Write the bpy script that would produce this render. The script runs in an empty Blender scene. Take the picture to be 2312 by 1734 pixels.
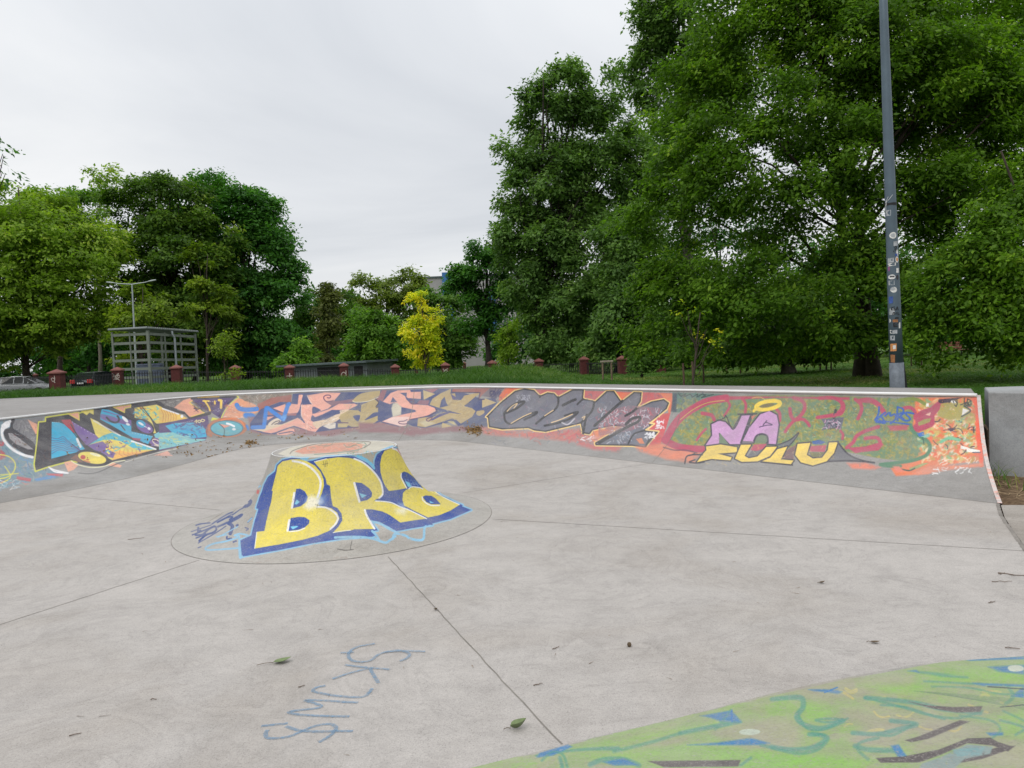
import bpy, bmesh, math, random
import numpy as np
from mathutils import Vector, Matrix

SC = bpy.context.scene
COL = SC.collection
RNG = np.random.default_rng(7)
random.seed(7)

# ------------------------------------------------------------------ camera model
PW, PH, FPX, CH = 2312.0, 1734.0, 1650.0, 1.7
_p, _r = math.radians(2.4), math.radians(2.5)
FW = np.array([0, math.cos(_p), -math.sin(_p)])
_u = np.array([0, math.sin(_p), math.cos(_p)])
_x = np.array([1.0, 0, 0])
CX = math.cos(_r) * _x - math.sin(_r) * _u
CU = math.sin(_r) * _x + math.cos(_r) * _u
CAM = np.array([0, 0, CH])

def ray(px, py):
    return CX * (px - PW / 2) / FPX - CU * (py - PH / 2) / FPX + FW
def atz(px, py, z):
    r = ray(px, py); return CAM + r * ((z - CH) / r[2])
def aty(px, py, y):
    r = ray(px, py); return CAM + r * (y / r[1])
def project(P):
    q = np.asarray(P, float) - CAM
    d = q @ FW
    return PW / 2 + FPX * (q @ CX) / d, PH / 2 - FPX * (q @ CU) / d

cam = bpy.data.cameras.new("camera"); camo = bpy.data.objects.new("camera", cam); COL.objects.link(camo)
cam.sensor_width = 36.0; cam.sensor_fit = 'HORIZONTAL'; cam.lens = FPX / PW * 36.0
cam.clip_start = 0.05; cam.clip_end = 3000
camo.matrix_world = Matrix(((CX[0], CU[0], -FW[0], 0), (CX[1], CU[1], -FW[1], 0), (CX[2], CU[2], -FW[2], CH), (0, 0, 0, 1)))
SC.camera = camo

# ------------------------------------------------------------------ helpers
def lin(c):
    return tuple((v / 255 / 12.92) if v / 255 <= 0.04045 else ((v / 255 + 0.055) / 1.055) ** 2.4 for v in c)

def tag(o, label=None, cat=None, group=None, kind=None):
    if label: o['label'] = label
    if cat: o['category'] = cat
    if group: o['group'] = group
    if kind: o['kind'] = kind
    return o

def empty(name, loc=(0, 0, 0), rz=0.0, label=None, cat=None, group=None):
    o = bpy.data.objects.new(name, None); COL.objects.link(o)
    o.location = loc; o.rotation_euler = (0, 0, rz); o.empty_display_size = 0.2
    return tag(o, label, cat, group)

def mesh_np(name, verts, faces, mat=None, parent=None, smooth=False):
    """verts (n,3) array, faces: (m,k) array or list of tuples"""
    me = bpy.data.meshes.new(name)
    if isinstance(faces, np.ndarray):
        k = faces.shape[1]; m = faces.shape[0]
        me.vertices.add(len(verts)); me.vertices.foreach_set("co", np.asarray(verts, np.float32).ravel())
        me.loops.add(m * k); me.loops.foreach_set("vertex_index", faces.astype(np.int32).ravel())
        me.polygons.add(m)
        me.polygons.foreach_set("loop_start", np.arange(0, m * k, k, dtype=np.int32))
        me.polygons.foreach_set("loop_total", np.full(m, k, np.int32))
        me.update(calc_edges=True)
    else:
        me.from_pydata([tuple(map(float, v)) for v in verts], [], [tuple(f) for f in faces]); me.update()
    if smooth: me.polygons.foreach_set("use_smooth", np.ones(len(me.polygons), bool))
    o = bpy.data.objects.new(name, me); COL.objects.link(o)
    if mat: me.materials.append(mat)
    if parent: o.parent = parent
    return o

class MB:
    """collects shapes into one mesh"""
    def __init__(s): s.v = []; s.f = []
    def add(s, v, f):
        n = len(s.v); s.v += [tuple(map(float, p)) for p in v]; s.f += [tuple(i + n for i in q) for q in f]; return s
    def box(s, c, size, rz=0.0, taper=1.0, bev=0.0):
        hx, hy, hz = size[0] / 2, size[1] / 2, size[2] / 2
        b = min(bev, hx * .9, hy * .9)
        def ring(k, z, ins):
            X, Y = hx * k - ins, hy * k - ins
            if b > 0:
                return [(-X, -Y + b, z), (-X + b, -Y, z), (X - b, -Y, z), (X, -Y + b, z), (X, Y - b, z), (X - b, Y, z), (-X + b, Y, z), (-X, Y - b, z)]
            return [(-X, -Y, z), (X, -Y, z), (X, Y, z), (-X, Y, z)]
        if b > 0: rs = [ring(1, -hz, 0), ring(taper, hz - b, 0), ring(taper, hz, b * .8)]
        else: rs = [ring(1, -hz, 0), ring(taper, hz, 0)]
        n = len(rs[0]); v = [p for r in rs for p in r]; f = [tuple(reversed(range(n)))]
        for k in range(len(rs) - 1):
            for i in range(n):
                j = (i + 1) % n; f.append((k * n + i, k * n + j, (k + 1) * n + j, (k + 1) * n + i))
        f.append(tuple(range((len(rs) - 1) * n, len(rs) * n)))
        ca, sa = math.cos(rz), math.sin(rz)
        v = [(c[0] + x * ca - y * sa, c[1] + x * sa + y * ca, c[2] + z) for x, y, z in v]
        return s.add(v, f)
    def tube(s, pts, rad, n=8, cap=True):
        pts = [Vector(p) for p in pts]; m = len(pts)
        if not hasattr(rad, '__len__'): rad = [rad] * m
        v = []; f = []; ref = None
        for i, p in enumerate(pts):
            t = (pts[min(i + 1, m - 1)] - pts[max(i - 1, 0)]).normalized()
            if ref is None: ref = Vector((0, 0, 1)) if abs(t.z) < .9 else Vector((1, 0, 0))
            a = t.cross(ref).normalized(); b = a.cross(t).normalized(); ref = b
            for k in range(n):
                w = 2 * math.pi * k / n
                v.append(p + (a * math.cos(w) + b * math.sin(w)) * rad[i])
        for i in range(m - 1):
            for k in range(n):
                j = (k + 1) % n; f.append((i * n + k, (i + 1) * n + k, (i + 1) * n + j, i * n + j))
        if cap: f.append(tuple(range(n))); f.append(tuple(reversed(range((m - 1) * n, m * n))))
        return s.add(v, f)
    def prism(s, outline, z0, z1):
        n = len(outline); v = [(x, y, z0) for x, y in outline] + [(x, y, z1) for x, y in outline]
        f = [tuple(reversed(range(n))), tuple(range(n, 2 * n))] + [(i, (i + 1) % n, n + (i + 1) % n, n + i) for i in range(n)]
        return s.add(v, f)
    def build(s, name, mat, parent=None, smooth=False):
        return mesh_np(name, s.v, s.f, mat, parent, smooth)

# ------------------------------------------------------------------ materials
def newmat(name):
    m = bpy.data.materials.new(name); m.use_nodes = True
    nt = m.node_tree; b = nt.nodes['Principled BSDF']
    return m, nt, b
def N(nt, t, **kw):
    n = nt.nodes.new(t)
    for k, v in kw.items():
        if k.startswith('i_'): n.inputs[k[2:].replace('_', ' ')].default_value = v
        else: setattr(n, k, v)
    return n
def ramp(nt, fac, stops, interp='LINEAR'):
    r = nt.nodes.new('ShaderNodeValToRGB'); r.color_ramp.interpolation = interp
    e = r.color_ramp.elements
    while len(e) < len(stops): e.new(0.5)
    for el, (p, c) in zip(e, stops):
        el.position = p; el.color = (c[0], c[1], c[2], 1) if hasattr(c, '__len__') else (c, c, c, 1)
    nt.links.new(fac, r.inputs[0]); return r
def mixc(nt, fac, a, b, mode='MIX'):
    m = nt.nodes.new('ShaderNodeMix'); m.data_type = 'RGBA'; m.blend_type = mode
    for sock, val in ((0, fac), (6, a), (7, b)):
        if hasattr(val, 'is_output'): nt.links.new(val, m.inputs[sock])
        elif isinstance(val, (int, float)) and sock != 0: m.inputs[sock].default_value = (val, val, val, 1)
        elif sock == 0: m.inputs[0].default_value = val
        else: m.inputs[sock].default_value = (val[0], val[1], val[2], 1)
    return m.outputs[2]
def noise(nt, scale, detail=4, rough=.6, vec=None, dist=0.0):
    n = N(nt, 'ShaderNodeTexNoise'); n.inputs['Scale'].default_value = scale; n.inputs['Detail'].default_value = detail
    n.inputs['Roughness'].default_value = rough; n.inputs['Distortion'].default_value = dist
    if vec is not None: nt.links.new(vec, n.inputs['Vector'])
    return n
def objvec(nt, scale=(1, 1, 1), rot=0.0):
    t = N(nt, 'ShaderNodeTexCoord'); mp = N(nt, 'ShaderNodeMapping')
    mp.inputs['Scale'].default_value = scale; mp.inputs['Rotation'].default_value = (0, 0, rot)
    nt.links.new(t.outputs['Object'], mp.inputs[0]); return mp.outputs[0]

def simple(name, col, rough=.6, metal=0.0, var=.25, scale=6.0, bump=0.0, spec=.4):
    m, nt, b = newmat(name)
    v = objvec(nt); n = noise(nt, scale, 5, .65, v)
    r = ramp(nt, n.outputs['Fac'], [(.3, tuple(c * (1 - var) for c in col)), (.7, tuple(min(1, c * (1 + var)) for c in col))])
    nt.links.new(r.outputs[0], b.inputs['Base Color'])
    b.inputs['Roughness'].default_value = rough; b.inputs['Metallic'].default_value = metal
    b.inputs['Specular IOR Level'].default_value = spec
    if bump:
        bp = N(nt, 'ShaderNodeBump'); bp.inputs['Strength'].default_value = bump; bp.inputs['Distance'].default_value = .02
        n2 = noise(nt, scale * 6, 4, .6, v); nt.links.new(n2.outputs['Fac'], bp.inputs['Height']); nt.links.new(bp.outputs[0], b.inputs['Normal'])
    return m

def concrete_nodes(nt, base, stain=.2, grain=1.0, rot=.6, stain_col=None):
    """returns (colour socket, height socket): trowelled concrete with stains, pores and swirl marks"""
    v = objvec(nt)
    big = noise(nt, .55, 5, .6, v, .6)
    mid = noise(nt, 3.2, 6, .65, v, .4)
    vs = objvec(nt, (1.2, 9, 9), rot)
    streak = noise(nt, 1.3, 6, .7, vs, 1.2)
    fine = noise(nt, 140, 3, .7, v)
    pit = N(nt, 'ShaderNodeTexVoronoi'); pit.inputs['Scale'].default_value = 42; nt.links.new(v, pit.inputs['Vector'])
    dk = tuple(c * (1 - stain) * f for c, f in zip(base, (1.0, .975, .94))) if stain_col is None else stain_col
    lt = tuple(min(1, c * (1 + stain * .55)) for c in base)
    c1 = ramp(nt, big.outputs['Fac'], [(.32, dk), (.52, base), (.72, lt)]).outputs[0]
    c2 = ramp(nt, mid.outputs['Fac'], [(.3, .80), (.5, 1.0), (.7, 1.1)]).outputs[0]
    c = mixc(nt, .55, c1, c2, 'MULTIPLY')
    c3 = ramp(nt, streak.outputs['Fac'], [(.32, .82), (.5, 1.0), (.68, 1.1)]).outputs[0]
    c = mixc(nt, .22, c, c3, 'MULTIPLY')
    swirl = noise(nt, 4.5, 7, .72, v, 2.6)
    c = mixc(nt, .45, c, ramp(nt, swirl.outputs['Fac'], [(.36, .86), (.5, 1.0), (.64, 1.10)]).outputs[0], 'MULTIPLY')
    grit = noise(nt, 60, 5, .85, v)
    c = mixc(nt, .8 * grain, c, ramp(nt, grit.outputs['Fac'], [(.32, .60), (.46, .97), (.56, 1.0), (.70, 1.22)]).outputs[0], 'MULTIPLY')
    c4 = ramp(nt, fine.outputs['Fac'], [(.30, .45), (.45, .96), (.60, 1.0), (.74, 1.38)]).outputs[0]
    c = mixc(nt, .85 * grain, c, c4, 'MULTIPLY')
    # drying edges and trowel arcs: thin contours of a strongly warped noise
    ctr = noise(nt, .8, 5, .55, v, 2.2)
    c = mixc(nt, .8, c, ramp(nt, ctr.outputs['Fac'], [(.40, 1.03), (.47, 1.0), (.497, .965), (.50, .86), (.512, 1.03), (.56, 1.0), (.60, .90), (.606, 1.0)]).outputs[0], 'MULTIPLY')
    # dark pores, only in places
    pr = ramp(nt, pit.outputs['Distance'], [(.06, .45), (.13, 1.0)]).outputs[0]
    where = ramp(nt, noise(nt, 2.1, 3, .6, v).outputs['Fac'], [(.48, 0.0), (.62, 1.0)]).outputs[0]
    c = mixc(nt, where, c, mixc(nt, 1.0, c, pr, 'MULTIPLY'))
    return c, fine.outputs['Fac'], v

def concrete(name, base, stain=.2, grain=1.0, rot=.6, bump=.12, rough=.8):
    m, nt, b = newmat(name)
    c, h, v = concrete_nodes(nt, base, stain, grain, rot)
    nt.links.new(c, b.inputs['Base Color']); b.inputs['Roughness'].default_value = rough
    bp = N(nt, 'ShaderNodeBump'); bp.inputs['Strength'].default_value = bump; bp.inputs['Distance'].default_value = .01
    nt.links.new(h, bp.inputs['Height']); nt.links.new(bp.outputs[0], b.inputs['Normal'])
    return m

def painted_concrete(name, base, img, k, stain=.25, wear=.5, rot=.6):
    """spray paint (generated image, alpha = cover) over concrete; paint is scuffed by noise"""
    m, nt, b = newmat(name)
    c, h, v = concrete_nodes(nt, base, stain, 1.0, rot)
    t = N(nt, 'ShaderNodeTexImage'); t.image = img; t.extension = 'EXTEND'; t.interpolation = 'Linear'
    sc = N(nt, 'ShaderNodeVectorMath', operation='SCALE'); nt.links.new(t.outputs['Color'], sc.inputs[0]); sc.inputs['Scale'].default_value = k
    # grime on the paint
    g = ramp(nt, noise(nt, 7, 6, .7, v, .5).outputs['Fac'], [(.3, .78), (.55, 1.0), (.75, 1.1)]).outputs[0]
    pc = mixc(nt, .7, sc.outputs[0], g, 'MULTIPLY')
    gr2 = ramp(nt, noise(nt, 60, 5, .85, v).outputs['Fac'], [(.32, .66), (.46, .97), (.56, 1.0), (.70, 1.18)]).outputs[0]
    pc = mixc(nt, .8, pc, gr2, 'MULTIPLY')
    wf = ramp(nt, noise(nt, 85, 4, .8, v).outputs['Fac'], [(.36, 1 - wear), (.47, 1.0)]).outputs[0]
    w = noise(nt, 24, 7, .78, objvec(nt, (1, 1.8, 1.8), rot), .6)
    wr = ramp(nt, w.outputs['Fac'], [(.30, 1 - wear), (.44, 1.0)]).outputs[0]
    w2 = ramp(nt, noise(nt, 2.3, 4, .6, v).outputs['Fac'], [(.35, .72), (.6, 1.0)]).outputs[0]
    a = mixc(nt, 1.0, mixc(nt, 1.0, mixc(nt, 1.0, wr, wf, 'MULTIPLY'), w2, 'MULTIPLY'), t.outputs['Alpha'], 'MULTIPLY')
    col = mixc(nt, a, c, pc)
    nt.links.new(col, b.inputs['Base Color']); b.inputs['Roughness'].default_value = .7
    bp = N(nt, 'ShaderNodeBump'); bp.inputs['Strength'].default_value = .1; bp.inputs['Distance'].default_value = .01
    nt.links.new(h, bp.inputs['Height']); nt.links.new(bp.outputs[0], b.inputs['Normal'])
    return m

def leaf_mat(name, stops, trans=.3, rough=.5):
    m, nt, b = newmat(name)
    at = N(nt, 'ShaderNodeAttribute'); at.attribute_name = 'tint'
    r = ramp(nt, at.outputs['Fac'], stops)
    nt.links.new(r.outputs[0], b.inputs['Base Color']); b.inputs['Roughness'].default_value = rough
    b.inputs['Specular IOR Level'].default_value = .16
    tr = N(nt, 'ShaderNodeBsdfTranslucent')
    tc = mixc(nt, 1.0, r.outputs[0], (1.5, 1.7, .7), 'MULTIPLY'); nt.links.new(tc, tr.inputs[0])
    mx = N(nt, 'ShaderNodeMixShader'); mx.inputs[0].default_value = trans
    nt.links.new(b.outputs[0], mx.inputs[1]); nt.links.new(tr.outputs[0], mx.inputs[2])
    nt.links.new(mx.outputs[0], nt.nodes['Material Output'].inputs[0])
    return m

# ------------------------------------------------------------------ light and sky
W = bpy.data.worlds.new("World"); SC.world = W; W.use_nodes = True
nt = W.node_tree; nt.nodes.clear()
SUN_EL, SUN_AZ = math.radians(52), math.radians(215)     # azimuth clockwise from +Y
out = nt.nodes.new('ShaderNodeOutputWorld')
sky = nt.nodes.new('ShaderNodeTexSky'); sky.sky_type = 'NISHITA'; sky.sun_disc = False
sky.sun_elevation = SUN_EL; sky.sun_rotation = SUN_AZ
bg1 = nt.nodes.new('ShaderNodeBackground'); bg1.inputs[1].default_value = .1; nt.links.new(sky.outputs[0], bg1.inputs[0])
tc = nt.nodes.new('ShaderNodeTexCoord')
sp = nt.nodes.new('ShaderNodeSeparateXYZ'); nt.links.new(tc.outputs['Generated'], sp.inputs[0])
zc = N(nt, 'ShaderNodeMath', operation='MAXIMUM'); nt.links.new(sp.outputs[2], zc.inputs[0]); zc.inputs[1].default_value = 0.0
za = N(nt, 'ShaderNodeMath', operation='ADD'); nt.links.new(zc.outputs[0], za.inputs[0]); za.inputs[1].default_value = .16
dv = nt.nodes.new('ShaderNodeVectorMath'); dv.operation = 'DIVIDE'; nt.links.new(tc.outputs['Generated'], dv.inputs[0])
cb = nt.nodes.new('ShaderNodeCombineXYZ'); nt.links.new(za.outputs[0], cb.inputs[0]); nt.links.new(za.outputs[0], cb.inputs[1]); cb.inputs[2].default_value = 1
nt.links.new(cb.outputs[0], dv.inputs[1])
mpw = nt.nodes.new('ShaderNodeMapping'); mpw.inputs['Location'].default_value = (3.1, .4, 0); mpw.inputs['Scale'].default_value = (.40, .50, .5)
nt.links.new(dv.outputs[0], mpw.inputs[0])
n1 = noise(nt, 1.0, 7, .52, mpw.outputs[0], .9)
cl = ramp(nt, n1.outputs['Fac'], [(.30, (.71, .74, .785)), (.46, (.85, .873, .905)), (.57, (.94, .955, .972)), (.70, (1.04, 1.045, 1.05))])
gr = ramp(nt, zc.outputs[0], [(0.0, .80), (.12, .90), (.35, 1.0), (.6, 1.15), (1.0, 1.75)])
cm = mixc(nt, 1.0, cl.outputs[0], gr.outputs[0], 'MULTIPLY')
bg2 = nt.nodes.new('ShaderNodeBackground'); bg2.inputs[1].default_value = 1.0; nt.links.new(cm, bg2.inputs[0])
mxs = nt.nodes.new('ShaderNodeMixShader'); mxs.inputs[0].default_value = .95
nt.links.new(bg1.outputs[0], mxs.inputs[1]); nt.links.new(bg2.outputs[0], mxs.inputs[2]); nt.links.new(mxs.outputs[0], out.inputs[0])

sun = bpy.data.lights.new("sun", 'SUN'); sun.energy = 1.0; sun.angle = math.radians(25); sun.color = (1, .96, .9)
suno = bpy.data.objects.new("sun", sun); COL.objects.link(suno)
sd = Vector((math.sin(SUN_AZ) * math.cos(SUN_EL), math.cos(SUN_AZ) * math.cos(SUN_EL), math.sin(SUN_EL)))
suno.rotation_euler = (-sd).to_track_quat('-Z', 'Y').to_euler(); suno.location = (0, 0, 60)
SC.view_settings.view_transform = 'Standard'; SC.view_settings.look = 'None'
SC.view_settings.exposure = 0.0; SC.view_settings.gamma = 1.0
# ------------------------------------------------------------------ spray-paint canvases (vector shapes -> paint layer)
def vnoise(h, w, cell, rng):
    a = rng.random((int(h / cell) + 3, int(w / cell) + 3))
    y = np.arange(h) / cell; x = np.arange(w) / cell
    yi = y.astype(int); xi = x.astype(int); fy = (y - yi)[:, None]; fx = (x - xi)[None]
    fy = fy * fy * (3 - 2 * fy); fx = fx * fx * (3 - 2 * fx)
    g = lambda dy, dx: a[np.ix_(yi + dy, xi + dx)]
    return (g(0, 0) * (1 - fx) + g(0, 1) * fx) * (1 - fy) + (g(1, 0) * (1 - fx) + g(1, 1) * fx) * fy

def parse(s):
    return np.array([[float(t) for t in p.split(',')] for p in s.split()]) if isinstance(s, str) else np.asarray(s, float)

def smooth_pts(p, closed, n=6):
    m = len(p)
    if m < 3: return p
    idx = lambda i: p[i % m] if closed else p[min(max(i, 0), m - 1)]
    o = []
    for i in range(m if closed else m - 1):
        a, b, c, d = idx(i - 1), idx(i), idx(i + 1), idx(i + 2)
        for k in range(n):
            t = k / n
            o.append(.5 * (2 * b + (c - a) * t + (2 * a - 5 * b + 4 * c - d) * t * t + (3 * b - a - 3 * c + d) * t ** 3))
    if not closed: o.append(p[-1])
    return np.array(o)

class Canvas:
    def __init__(s, x0, y0, w, h, res=1.5, seed=1):
        s.x0, s.y0, s.res = x0, y0, res
        s.w, s.h = int(w * res), int(h * res)
        s.rgb = np.zeros((s.h, s.w, 3)); s.a = np.zeros((s.h, s.w))
        s.rng = np.random.default_rng(seed)
        s.nz = .5 * vnoise(s.h, s.w, 9, s.rng) + .3 * vnoise(s.h, s.w, 4, s.rng) + .2 * vnoise(s.h, s.w, 1.6, s.rng)
        s.o = (0, 0, 1)
    def crop(s, x, y, k): s.o = (x, y, k)
    def tr(s, pts):
        p = parse(pts); return np.stack([s.o[0] + p[:, 0] / s.o[2], s.o[1] + p[:, 1] / s.o[2]], 1)
    def px(s, P): return (P - [s.x0, s.y0]) * s.res
    def over(s, sl, m, c, patchy):
        if patchy:
            t = np.clip((s.nz[sl] - .5) * 5 + .5 + (1 - patchy) * 2, 0, 1); m = m * t
        c = np.array(c) / 255.0
        a0 = s.a[sl]; s.rgb[sl] = s.rgb[sl] * (1 - m[..., None]) + c * m[..., None]
        s.a[sl] = a0 + (1 - a0) * m
    def grid(s, p, pad):
        x0, y0 = np.floor(p.min(0) - pad).astype(int); x1, y1 = np.ceil(p.max(0) + pad).astype(int)
        x0, y0 = max(x0, 0), max(y0, 0); x1, y1 = min(x1, s.w), min(y1, s.h)
        if x1 <= x0 or y1 <= y0: return None
        yy, xx = np.mgrid[y0:y1, x0:x1]
        return (slice(y0, y1), slice(x0, x1)), xx + .5, yy + .5
    @staticmethod
    def dist(p, q, xx, yy):
        d = np.full(xx.shape, 1e9)
        for (ax, ay), (bx, by) in zip(p, q):
            vx, vy = bx - ax, by - ay; L = vx * vx + vy * vy + 1e-9
            t = np.clip(((xx - ax) * vx + (yy - ay) * vy) / L, 0, 1)
            d = np.minimum(d, (xx - ax - t * vx) ** 2 + (yy - ay - t * vy) ** 2)
        return np.sqrt(d)
    def P(s, c, pts, sm=0, soft=.6, patchy=0, alpha=1, inset=0, raw=False):
        p = parse(pts) if raw else s.tr(pts)
        p = s.px(p)
        if sm: p = smooth_pts(p, True, 5)
        soft *= s.res; g = s.grid(p, soft + 1)
        if not g: return
        sl, xx, yy = g; q = np.roll(p, -1, 0)
        ins = np.zeros(xx.shape, bool)
        for (ax, ay), (bx, by) in zip(p, q):
            if ay == by: continue
            c1 = (ay > yy) != (by > yy)
            ins ^= c1 & (xx < (bx - ax) * (yy - ay) / (by - ay) + ax)
        d = s.dist(p, q, xx, yy); d = np.where(ins, d, -d) - inset * s.res
        s.over(sl, np.clip(d / (2 * soft) + .5, 0, 1) * alpha, c, patchy)
    def L(s, c, w, pts, sm=1, soft=.6, patchy=0, alpha=1, closed=False, raw=False):
        p = parse(pts) if raw else s.tr(pts)
        p = s.px(p)
        if sm: p = smooth_pts(p, closed, 5)
        elif closed: p = np.vstack([p, p[:1]])
        if sm and closed: p = np.vstack([p, p[:1]])
        w = w * s.res / 2; soft *= s.res; g = s.grid(p, w + soft + 1)
        if not g: return
        sl, xx, yy = g
        d = w - s.dist(p[:-1], p[1:], xx, yy)
        s.over(sl, np.clip(d / (2 * soft) + .5, 0, 1) * alpha, c, patchy)
    def E(s, c, cx, cy, rx, ry, rot=0, ring=0, **kw):
        a = np.linspace(0, 2 * np.pi, 28, endpoint=False); r = math.radians(rot)
        p = np.stack([cx + rx * np.cos(a) * math.cos(r) - ry * np.sin(a) * math.sin(r), cy + rx * np.cos(a) * math.sin(r) + ry * np.sin(a) * math.cos(r)], 1)
        if ring: s.L(c, ring, p, sm=0, closed=True, **kw)
        else: s.P(c, p, **kw)
    def dots(s, c, r, pts):
        for x, y in s.tr(pts):
            s.P(c, np.array([[x + r * math.cos(t), y + r * math.sin(t) * .8] for t in np.arange(0, 6.28, .8)]), raw=True)
    def scrib(s, cols, n, box, ln, w, ang, spread=.5, alpha=.9, patchy=0):
        """many short random spray strokes inside a box (crop units); ln in source px"""
        r = s.rng; x0, y0, x1, y1 = box
        for _ in range(n):
            x, y = r.uniform(x0, x1), r.uniform(y0, y1); X, Y = s.o[0] + x / s.o[2], s.o[1] + y / s.o[2]
            a = math.radians(ang) + r.normal(0, spread); L = ln * r.uniform(.5, 1.4); k = r.normal(0, .6)
            t = np.linspace(-.5, .5, 5)
            p = np.stack([X + L * t * math.cos(a) - k * L * t * t * math.sin(a), Y + L * t * math.sin(a) + k * L * t * t * math.cos(a)], 1)
            s.L(cols[r.integers(len(cols))], w * r.uniform(.6, 1.3), p, sm=0, alpha=alpha, raw=True, patchy=patchy)
    def sample(s, X, Y):
        u = (X - s.x0) * s.res - .5; v = (Y - s.y0) * s.res - .5
        ok = (u >= 0) & (v >= 0) & (u < s.w - 1) & (v < s.h - 1)
        u = np.clip(u, 0, s.w - 1.001); v = np.clip(v, 0, s.h - 1.001)
        i = v.astype(int); j = u.astype(int); fv = (v - i)[..., None]; fu = (u - j)[..., None]
        A = np.concatenate([s.rgb, s.a[..., None]], 2)
        o = (A[i, j] * (1 - fu) + A[i, j + 1] * fu) * (1 - fv) + (A[i + 1, j] * (1 - fu) + A[i + 1, j + 1] * fu) * fv
        return o * ok[..., None]

def to_image(name, rgba):
    """premultiplied (h,w,4), row 0 = v 0"""
    h, w = rgba.shape[:2]; a = rgba[..., 3:]
    o = np.concatenate([np.where(a > 1e-3, rgba[..., :3] / np.maximum(a, 1e-3), .5), a], 2)
    im = bpy.data.images.new(name, w, h, alpha=True); im.alpha_mode = 'CHANNEL_PACKED'
    im.pixels.foreach_set(np.clip(o, 0, 1).astype(np.float32).ravel()); im.update(); im.pack()
    return im

# ---------------- wall of pieces (source-pixel coordinates through zoom crops)
WC = Canvas(-160, 850, 2640, 290, 1.5, 3)
BLK = (52, 50, 58); CYA = (55, 168, 205); PUR = (118, 92, 152); YEL = (226, 206, 104); ORG = (226, 160, 132); YG = (204, 203, 72); WHT = (232, 230, 232)
c = WC; c.crop(0, 880, 5.53)
c.P((112, 138, 152), "-900,700 -400,420 0,385 560,345 500,420 430,900 620,990 820,1050 700,1110 480,1140 250,1170 60,1230 -200,1300 -900,1500", soft=3, patchy=.7)
c.scrib([(85, 140, 190), (180, 90, 95), (150, 175, 165), (90, 105, 125), (110, 160, 150), (70, 110, 140)], 120, (-700, 620, 420, 1180), 16, 2.2, 20, .7, .6)
c.P((122, 120, 124), "170,380 560,340 500,420 440,680 250,540 160,470", patchy=.5)
c.scrib([(70, 70, 78), (170, 165, 168), (100, 98, 104)], 60, (180, 390, 440, 620), 9, 1, 70, .8, .7)
c.P((176, 66, 76), "-60,640 60,650 40,700 -60,710", soft=1.5, patchy=.5); c.P((176, 76, 84), "0,740 60,790 70,840 0,880", soft=2, patchy=.6)
c.P(BLK, "140,370 185,370 160,470 250,540 435,680 415,840 300,795 150,700 70,610 45,530 70,490 125,470", sm=1)
c.P((150, 146, 148), "100,540 150,540 300,650 420,745 350,745 200,680 120,610"); c.scrib([(205, 200, 200), (120, 60, 60), (90, 90, 95)], 25, (120, 550, 360, 730), 7, .9, 30, 1, .8)
c.L(WHT, 6, "125,395 40,450 22,530 50,630 150,740 280,810 405,842"); c.P(WHT, "15,440 70,395 135,375 120,460 60,495 25,560")
c.P(ORG, "345,370 430,415 475,430 455,570 400,470", patchy=.3)
c.L((212, 206, 84), 2.5, "-60,815 20,812 110,835 180,900 188,980 140,1060 60,1100 -40,1110"); c.L((212, 206, 84), 2.5, "60,955 130,1090 0,1170 -50,1170"); c.L((212, 206, 84), 1.5, "-20,1060 230,1045 90,1060 -20,1085")
c.P(BLK, "490,405 570,400 575,350 860,300 1160,240 1640,170 1940,140 2212,180 2212,700 1900,795 1400,915 1300,950 1130,955 1000,930 890,885 700,930 450,1005 430,950 460,650")
c.scrib([(105, 60, 50), (80, 78, 86), (38, 38, 46)], 60, (460, 400, 640, 980), 9, 1.6, 90, .7, .5)
c.L(YG, 3, "995,290 1160,245", sm=0); c.L(YG, 3.2, "870,297 568,345 568,395 482,402 460,650 425,930 440,1020 600,965 890,888 960,905", sm=0)
c.P(CYA, "645,400 750,410 830,440 930,560 1060,740 960,780 640,862")
for k in range(7): c.L((92, 66, 120), 1, f"650,{600+k*33} 720,{612+k*24} 790,{585+k*28} 850,{640+k*22} {900+k*14},{680+k*14} {980+k*10},{735+k*8}")
c.P(PUR, "830,400 890,390 1190,560 1250,600 1090,690 1060,690 950,540")
c.P((172, 46, 66), "760,375 880,370 905,420 960,570 900,520 800,430"); c.L(BLK, 2.5, "885,430 960,560 1070,700 1100,770"); c.L(WHT, 5.5, "962,615 985,670 1005,710"); c.L((30, 120, 140), 2, "930,540 960,580")
c.dots(WHT, .9, "660,408 685,408 710,406 735,404 905,402 935,425 975,450 1015,475 1055,500 1095,522 1135,542 1172,560 1410,540 1440,548")
c.P(YEL, "1125,350 1230,400 1380,520 1620,610 1990,745 1780,770 1400,880 1290,820 1170,740 1100,690 1250,620 1190,560")
c.P((78, 180, 202), "1110,685 1290,570 1400,535 1560,590 1850,700 1950,745 1700,750 1500,640 1350,610 1250,640", patchy=.25)
c.P(PUR, "1090,692 1280,645 1390,730 1500,780 1430,860 1290,820 1170,750", patchy=.2); c.P((236, 180, 92), "1320,720 1430,740 1600,780 1900,758 1400,880 1440,790", patchy=.3)
c.scrib([(78, 180, 202), YEL, (236, 190, 100), PUR], 50, (1330, 600, 1780, 770), 8, 2.4, 15, .5, .8)
for k in range(5): c.L((205, 110, 90), 1, f"{1500+k*50},{750} {1490+k*55},{800} {1530+k*60},{830-k*8}")
c.dots((240, 225, 110), 2.5, "1330,740 1370,720 1400,740 1345,780 1360,795")
c.L(BLK, 4, "1130,330 1240,390 1600,590 1960,742 2020,735"); c.L(WHT, 3.4, "1170,385 1240,425 1500,572", sm=1, alpha=.75); c.L(WHT, 3.4, "1640,640 1800,690 1945,742")
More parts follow.
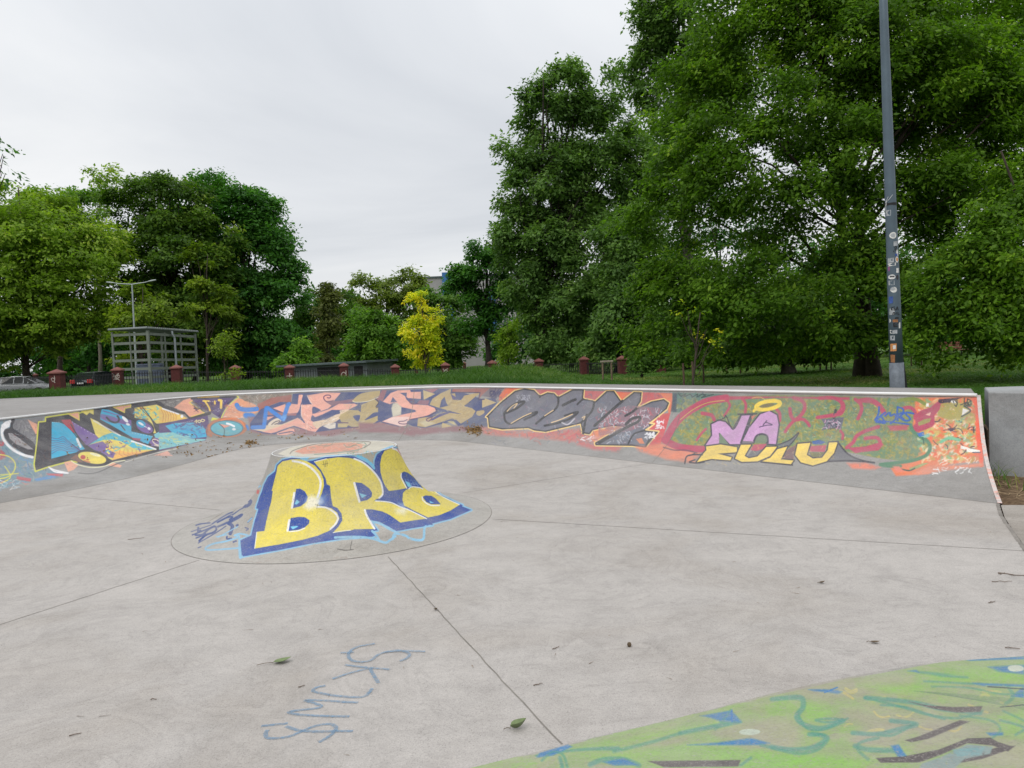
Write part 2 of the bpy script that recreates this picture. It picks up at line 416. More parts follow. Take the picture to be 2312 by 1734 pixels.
c.P(CYA, "1270,240 1360,250 1520,320 1640,400 1640,520 1910,580 1850,680 1640,590 1400,450 1250,370 1255,300"); c.P(PUR, "1250,310 1420,350 1640,380 1640,450 1500,420 1350,400 1260,360", patchy=.3)
c.L(PUR, 2.2, "1290,265 1380,290 1440,310 1520,320"); c.L(PUR, 2.2, "1270,310 1350,325 1440,350"); c.L(BLK, 4, "1330,345 1380,392 1440,410 1480,390 1485,355 1465,330"); c.L(BLK, 2.2, "1510,440 1560,505")
c.E(WHT, 1562, 370, 52, 20, 45); c.E(WHT, 1597, 432, 26, 14, 20); c.P((165, 60, 90), "1650,600 1760,610 1740,640 1660,625", patchy=.3)
for q in ("850,300 985,280 990,380", "1015,268 1165,250 1165,305 1115,280 1082,312", "1410,215 1635,185 1632,220 1560,232 1555,285"): c.P(ORG if q[0] == '8' or q[:2] == '14' else YEL, q); c.L((222, 205, 80), 2, q, sm=0, closed=True)
c.P(YEL, "1680,225 1955,185 2060,235 2212,300 2212,390 1950,425 1840,290 1900,400 1950,540 1920,545 1800,370 1680,350")
c.scrib([CYA, (90, 190, 205), (236, 195, 90), (170, 120, 60)], 45, (1690, 220, 1990, 380), 9, 2.4, 15, .5, .85); c.L(BLK, 1.5, "1780,215 1900,380 1950,425"); c.L((120, 70, 60), 1.2, "1740,215 1850,330")
c.P((236, 190, 96), "2000,240 2040,235 2212,320 2212,390 2060,400"); c.L(WHT, 3.5, "2030,235 2120,265 2212,300")
for k in range(6): c.L((205, 120, 60), 1, f"{2040+k*26},{280+k*5} {2060+k*24},{340} {2075+k*24},{395}")
c.E(BLK, 1800, 460, 135, 85, 28); c.E(PUR, 1805, 470, 112, 62, 28); c.E(CYA, 1760, 425, 62, 45, 28, alpha=.9); c.E(WHT, 1760, 425, 40, 14, 30); c.E(WHT, 1860, 485, 22, 16, 30); c.L(WHT, 1.5, "1800,455 1830,470")
c.P((112, 188, 200), "1920,560 1990,520 2212,545 2212,640 2000,720 1960,640", patchy=.2); c.scrib([YEL, (80, 175, 205), (200, 205, 120)], 30, (1990, 540, 2212, 660), 8, 2.4, 20, .6, .7)
c.P(PUR, "1860,650 1930,595 2030,620 2090,690 1960,710 1890,700"); c.E((235, 220, 190), 1955, 655, 55, 26, 30, ring=2); c.L((235, 220, 190), 2, "1930,690 2000,705 2080,690")
c.dots(WHT, .9, "1655,540 1690,545 1725,552 1760,560 1795,566 1830,572 1865,578 1900,582 1960,545 2000,545 2040,546 2080,547 2120,548")
c.E(BLK, 1150, 852, 215, 100, 11); c.P((130, 85, 70), "880,860 960,800 980,850 1040,910 960,900", patchy=.4); c.E((236, 214, 92), 1150, 850, 180, 70, 11); c.E((190, 60, 60), 1036, 842, 32, 27); c.L((205, 110, 70), 3, "1050,885 1120,905"); c.E((246, 238, 190), 1190, 810, 70, 18, 15); c.E((200, 110, 70), 1095, 872, 20, 10, 10)
c.P((228, 168, 142), "800,905 890,888 975,945 920,1000 850,1025", patchy=.3); c.P((228, 168, 142), "1330,942 1400,905 1520,945 1500,972", patchy=.3); c.P((222, 165, 148), "1920,820 2090,765 2160,828", patchy=.4)
c.L((236, 232, 190), 2, "890,888 960,930 1120,968 1300,955 1420,905 1560,880", sm=1); c.L(BLK, 2, "980,1040 1120,1048 1250,1020 1450,930 1650,870 1960,790", alpha=.7); c.L(BLK, 2.2, "1960,755 2212,690"); c.L((228, 222, 210), 1.6, "1560,900 1950,790 2212,735", alpha=.8)
c.L(WHT, 3, "610,968 690,1005 850,1040 690,1025 620,975"); c.P((182, 78, 88), "215,1080 390,1108 380,1148 205,1115", soft=1, patchy=.3); c.P((92, 142, 192), "420,1112 560,1085 690,1065 690,1098 460,1140", soft=1, patchy=.4); c.P((190, 100, 105), "580,1045 790,1050 780,1085 600,1065", soft=1.5, patchy=.5)
c.scrib([(200, 120, 110), (120, 165, 190), (225, 225, 225), (110, 165, 150)], 40, (-100, 1130, 330, 1230), 14, 1.6, -5, .4, .55)
c.crop(360, 860, 5.53)
c.P((120, 116, 114), "-10,240 400,205 300,240 180,335 60,300"); c.scrib([(70, 66, 70), (170, 165, 160)], 30, (60, 230, 260, 310), 8, 1, 20, .8, .7)
c.P((84, 64, 112), "-5,540 300,480 600,420 620,540 580,745 -5,875")
c.P((62, 165, 200), "70,560 200,525 420,520 570,600 590,700 400,720 160,645"); c.scrib([(84, 64, 112), (100, 80, 140), (80, 185, 210), (50, 140, 190)], 55, (150, 530, 570, 710), 10, 2.6, 20, .7, .7)
c.P((130, 190, 192), "-5,650 160,640 400,722 590,725 560,745 -5,860", patchy=.15); c.scrib([(205, 205, 130), (90, 180, 205), (160, 200, 190)], 40, (0, 660, 380, 800), 10, 2.4, 10, .5, .6)
c.dots(WHT, .9, "245,532 270,526 295,521 320,516 345,510 370,505 395,500 410,497"); c.L((226, 212, 150), 2, "440,512 465,488 460,525"); c.E((226, 212, 150), 497, 505, 18, 14, ring=2); c.L((226, 212, 150), 2, "530,478 565,490 540,510 520,495 530,478")
c.P((230, 190, 96), "-5,330 30,335 240,410 350,470 -5,532"); c.L(WHT, 3.5, "40,345 150,385 235,412")
for k in range(6): c.L((200, 115, 60), 1, f"{20+k*34},{360+k*8} {50+k*32},{420+k*6} {40+k*33},{515-k*6}")
c.E(WHT, 280, 442, 18, 20)
c.P(BLK, "-5,262 100,332 310,385 385,455 560,402 650,375 640,420 560,440 370,478 320,420 240,405 40,335"); c.P((226, 160, 134), "180,335 300,240 395,212 432,240 372,270 560,400 375,450 312,382"); c.L((226, 196, 90), 2, "395,212 430,243 372,272 560,398 400,445", sm=0)
c.P((80, 60, 108), "400,222 970,192 870,290 762,470 640,390 540,350 470,300"); c.scrib([(70, 50, 60), (120, 80, 60), (50, 40, 70)], 50, (430, 260, 700, 380), 10, 1.8, 30, .6, .6)
c.L(BLK, 4, "400,222 970,196", sm=0); c.L((232, 196, 88), 3.4, "545,250 620,252", sm=0); c.L((232, 196, 88), 4, "565,250 590,285 620,335 630,370"); c.L((232, 196, 88), 4, "690,255 693,285", sm=0); c.L((232, 196, 88), 5.5, "742,240 772,245 768,335", sm=0); c.L((190, 150, 60), 3, "480,205 740,195", sm=0, patchy=.4)
c.dots(WHT, .9, "615,258 640,257 665,256 712,253 790,250 820,250 795,275 735,350 705,365 680,372 745,372 730,380")
c.L(YG, 2.4, "968,190 982,212 900,275 830,350 790,420 768,475"); c.L(BLK, 2, "955,200 830,300 770,390 740,440")
c.P((216, 150, 116), "985,215 1100,250 1200,300 1240,380 1140,440 1000,465 900,480 785,470 830,370 900,280", patchy=.15)
c.scrib([(225, 175, 150), (190, 120, 95), (215, 200, 195)], 50, (830, 280, 1180, 460), 10, 2, 10, .6, .6)
c.P((128, 118, 106), "985,182 1655,150 1600,200 1240,290 1060,250", patchy=.2); c.scrib([(85, 78, 72), (180, 172, 165), (150, 110, 90)], 60, (1010, 180, 1560, 255), 9, 1.2, 20, .8, .7)
c.P((150, 92, 84), "1220,290 1400,210 1650,170 1645,270 1500,262 1300,340 1240,400", patchy=.12)
c.L((176, 110, 76), 8, "620,560 600,640 640,680", alpha=.7, patchy=.4); c.E((178, 112, 80), 850, 580, 225, 105, 0, ring=7, patchy=.25); c.E((96, 166, 180), 840, 592, 200, 95); c.P((210, 150, 135), "800,592 735,535 890,560"); c.P((130, 165, 160), "700,620 800,595 890,640 860,680", alpha=.5); c.E((60, 110, 130), 840, 592, 200, 95, 0, ring=1.6); c.L(WHT, 4.5, "842,532 890,545 932,568"); c.E(WHT, 930, 604, 24, 14); c.L((45, 70, 80), 1.3, "745,535 808,600 805,680"); c.P(YG, "640,500 660,455 740,475")
c.L((215, 120, 70), 3, "770,490 900,470 1010,500 1060,570")
B1 = (52, 122, 200)
c.L(B1, 10, "965,300 1000,345 1100,360 1215,350", patchy=.2); c.L(B1, 12, "1080,430 1160,440 1195,500", patchy=.3, soft=2); c.L(B1, 5, "1090,560 1110,600", patchy=.5, soft=2)
c.crop(600, 860, 7.373)
NV = (70, 78, 118); PK = (224, 162, 146); OL = (172, 152, 108); CRM = (214, 188, 160); MV = (140, 104, 108)
c.P(MV, "-300,600 300,560 900,700 1500,700 2212,560 2212,770 1900,850 1500,830 1100,920 700,910 300,880 0,900 -250,850", soft=3, patchy=.4)
c.P(NV, "-80,470 240,350 430,352 450,215 720,195 1500,185 1960,170 2212,152 2212,780 1900,680 1700,765 1200,800 830,855 450,765 150,890 -60,870 -260,800 -260,700")
c.P((128, 92, 108), "1000,340 1250,330 1450,300 1480,350 1200,390 1100,420"); c.P((130, 90, 100), "1830,290 2000,200 1960,330 1880,360")
c.P((150, 105, 110), "0,500 300,530 520,540 500,580 20,570"); c.P(PK, "-30,600 140,590 40,650 -40,660"); c.P(PK, "180,870 400,790 470,800 480,860 350,900 200,900"); c.L(NV, 2, "220,880 420,845 470,860")
c.P(PK, "120,455 330,383 322,405 410,380 530,390 550,230 620,232 560,470 530,532 390,542 290,525")
c.P(CRM, "-230,745 40,740 270,722 530,615 640,690 560,720 300,800 90,872 -230,810"); c.P(PK, "420,680 530,615 640,690 790,800 900,770 830,850 720,830 450,740 180,850 90,872 -60,850 200,770", patchy=.1)
c.E((216, 200, 178), 150, 690, 130, 52, -28); c.L((70, 60, 70), 1.8, "100,725 160,680 235,665 210,700 150,722")
c.P(PK, "585,400 770,388 775,560 785,680 850,770 800,800 700,730 640,690 590,560")
c.P(PK, "700,240 980,192 1250,200 1130,340 1000,348 1100,415 1060,455 930,500 780,560 770,385 720,310")
c.P(PK, "1040,475 1220,380 1480,378 1530,405 1390,475 1230,485 1100,482 930,565 820,605 770,560 930,510")
c.P(CRM, "780,720 790,680 1000,640 1180,555 1240,490 1380,470 1400,560 1250,620 1150,690 960,740 850,800", patchy=.1); c.P((216, 204, 190), "950,752 1060,705 1165,700 1160,785 1060,802"); c.scrib([(150, 140, 135), (235, 225, 215)], 30, (900, 590, 1180, 720), 7, 1.2, -20, .5, .6)
c.P(OL, "1445,325 1600,205 1930,165 1940,215 1840,275 1680,340 1480,352", sm=1)
c.P(OL, "1590,400 1810,300 1875,360 1840,440 2050,402 2150,435 2110,510 1900,640 1700,760 1600,805 1440,770 1260,690 1220,610 1250,560 1400,480 1540,490 1580,520"); c.P((184, 165, 120), "1200,710 1395,700 1350,772 1200,775")
c.scrib([(190, 170, 122), (150, 132, 92), (195, 178, 140), (150, 140, 120)], 70, (1280, 380, 1880, 780), 9, 2, -35, .5, .5)
c.scrib([(232, 180, 160), (205, 140, 128), (236, 200, 180)], 60, (600, 250, 780, 780), 9, 2, 60, .6, .5)
for q in ("790,430 910,480 900,500 785,545", "770,575 830,612 1170,495 1225,500 1230,545 1130,570 785,675", "1455,590 1565,570 1555,650 1520,672", "1720,590 1800,530 1895,525 1880,570 1650,655", "690,245 735,360 775,385 610,380 620,250"): c.P(NV, q, sm=1)
for q in ("1050,460 1100,420", "1370,700 1180,690", "1370,770 1540,772"): c.L((90, 60, 92), 2, q, sm=0)
c.L((96, 58, 92), 2.2, "1125,330 1020,345 975,310 965,270 1000,240 1060,238 1082,262 1060,285 1025,278")
c.L((228, 205, 190), 1.4, "775,390 720,310 690,245", sm=0); c.L((225, 215, 180), 1.4, "1450,330 1500,355 1700,338 1900,260"); c.L((40, 30, 40), 1.4, "1830,300 1878,358 1840,440 2050,402 2150,440"); c.L((225, 205, 190), 1.3, "600,395 590,560 640,690"); c.L(NV, 3, "530,540 580,600 640,690")
c.L(B1, 9, "-220,775 -35,770", patchy=.1); c.L(B1, 9, "-30,760 10,450 30,450 150,540 290,640 370,400 390,385", sm=0, soft=1); c.L((110, 165, 220), 6, "270,610 330,590 300,650", alpha=.7, soft=1.5)
c.crop(820, 850, 6.144)
c.P(MV, "-60,640 220,650 520,690 900,700 1500,680 1450,760 950,790 700,830 500,790 200,770 -60,780", soft=3, patchy=.4)
c.P(NV, "240,192 1240,168 1640,310 1830,300 1860,365 1690,560 1350,680 1250,620 860,715 690,690 600,650 520,695 260,625 200,600 210,400")
c.P((152, 98, 92), "1240,172 1760,160 1640,270 1600,320 1620,225 1230,218"); c.P((118, 108, 116), "1640,270 1760,160 1960,160 1830,310 1700,280", patchy=.2)
c.scrib([(58, 56, 92), (80, 78, 110)], 40, (1760, 190, 1930, 330), 9, 1.6, -60, .5, .9)
c.P((216, 108, 76), "1880,280 1965,165 2240,150 2240,200 1900,340", patchy=.1); c.P((90, 96, 120), "1380,640 1560,560 1720,570 1750,690 1640,720 1400,700", soft=2, patchy=.3)
c.P((135, 92, 108), "780,330 920,330 900,395 740,380"); c.P((140, 95, 105), "200,310 260,190 330,190 270,350"); c.P((150, 100, 110), "850,180 1050,165 960,230")
c.P(PK, "270,350 380,230 480,192 650,186 662,215 800,212 800,312 620,300 580,270 600,320 665,380 900,400 1000,440 1005,480 880,552 700,590 610,620 600,670 530,690 260,625 400,562 535,530 730,490 722,465 535,425 430,360 370,385")
c.P((198, 190, 170), "415,372 470,365 535,425 525,530 410,562 390,440", soft=1.5); c.P((230, 195, 185), "280,620 420,560 640,560 590,680 520,690")
c.P(NV, "530,430 640,460 735,475 640,505 535,525"); c.P(NV, "510,228 605,225 600,285"); c.P(NV, "410,285 468,352 380,360")
c.P((176, 154, 112), "920,392 960,310 1080,230 1220,168 1210,240 1275,232 1290,320 1360,330 1400,265 1610,222 1622,232 1560,280 1400,410 1510,440 1560,480 1510,562 1340,664 1240,582 1150,612 860,705 750,690 760,572 960,562 1120,492 1360,522 1220,482 1065,440")
c.scrib([(190, 170, 122), (150, 132, 96), (200, 184, 140)], 60, (960, 300, 1500, 620), 9, 1.8, -25, .5, .5); c.P((210, 205, 180), "780,640 870,600 1000,650 860,700", alpha=.5, soft=2)
c.P(NV, "1060,435 1085,330 1130,282 1150,360 1178,405", sm=0); c.P((84, 80, 122), "920,605 1060,520 1180,490 1362,520 1200,505 1060,560 960,610"); c.P((84, 80, 122), "1215,240 1290,290 1300,320 1350,325 1390,285 1330,330 1240,320")
for q in ("830,188 1000,242 840,325", "1650,325 1700,305 1850,362 1650,435"): c.P((190, 168, 122), q)
c.E((176, 154, 112), 1625, 500, 60, 45, -20); c.L(NV, 3, "1580,470 1680,460 1700,500 1620,555 1545,560"); c.P((190, 168, 122), "1090,680 1100,640 1230,690 1090,715"); c.P((190, 175, 130), "1160,620 1250,620 1290,680"); c.P(NV, "1245,600 1290,600 1370,670 1320,690"); c.P(NV, "1500,400 1560,270 1555,415")
c.L((96, 58, 92), 2.4, "760,380 680,380 640,350 660,330 700,335 705,360 680,365"); c.L((96, 58, 92), 2, "610,655 560,660 500,650 500,625 560,620 610,600"); c.L((96, 58, 92), 2, "960,565 900,580 875,605 910,620 950,585")
c.L((60, 50, 88), 2, "1000,440 1020,480 900,545 640,600"); c.L((60, 50, 88), 1.8, "1230,218 1620,225 1600,320 1680,318", sm=0); c.L((60, 50, 88), 1.6, "810,215 810,320", sm=0)
c.crop(1080, 850, 4.608)
c.P((190, 96, 98), "420,130 2020,172 2020,260 1900,330 1700,300 1200,300 600,260", patchy=.15); c.P((218, 112, 76), "200,245 420,128 430,150 300,260", patchy=.1); c.P((222, 112, 78), "1430,165 1580,170 1495,250"); c.P((222, 122, 88), "1870,172 2030,178 2020,330 1980,420 1960,240")
c.P((192, 118, 108), "20,520 260,560 700,580 1080,540 1240,690 1000,680 700,650 300,620 60,600", soft=4, patchy=.55); c.scrib([(196, 92, 98), (190, 110, 108), (170, 120, 115)], 40, (560, 560, 1050, 680), 16, 3, -25, .3, .7)
c.P((204, 84, 88), "1720,400 2000,380 1960,520 1890,720 1700,740 1640,600", patchy=.15); c.P((224, 132, 92), "1170,570 1320,525 1500,518 1300,640 1215,690 1160,640", patchy=.2); c.P((218, 136, 110), "1700,735 1900,690 2212,790 2260,900 1950,860 1760,770", soft=4, patchy=.45); c.P((190, 110, 108), "1000,640 1220,715 1500,720 1450,780 1200,760 1000,700", soft=4, patchy=.6)
GL = "80,420 230,270 380,150 480,125 580,140 640,200 720,165 790,175 830,215 980,135 1100,130 1090,230 1190,250 1212,262 1335,150 1412,150 1490,260 1620,160 1700,165 1690,260 1640,335 1800,260 1930,235 1985,275 1960,340 1780,490 1830,492 1740,560 1875,572 1735,742 1600,722 1220,716 1212,690 1505,522 1390,515 1190,560 1160,602 1085,592 1065,490 700,577 580,562 520,537 250,552 110,527 100,430"
c.L((238, 202, 130), 5, GL, sm=0, closed=True); c.P((50, 50, 56), GL); c.P((108, 108, 120), GL, inset=3)
c.scrib([(150, 150, 162), (125, 120, 140), (150, 110, 125), (95, 98, 112), (90, 110, 130)], 260, (130, 170, 1900, 700), 9, 1.4, 60, .9, .55)
c.P((150, 110, 120), "1340,360 1560,300 1900,330 1800,480 1600,560 1250,620 1250,500", patchy=.6, alpha=.7); c.scrib([(200, 200, 210), (220, 220, 225), (190, 90, 100)], 130, (1230, 330, 1900, 540), 8, 1.5, 80, .9, .75); c.scrib([(205, 205, 212), (100, 120, 140)], 60, (1350, 560, 1640, 700), 7, 1.3, 70, .9, .75)
c.L((60, 60, 68), 2, "470,190 440,240 420,250"); c.scrib([(185, 185, 195)], 40, (400, 190, 540, 260), 5, 1, 60, 1, .7)
K = (48, 48, 54)
for q, w in (("270,380 330,320 420,270 480,265 400,330 290,380", 5), ("270,390 280,460 340,492 450,430 600,370 590,395 480,450", 4.5), ("600,490 700,410 790,350 830,290 830,215", 4.5), ("690,512 800,490 950,440 1035,370 900,410", 5), ("880,300 960,260 1010,240", 6), ("1210,512 1290,440 1390,350 1500,255", 6), ("1530,410 1600,370 1645,335", 5), ("1535,500 1600,440 1680,425 1660,470 1560,520 1400,610 1260,690", 6), ("1070,480 1150,400 1190,340 1205,265", 4.5), ("640,200 640,215", 4), ("1090,590 1120,430 1130,400", 5), ("1030,290 1060,260 1092,235", 4), ("1560,700 1620,600 1740,560", 3.5), ("1740,730 1810,600", 4)):
    c.L(K, w, q)
for q in ("300,362 350,310 405,282 370,330", "340,488 460,420 550,380", "760,480 850,450 980,392", "690,410 780,350", "1080,430 1110,415 1095,450"): c.L((238, 202, 150), 2, q)
c.L((225, 220, 225), 3, "870,480 930,500 1000,440", alpha=.7); c.scrib([(235, 235, 238)], 26, (1850, 460, 1930, 540), 5, 1.8, 80, .9, .9); c.scrib([(232, 232, 235)], 26, (1740, 590, 1840, 640), 6, 2, -30, .6, .9); c.scrib([(232, 232, 235), (210, 150, 150)], 20, (1080, 620, 1250, 670), 7, 2, -20, .4, .8); c.P((222, 130, 90), "1640,650 1700,640 1730,700 1680,700", patchy=.2)
c.L((238, 205, 140), 2.2, "1960,345 1780,488 1832,494 1738,556 1875,572", sm=0)
c.crop(1440, 850, 4.809)
c.P((96, 124, 116), "375,172 900,190 1000,215 700,240 450,390 380,390", patchy=.1); c.scrib([(80, 125, 120), (110, 140, 110), (70, 95, 110), (125, 130, 120)], 60, (390, 185, 760, 370), 12, 2.4, 60, .7, .6); c.P((66, 78, 92), "385,180 425,180 420,385 360,380", soft=2, patchy=.3)
c.L((50, 62, 60), 1.8, "440,185 470,215 520,190 500,225 570,190 590,225 650,190 640,225 700,190 740,200 690,230 820,195", sm=0)
BG = "310,700 380,560 480,420 700,280 900,225 1500,205 2212,215 3100,260 3600,230 3900,215 3950,600 3900,760 3000,930 2600,880 2200,800 1700,760 800,770 420,760"
c.P((132, 127, 74), BG, soft=2)
for col_ in ((104, 136, 96), (174, 166, 74), (128, 128, 70), (166, 150, 74), (100, 134, 112)): c.nz = np.roll(c.nz, (37, 211), (0, 1)); c.P(col_, BG, soft=2, patchy=.85, alpha=.8)
c.scrib([(150, 145, 72), (108, 128, 78), (162, 148, 70), (96, 122, 92), (140, 112, 66), (170, 160, 95), (120, 135, 70)], 1500, (420, 240, 3000, 800), 6, 4, 15, 1.2, .5)
c.scrib([(92, 118, 120), (70, 110, 105), (105, 130, 105)], 160, (420, 250, 3000, 560), 12, 2.5, 60, .8, .4)
c.scrib([(226, 222, 205), (205, 205, 150)], 50, (420, 300, 2600, 700), 5, 1.1, 30, 1, .7)
CR = (180, 72, 98)
c.P((216, 134, 110), "-20,760 330,760 560,820 700,800 640,880 420,890 150,850 0,800", soft=4, patchy=.45)
c.P(CR, "1000,215 2300,225 2300,255 1500,230 1300,240 1000,255", soft=1.5)
c.L(CR, 17, "960,235 760,270 600,350 470,440 375,560 300,690", soft=1); c.L(CR, 15, "290,690 420,755 560,780 720,790", soft=1); c.L((90, 70, 82), 3, "280,770 400,800 520,800 640,830", alpha=.7)
for q, w in (("960,245 1000,310 975,370 940,425", 5), ("1130,235 1172,300 1165,400", 6), ("1690,230 1790,270 1812,340 1780,410 1710,470 1665,430 1652,350", 8), ("1700,475 1640,540 1600,600", 7), ("1710,475 1790,465 1840,500 1862,535", 7), ("2160,240 2215,290 2210,360 2130,415 1950,445", 8), ("700,400 800,420 830,470", 8), ("640,690 690,620 740,570", 5), ("1490,340 1540,400 1540,480", 7)): c.L(CR, w, q, soft=1, patchy=.1)
c.L((196, 186, 90), 1.6, "460,470 600,360 760,285 940,260"); c.L((206, 190, 100), 1.5, "1240,235 1330,225 1400,270")
VI = (198, 152, 196); GK = (66, 64, 74)
for q in ("800,520 880,480 950,495 1035,582 1125,425 1235,420 1215,480 1125,735 1000,735 880,610 890,745 735,748 808,640", "1140,700 1210,560 1330,410 1430,375 1510,420 1530,520 1500,735 1405,730 1400,655 1340,628 1275,665 1255,715"):
    c.L(GK, 6, q, sm=0, closed=True); c.P(VI, q)
c.P((110, 130, 105), "890,610 985,735 880,742"); c.P((110, 126, 100), "1265,690 1300,640 1360,628 1410,655 1410,710 1290,725", sm=1); c.L(GK, 4, "1262,700 1290,645 1350,625 1405,650 1412,720"); c.P((205, 120, 100), "1230,430 1290,415 1240,470"); c.L(GK, 3, "1090,410 1290,405"); c.L(GK, 2.6, "870,480 940,450 960,430 1035,575 1125,420"); c.L(GK, 4, "1225,430 1120,720")
c.scrib([(215, 175, 212), (180, 132, 180)], 40, (800, 480, 1500, 700), 7, 1.5, 60, .8, .5); c.L((80, 60, 95), 2, "1320,550 1400,530 1460,525 1390,500 1360,530 1400,480"); c.P((120, 112, 118), "1140,700 1250,705 1240,735 1130,735")
c.P((110, 114, 118), "1520,745 1640,690 1745,612 1690,700 1600,790"); c.L(GK, 2.6, "1520,742 1650,690 1745,612 1700,690 1600,800")
YL = (238, 206, 104)
c.P((112, 112, 116), "1180,880 1250,790 1400,770 1350,860 1250,890"); c.P((184, 84, 104), "1220,800 1260,740 1400,730 1380,780 1290,810"); c.P((184, 84, 104), "1870,755 2050,745 2030,820 1870,815"); c.P((120, 118, 80), "1860,820 2030,822 1980,880 1890,880"); c.P((112, 112, 118), "2130,830 2180,720 2260,830 2420,910 2560,930 2200,925 2060,925 2100,880"); c.P((126, 100, 102), "1570,890 1620,800 1720,735 1690,860 1700,910")
for q in ("740,760 900,738 1075,768 1082,822 870,838 1020,878 1005,912 800,895 640,932 700,850 745,800", "1120,742 1232,740 1160,862 1205,888 1300,868 1395,765 1512,762 1440,862 1300,922 1130,928 1055,892", "1515,790 1625,760 1555,900 1692,912 1662,955 1340,925 1440,880", "1735,732 1875,720 1835,850 1900,890 2000,882 2062,800 2075,718 2172,712 2130,832 2050,922 1900,967 1770,932 1708,852"):
    c.L(GK, 5.5, q, sm=0, closed=True); c.P(YL, q)
c.scrib([(248, 226, 150), (226, 188, 88), (200, 165, 90)], 110, (720, 740, 2150, 960), 6, 1, 50, .8, .45)
c.L(GK, 3, "700,850 600,850 530,870 510,945"); c.L(GK, 3, "620,905 560,930 640,940 720,930"); c.L(GK, 2.2, "560,860 620,835"); c.L(GK, 3, "1340,928 1680,962"); c.L(GK, 3.6, "2172,712 2280,840 2430,910 2570,936"); c.L(GK, 3.4, "2060,925 2300,915 2560,935"); c.P((50, 92, 160), "1890,705 1960,688 2045,712 1990,738 1900,735", soft=1)
c.E((240, 208, 80), 1415, 312, 132, 42, -10, ring=9); c.L((240, 208, 80), 6, "1290,340 1260,375"); c.E((120, 110, 80), 1405, 315, 80, 22, -10, alpha=.8); c.P((236, 206, 90), "1255,385 1300,330 1330,355")
c.P((104, 104, 118), "1985,460 2060,460 2240,440 2205,580 2150,560 2080,560 1995,590 2030,520"); c.scrib([(58, 58, 70), (190, 185, 195), (205, 150, 175), (80, 80, 92)], 55, (2020, 470, 2200, 570), 6, 1.6, 60, 1, .9); c.L((66, 70, 76), 6, "2130,450 2150,365"); c.L(CR, 5, "1960,445 2060,425 2130,435")
c.crop(1850, 840, 4.0455)
c.P((226, 124, 84), "880,235 1452,228 1500,810 1200,840 1000,930 700,950 640,860 850,800 1010,700 1000,640 850,500", soft=2, patchy=.08)
c.scrib([(190, 172, 88), (236, 120, 66), (205, 190, 110), (240, 226, 195), (238, 100, 64), (120, 175, 140), (214, 140, 96), (235, 215, 170), (176, 160, 80)], 420, (920, 260, 1450, 810), 9, 7, -30, .8, .6)
c.scrib([(240, 238, 230), (236, 230, 205), (225, 225, 215)], 60, (1000, 300, 1450, 800), 7, 3, -30, .6, .55); c.scrib([(70, 40, 60), (110, 190, 150), (60, 60, 62)], 26, (1050, 450, 1420, 740), 12, 2.4, 10, .6, .85)
c.P((240, 96, 66), "1395,232 1455,230 1480,560 1500,860 1470,870 1430,600 1425,350", soft=1.5, patchy=.12)
c.P((172, 160, 80), "1080,300 1180,270 1330,290 1400,400 1300,420 1180,440 1080,400", soft=2, patchy=.4); c.L((120, 190, 150), 7, "1110,640 1180,605 1280,620", soft=1); c.P((64, 44, 66), "1090,250 1300,232 1200,275 1080,290", patchy=.1); c.P((240, 236, 232), "1310,330 1370,350 1300,400"); c.L((52, 66, 62), 3, "1320,310 1380,355 1300,405"); c.P((240, 238, 230), "1340,690 1470,715 1460,740 1350,730"); c.P((240, 238, 230), "1290,670 1360,690 1330,710 1290,700"); c.P((60, 40, 70), "1170,515 1255,515 1200,545"); c.L((60, 66, 90), 2, "1400,735 1470,735")
c.P((240, 236, 230), "1190,270 1215,248 1260,275 1230,290")
for q in ("1185,280 1215,245 1230,285", "1225,245 1260,285 1255,250", "1325,240 1322,285 1345,275", "1355,245 1388,265 1350,285 1352,245", "1290,300 1330,285 1325,310", "1340,280 1338,310 1365,290", "1352,288 1372,300 1352,312 1378,312", "1385,282 1385,300", "1235,300 1245,312", "1260,290 1250,315"): c.L((40, 40, 42), 2, q, sm=0)
# crimson letters and outline
for q, w in (("0,240 120,235 200,270 222,320 200,375 150,392", 8), ("330,250 375,290 385,350 352,425", 8), ("380,262 460,255 540,300 590,372", 11), ("250,690 310,640 340,585 430,535 540,500", 8), ("420,605 520,600 555,640 540,690", 8), ("210,610 215,570 195,540", 6)): c.L(CR, w, q, soft=1)
c.P(CR, "240,680 300,690 420,680 560,640 585,660 540,715 400,730 330,742", soft=1.2); c.P(CR, "330,250 500,250 560,290 420,280", soft=2)
c.P(CR, "870,395 930,350 1010,325 1080,270 1110,290 1100,340 1050,400 1055,470 1030,500 960,530 880,555 845,500 880,470", soft=1); c.P((160, 150, 90), "900,460 960,430 1020,420 1010,455 950,480 905,490"); c.P((240, 190, 170), "965,390 1020,365 1010,400"); c.L(CR, 8, "770,330 830,325 870,360 875,420"); c.P((240, 238, 230), "970,285 1000,285 1000,315 975,320"); c.P((180, 90, 100), "620,490 830,480 800,530 650,540", soft=2, patchy=.4)
BT = (44, 92, 176)
for q in ("545,320 540,380 510,435", "515,440 560,400 600,370", "560,400 600,460 570,465", "600,400 640,370 650,400 690,385 695,430 650,470", "715,320 710,380 715,440", "715,320 760,335 765,365 715,395 770,440", "860,380 790,370 740,400", "790,385 830,430 790,445 750,410"): c.L(BT, 4, q)
c.L(BT, 3, "505,440 640,455 840,480"); c.L(BT, 5, "520,455 600,462", soft=1)
TG = (78, 128, 98)
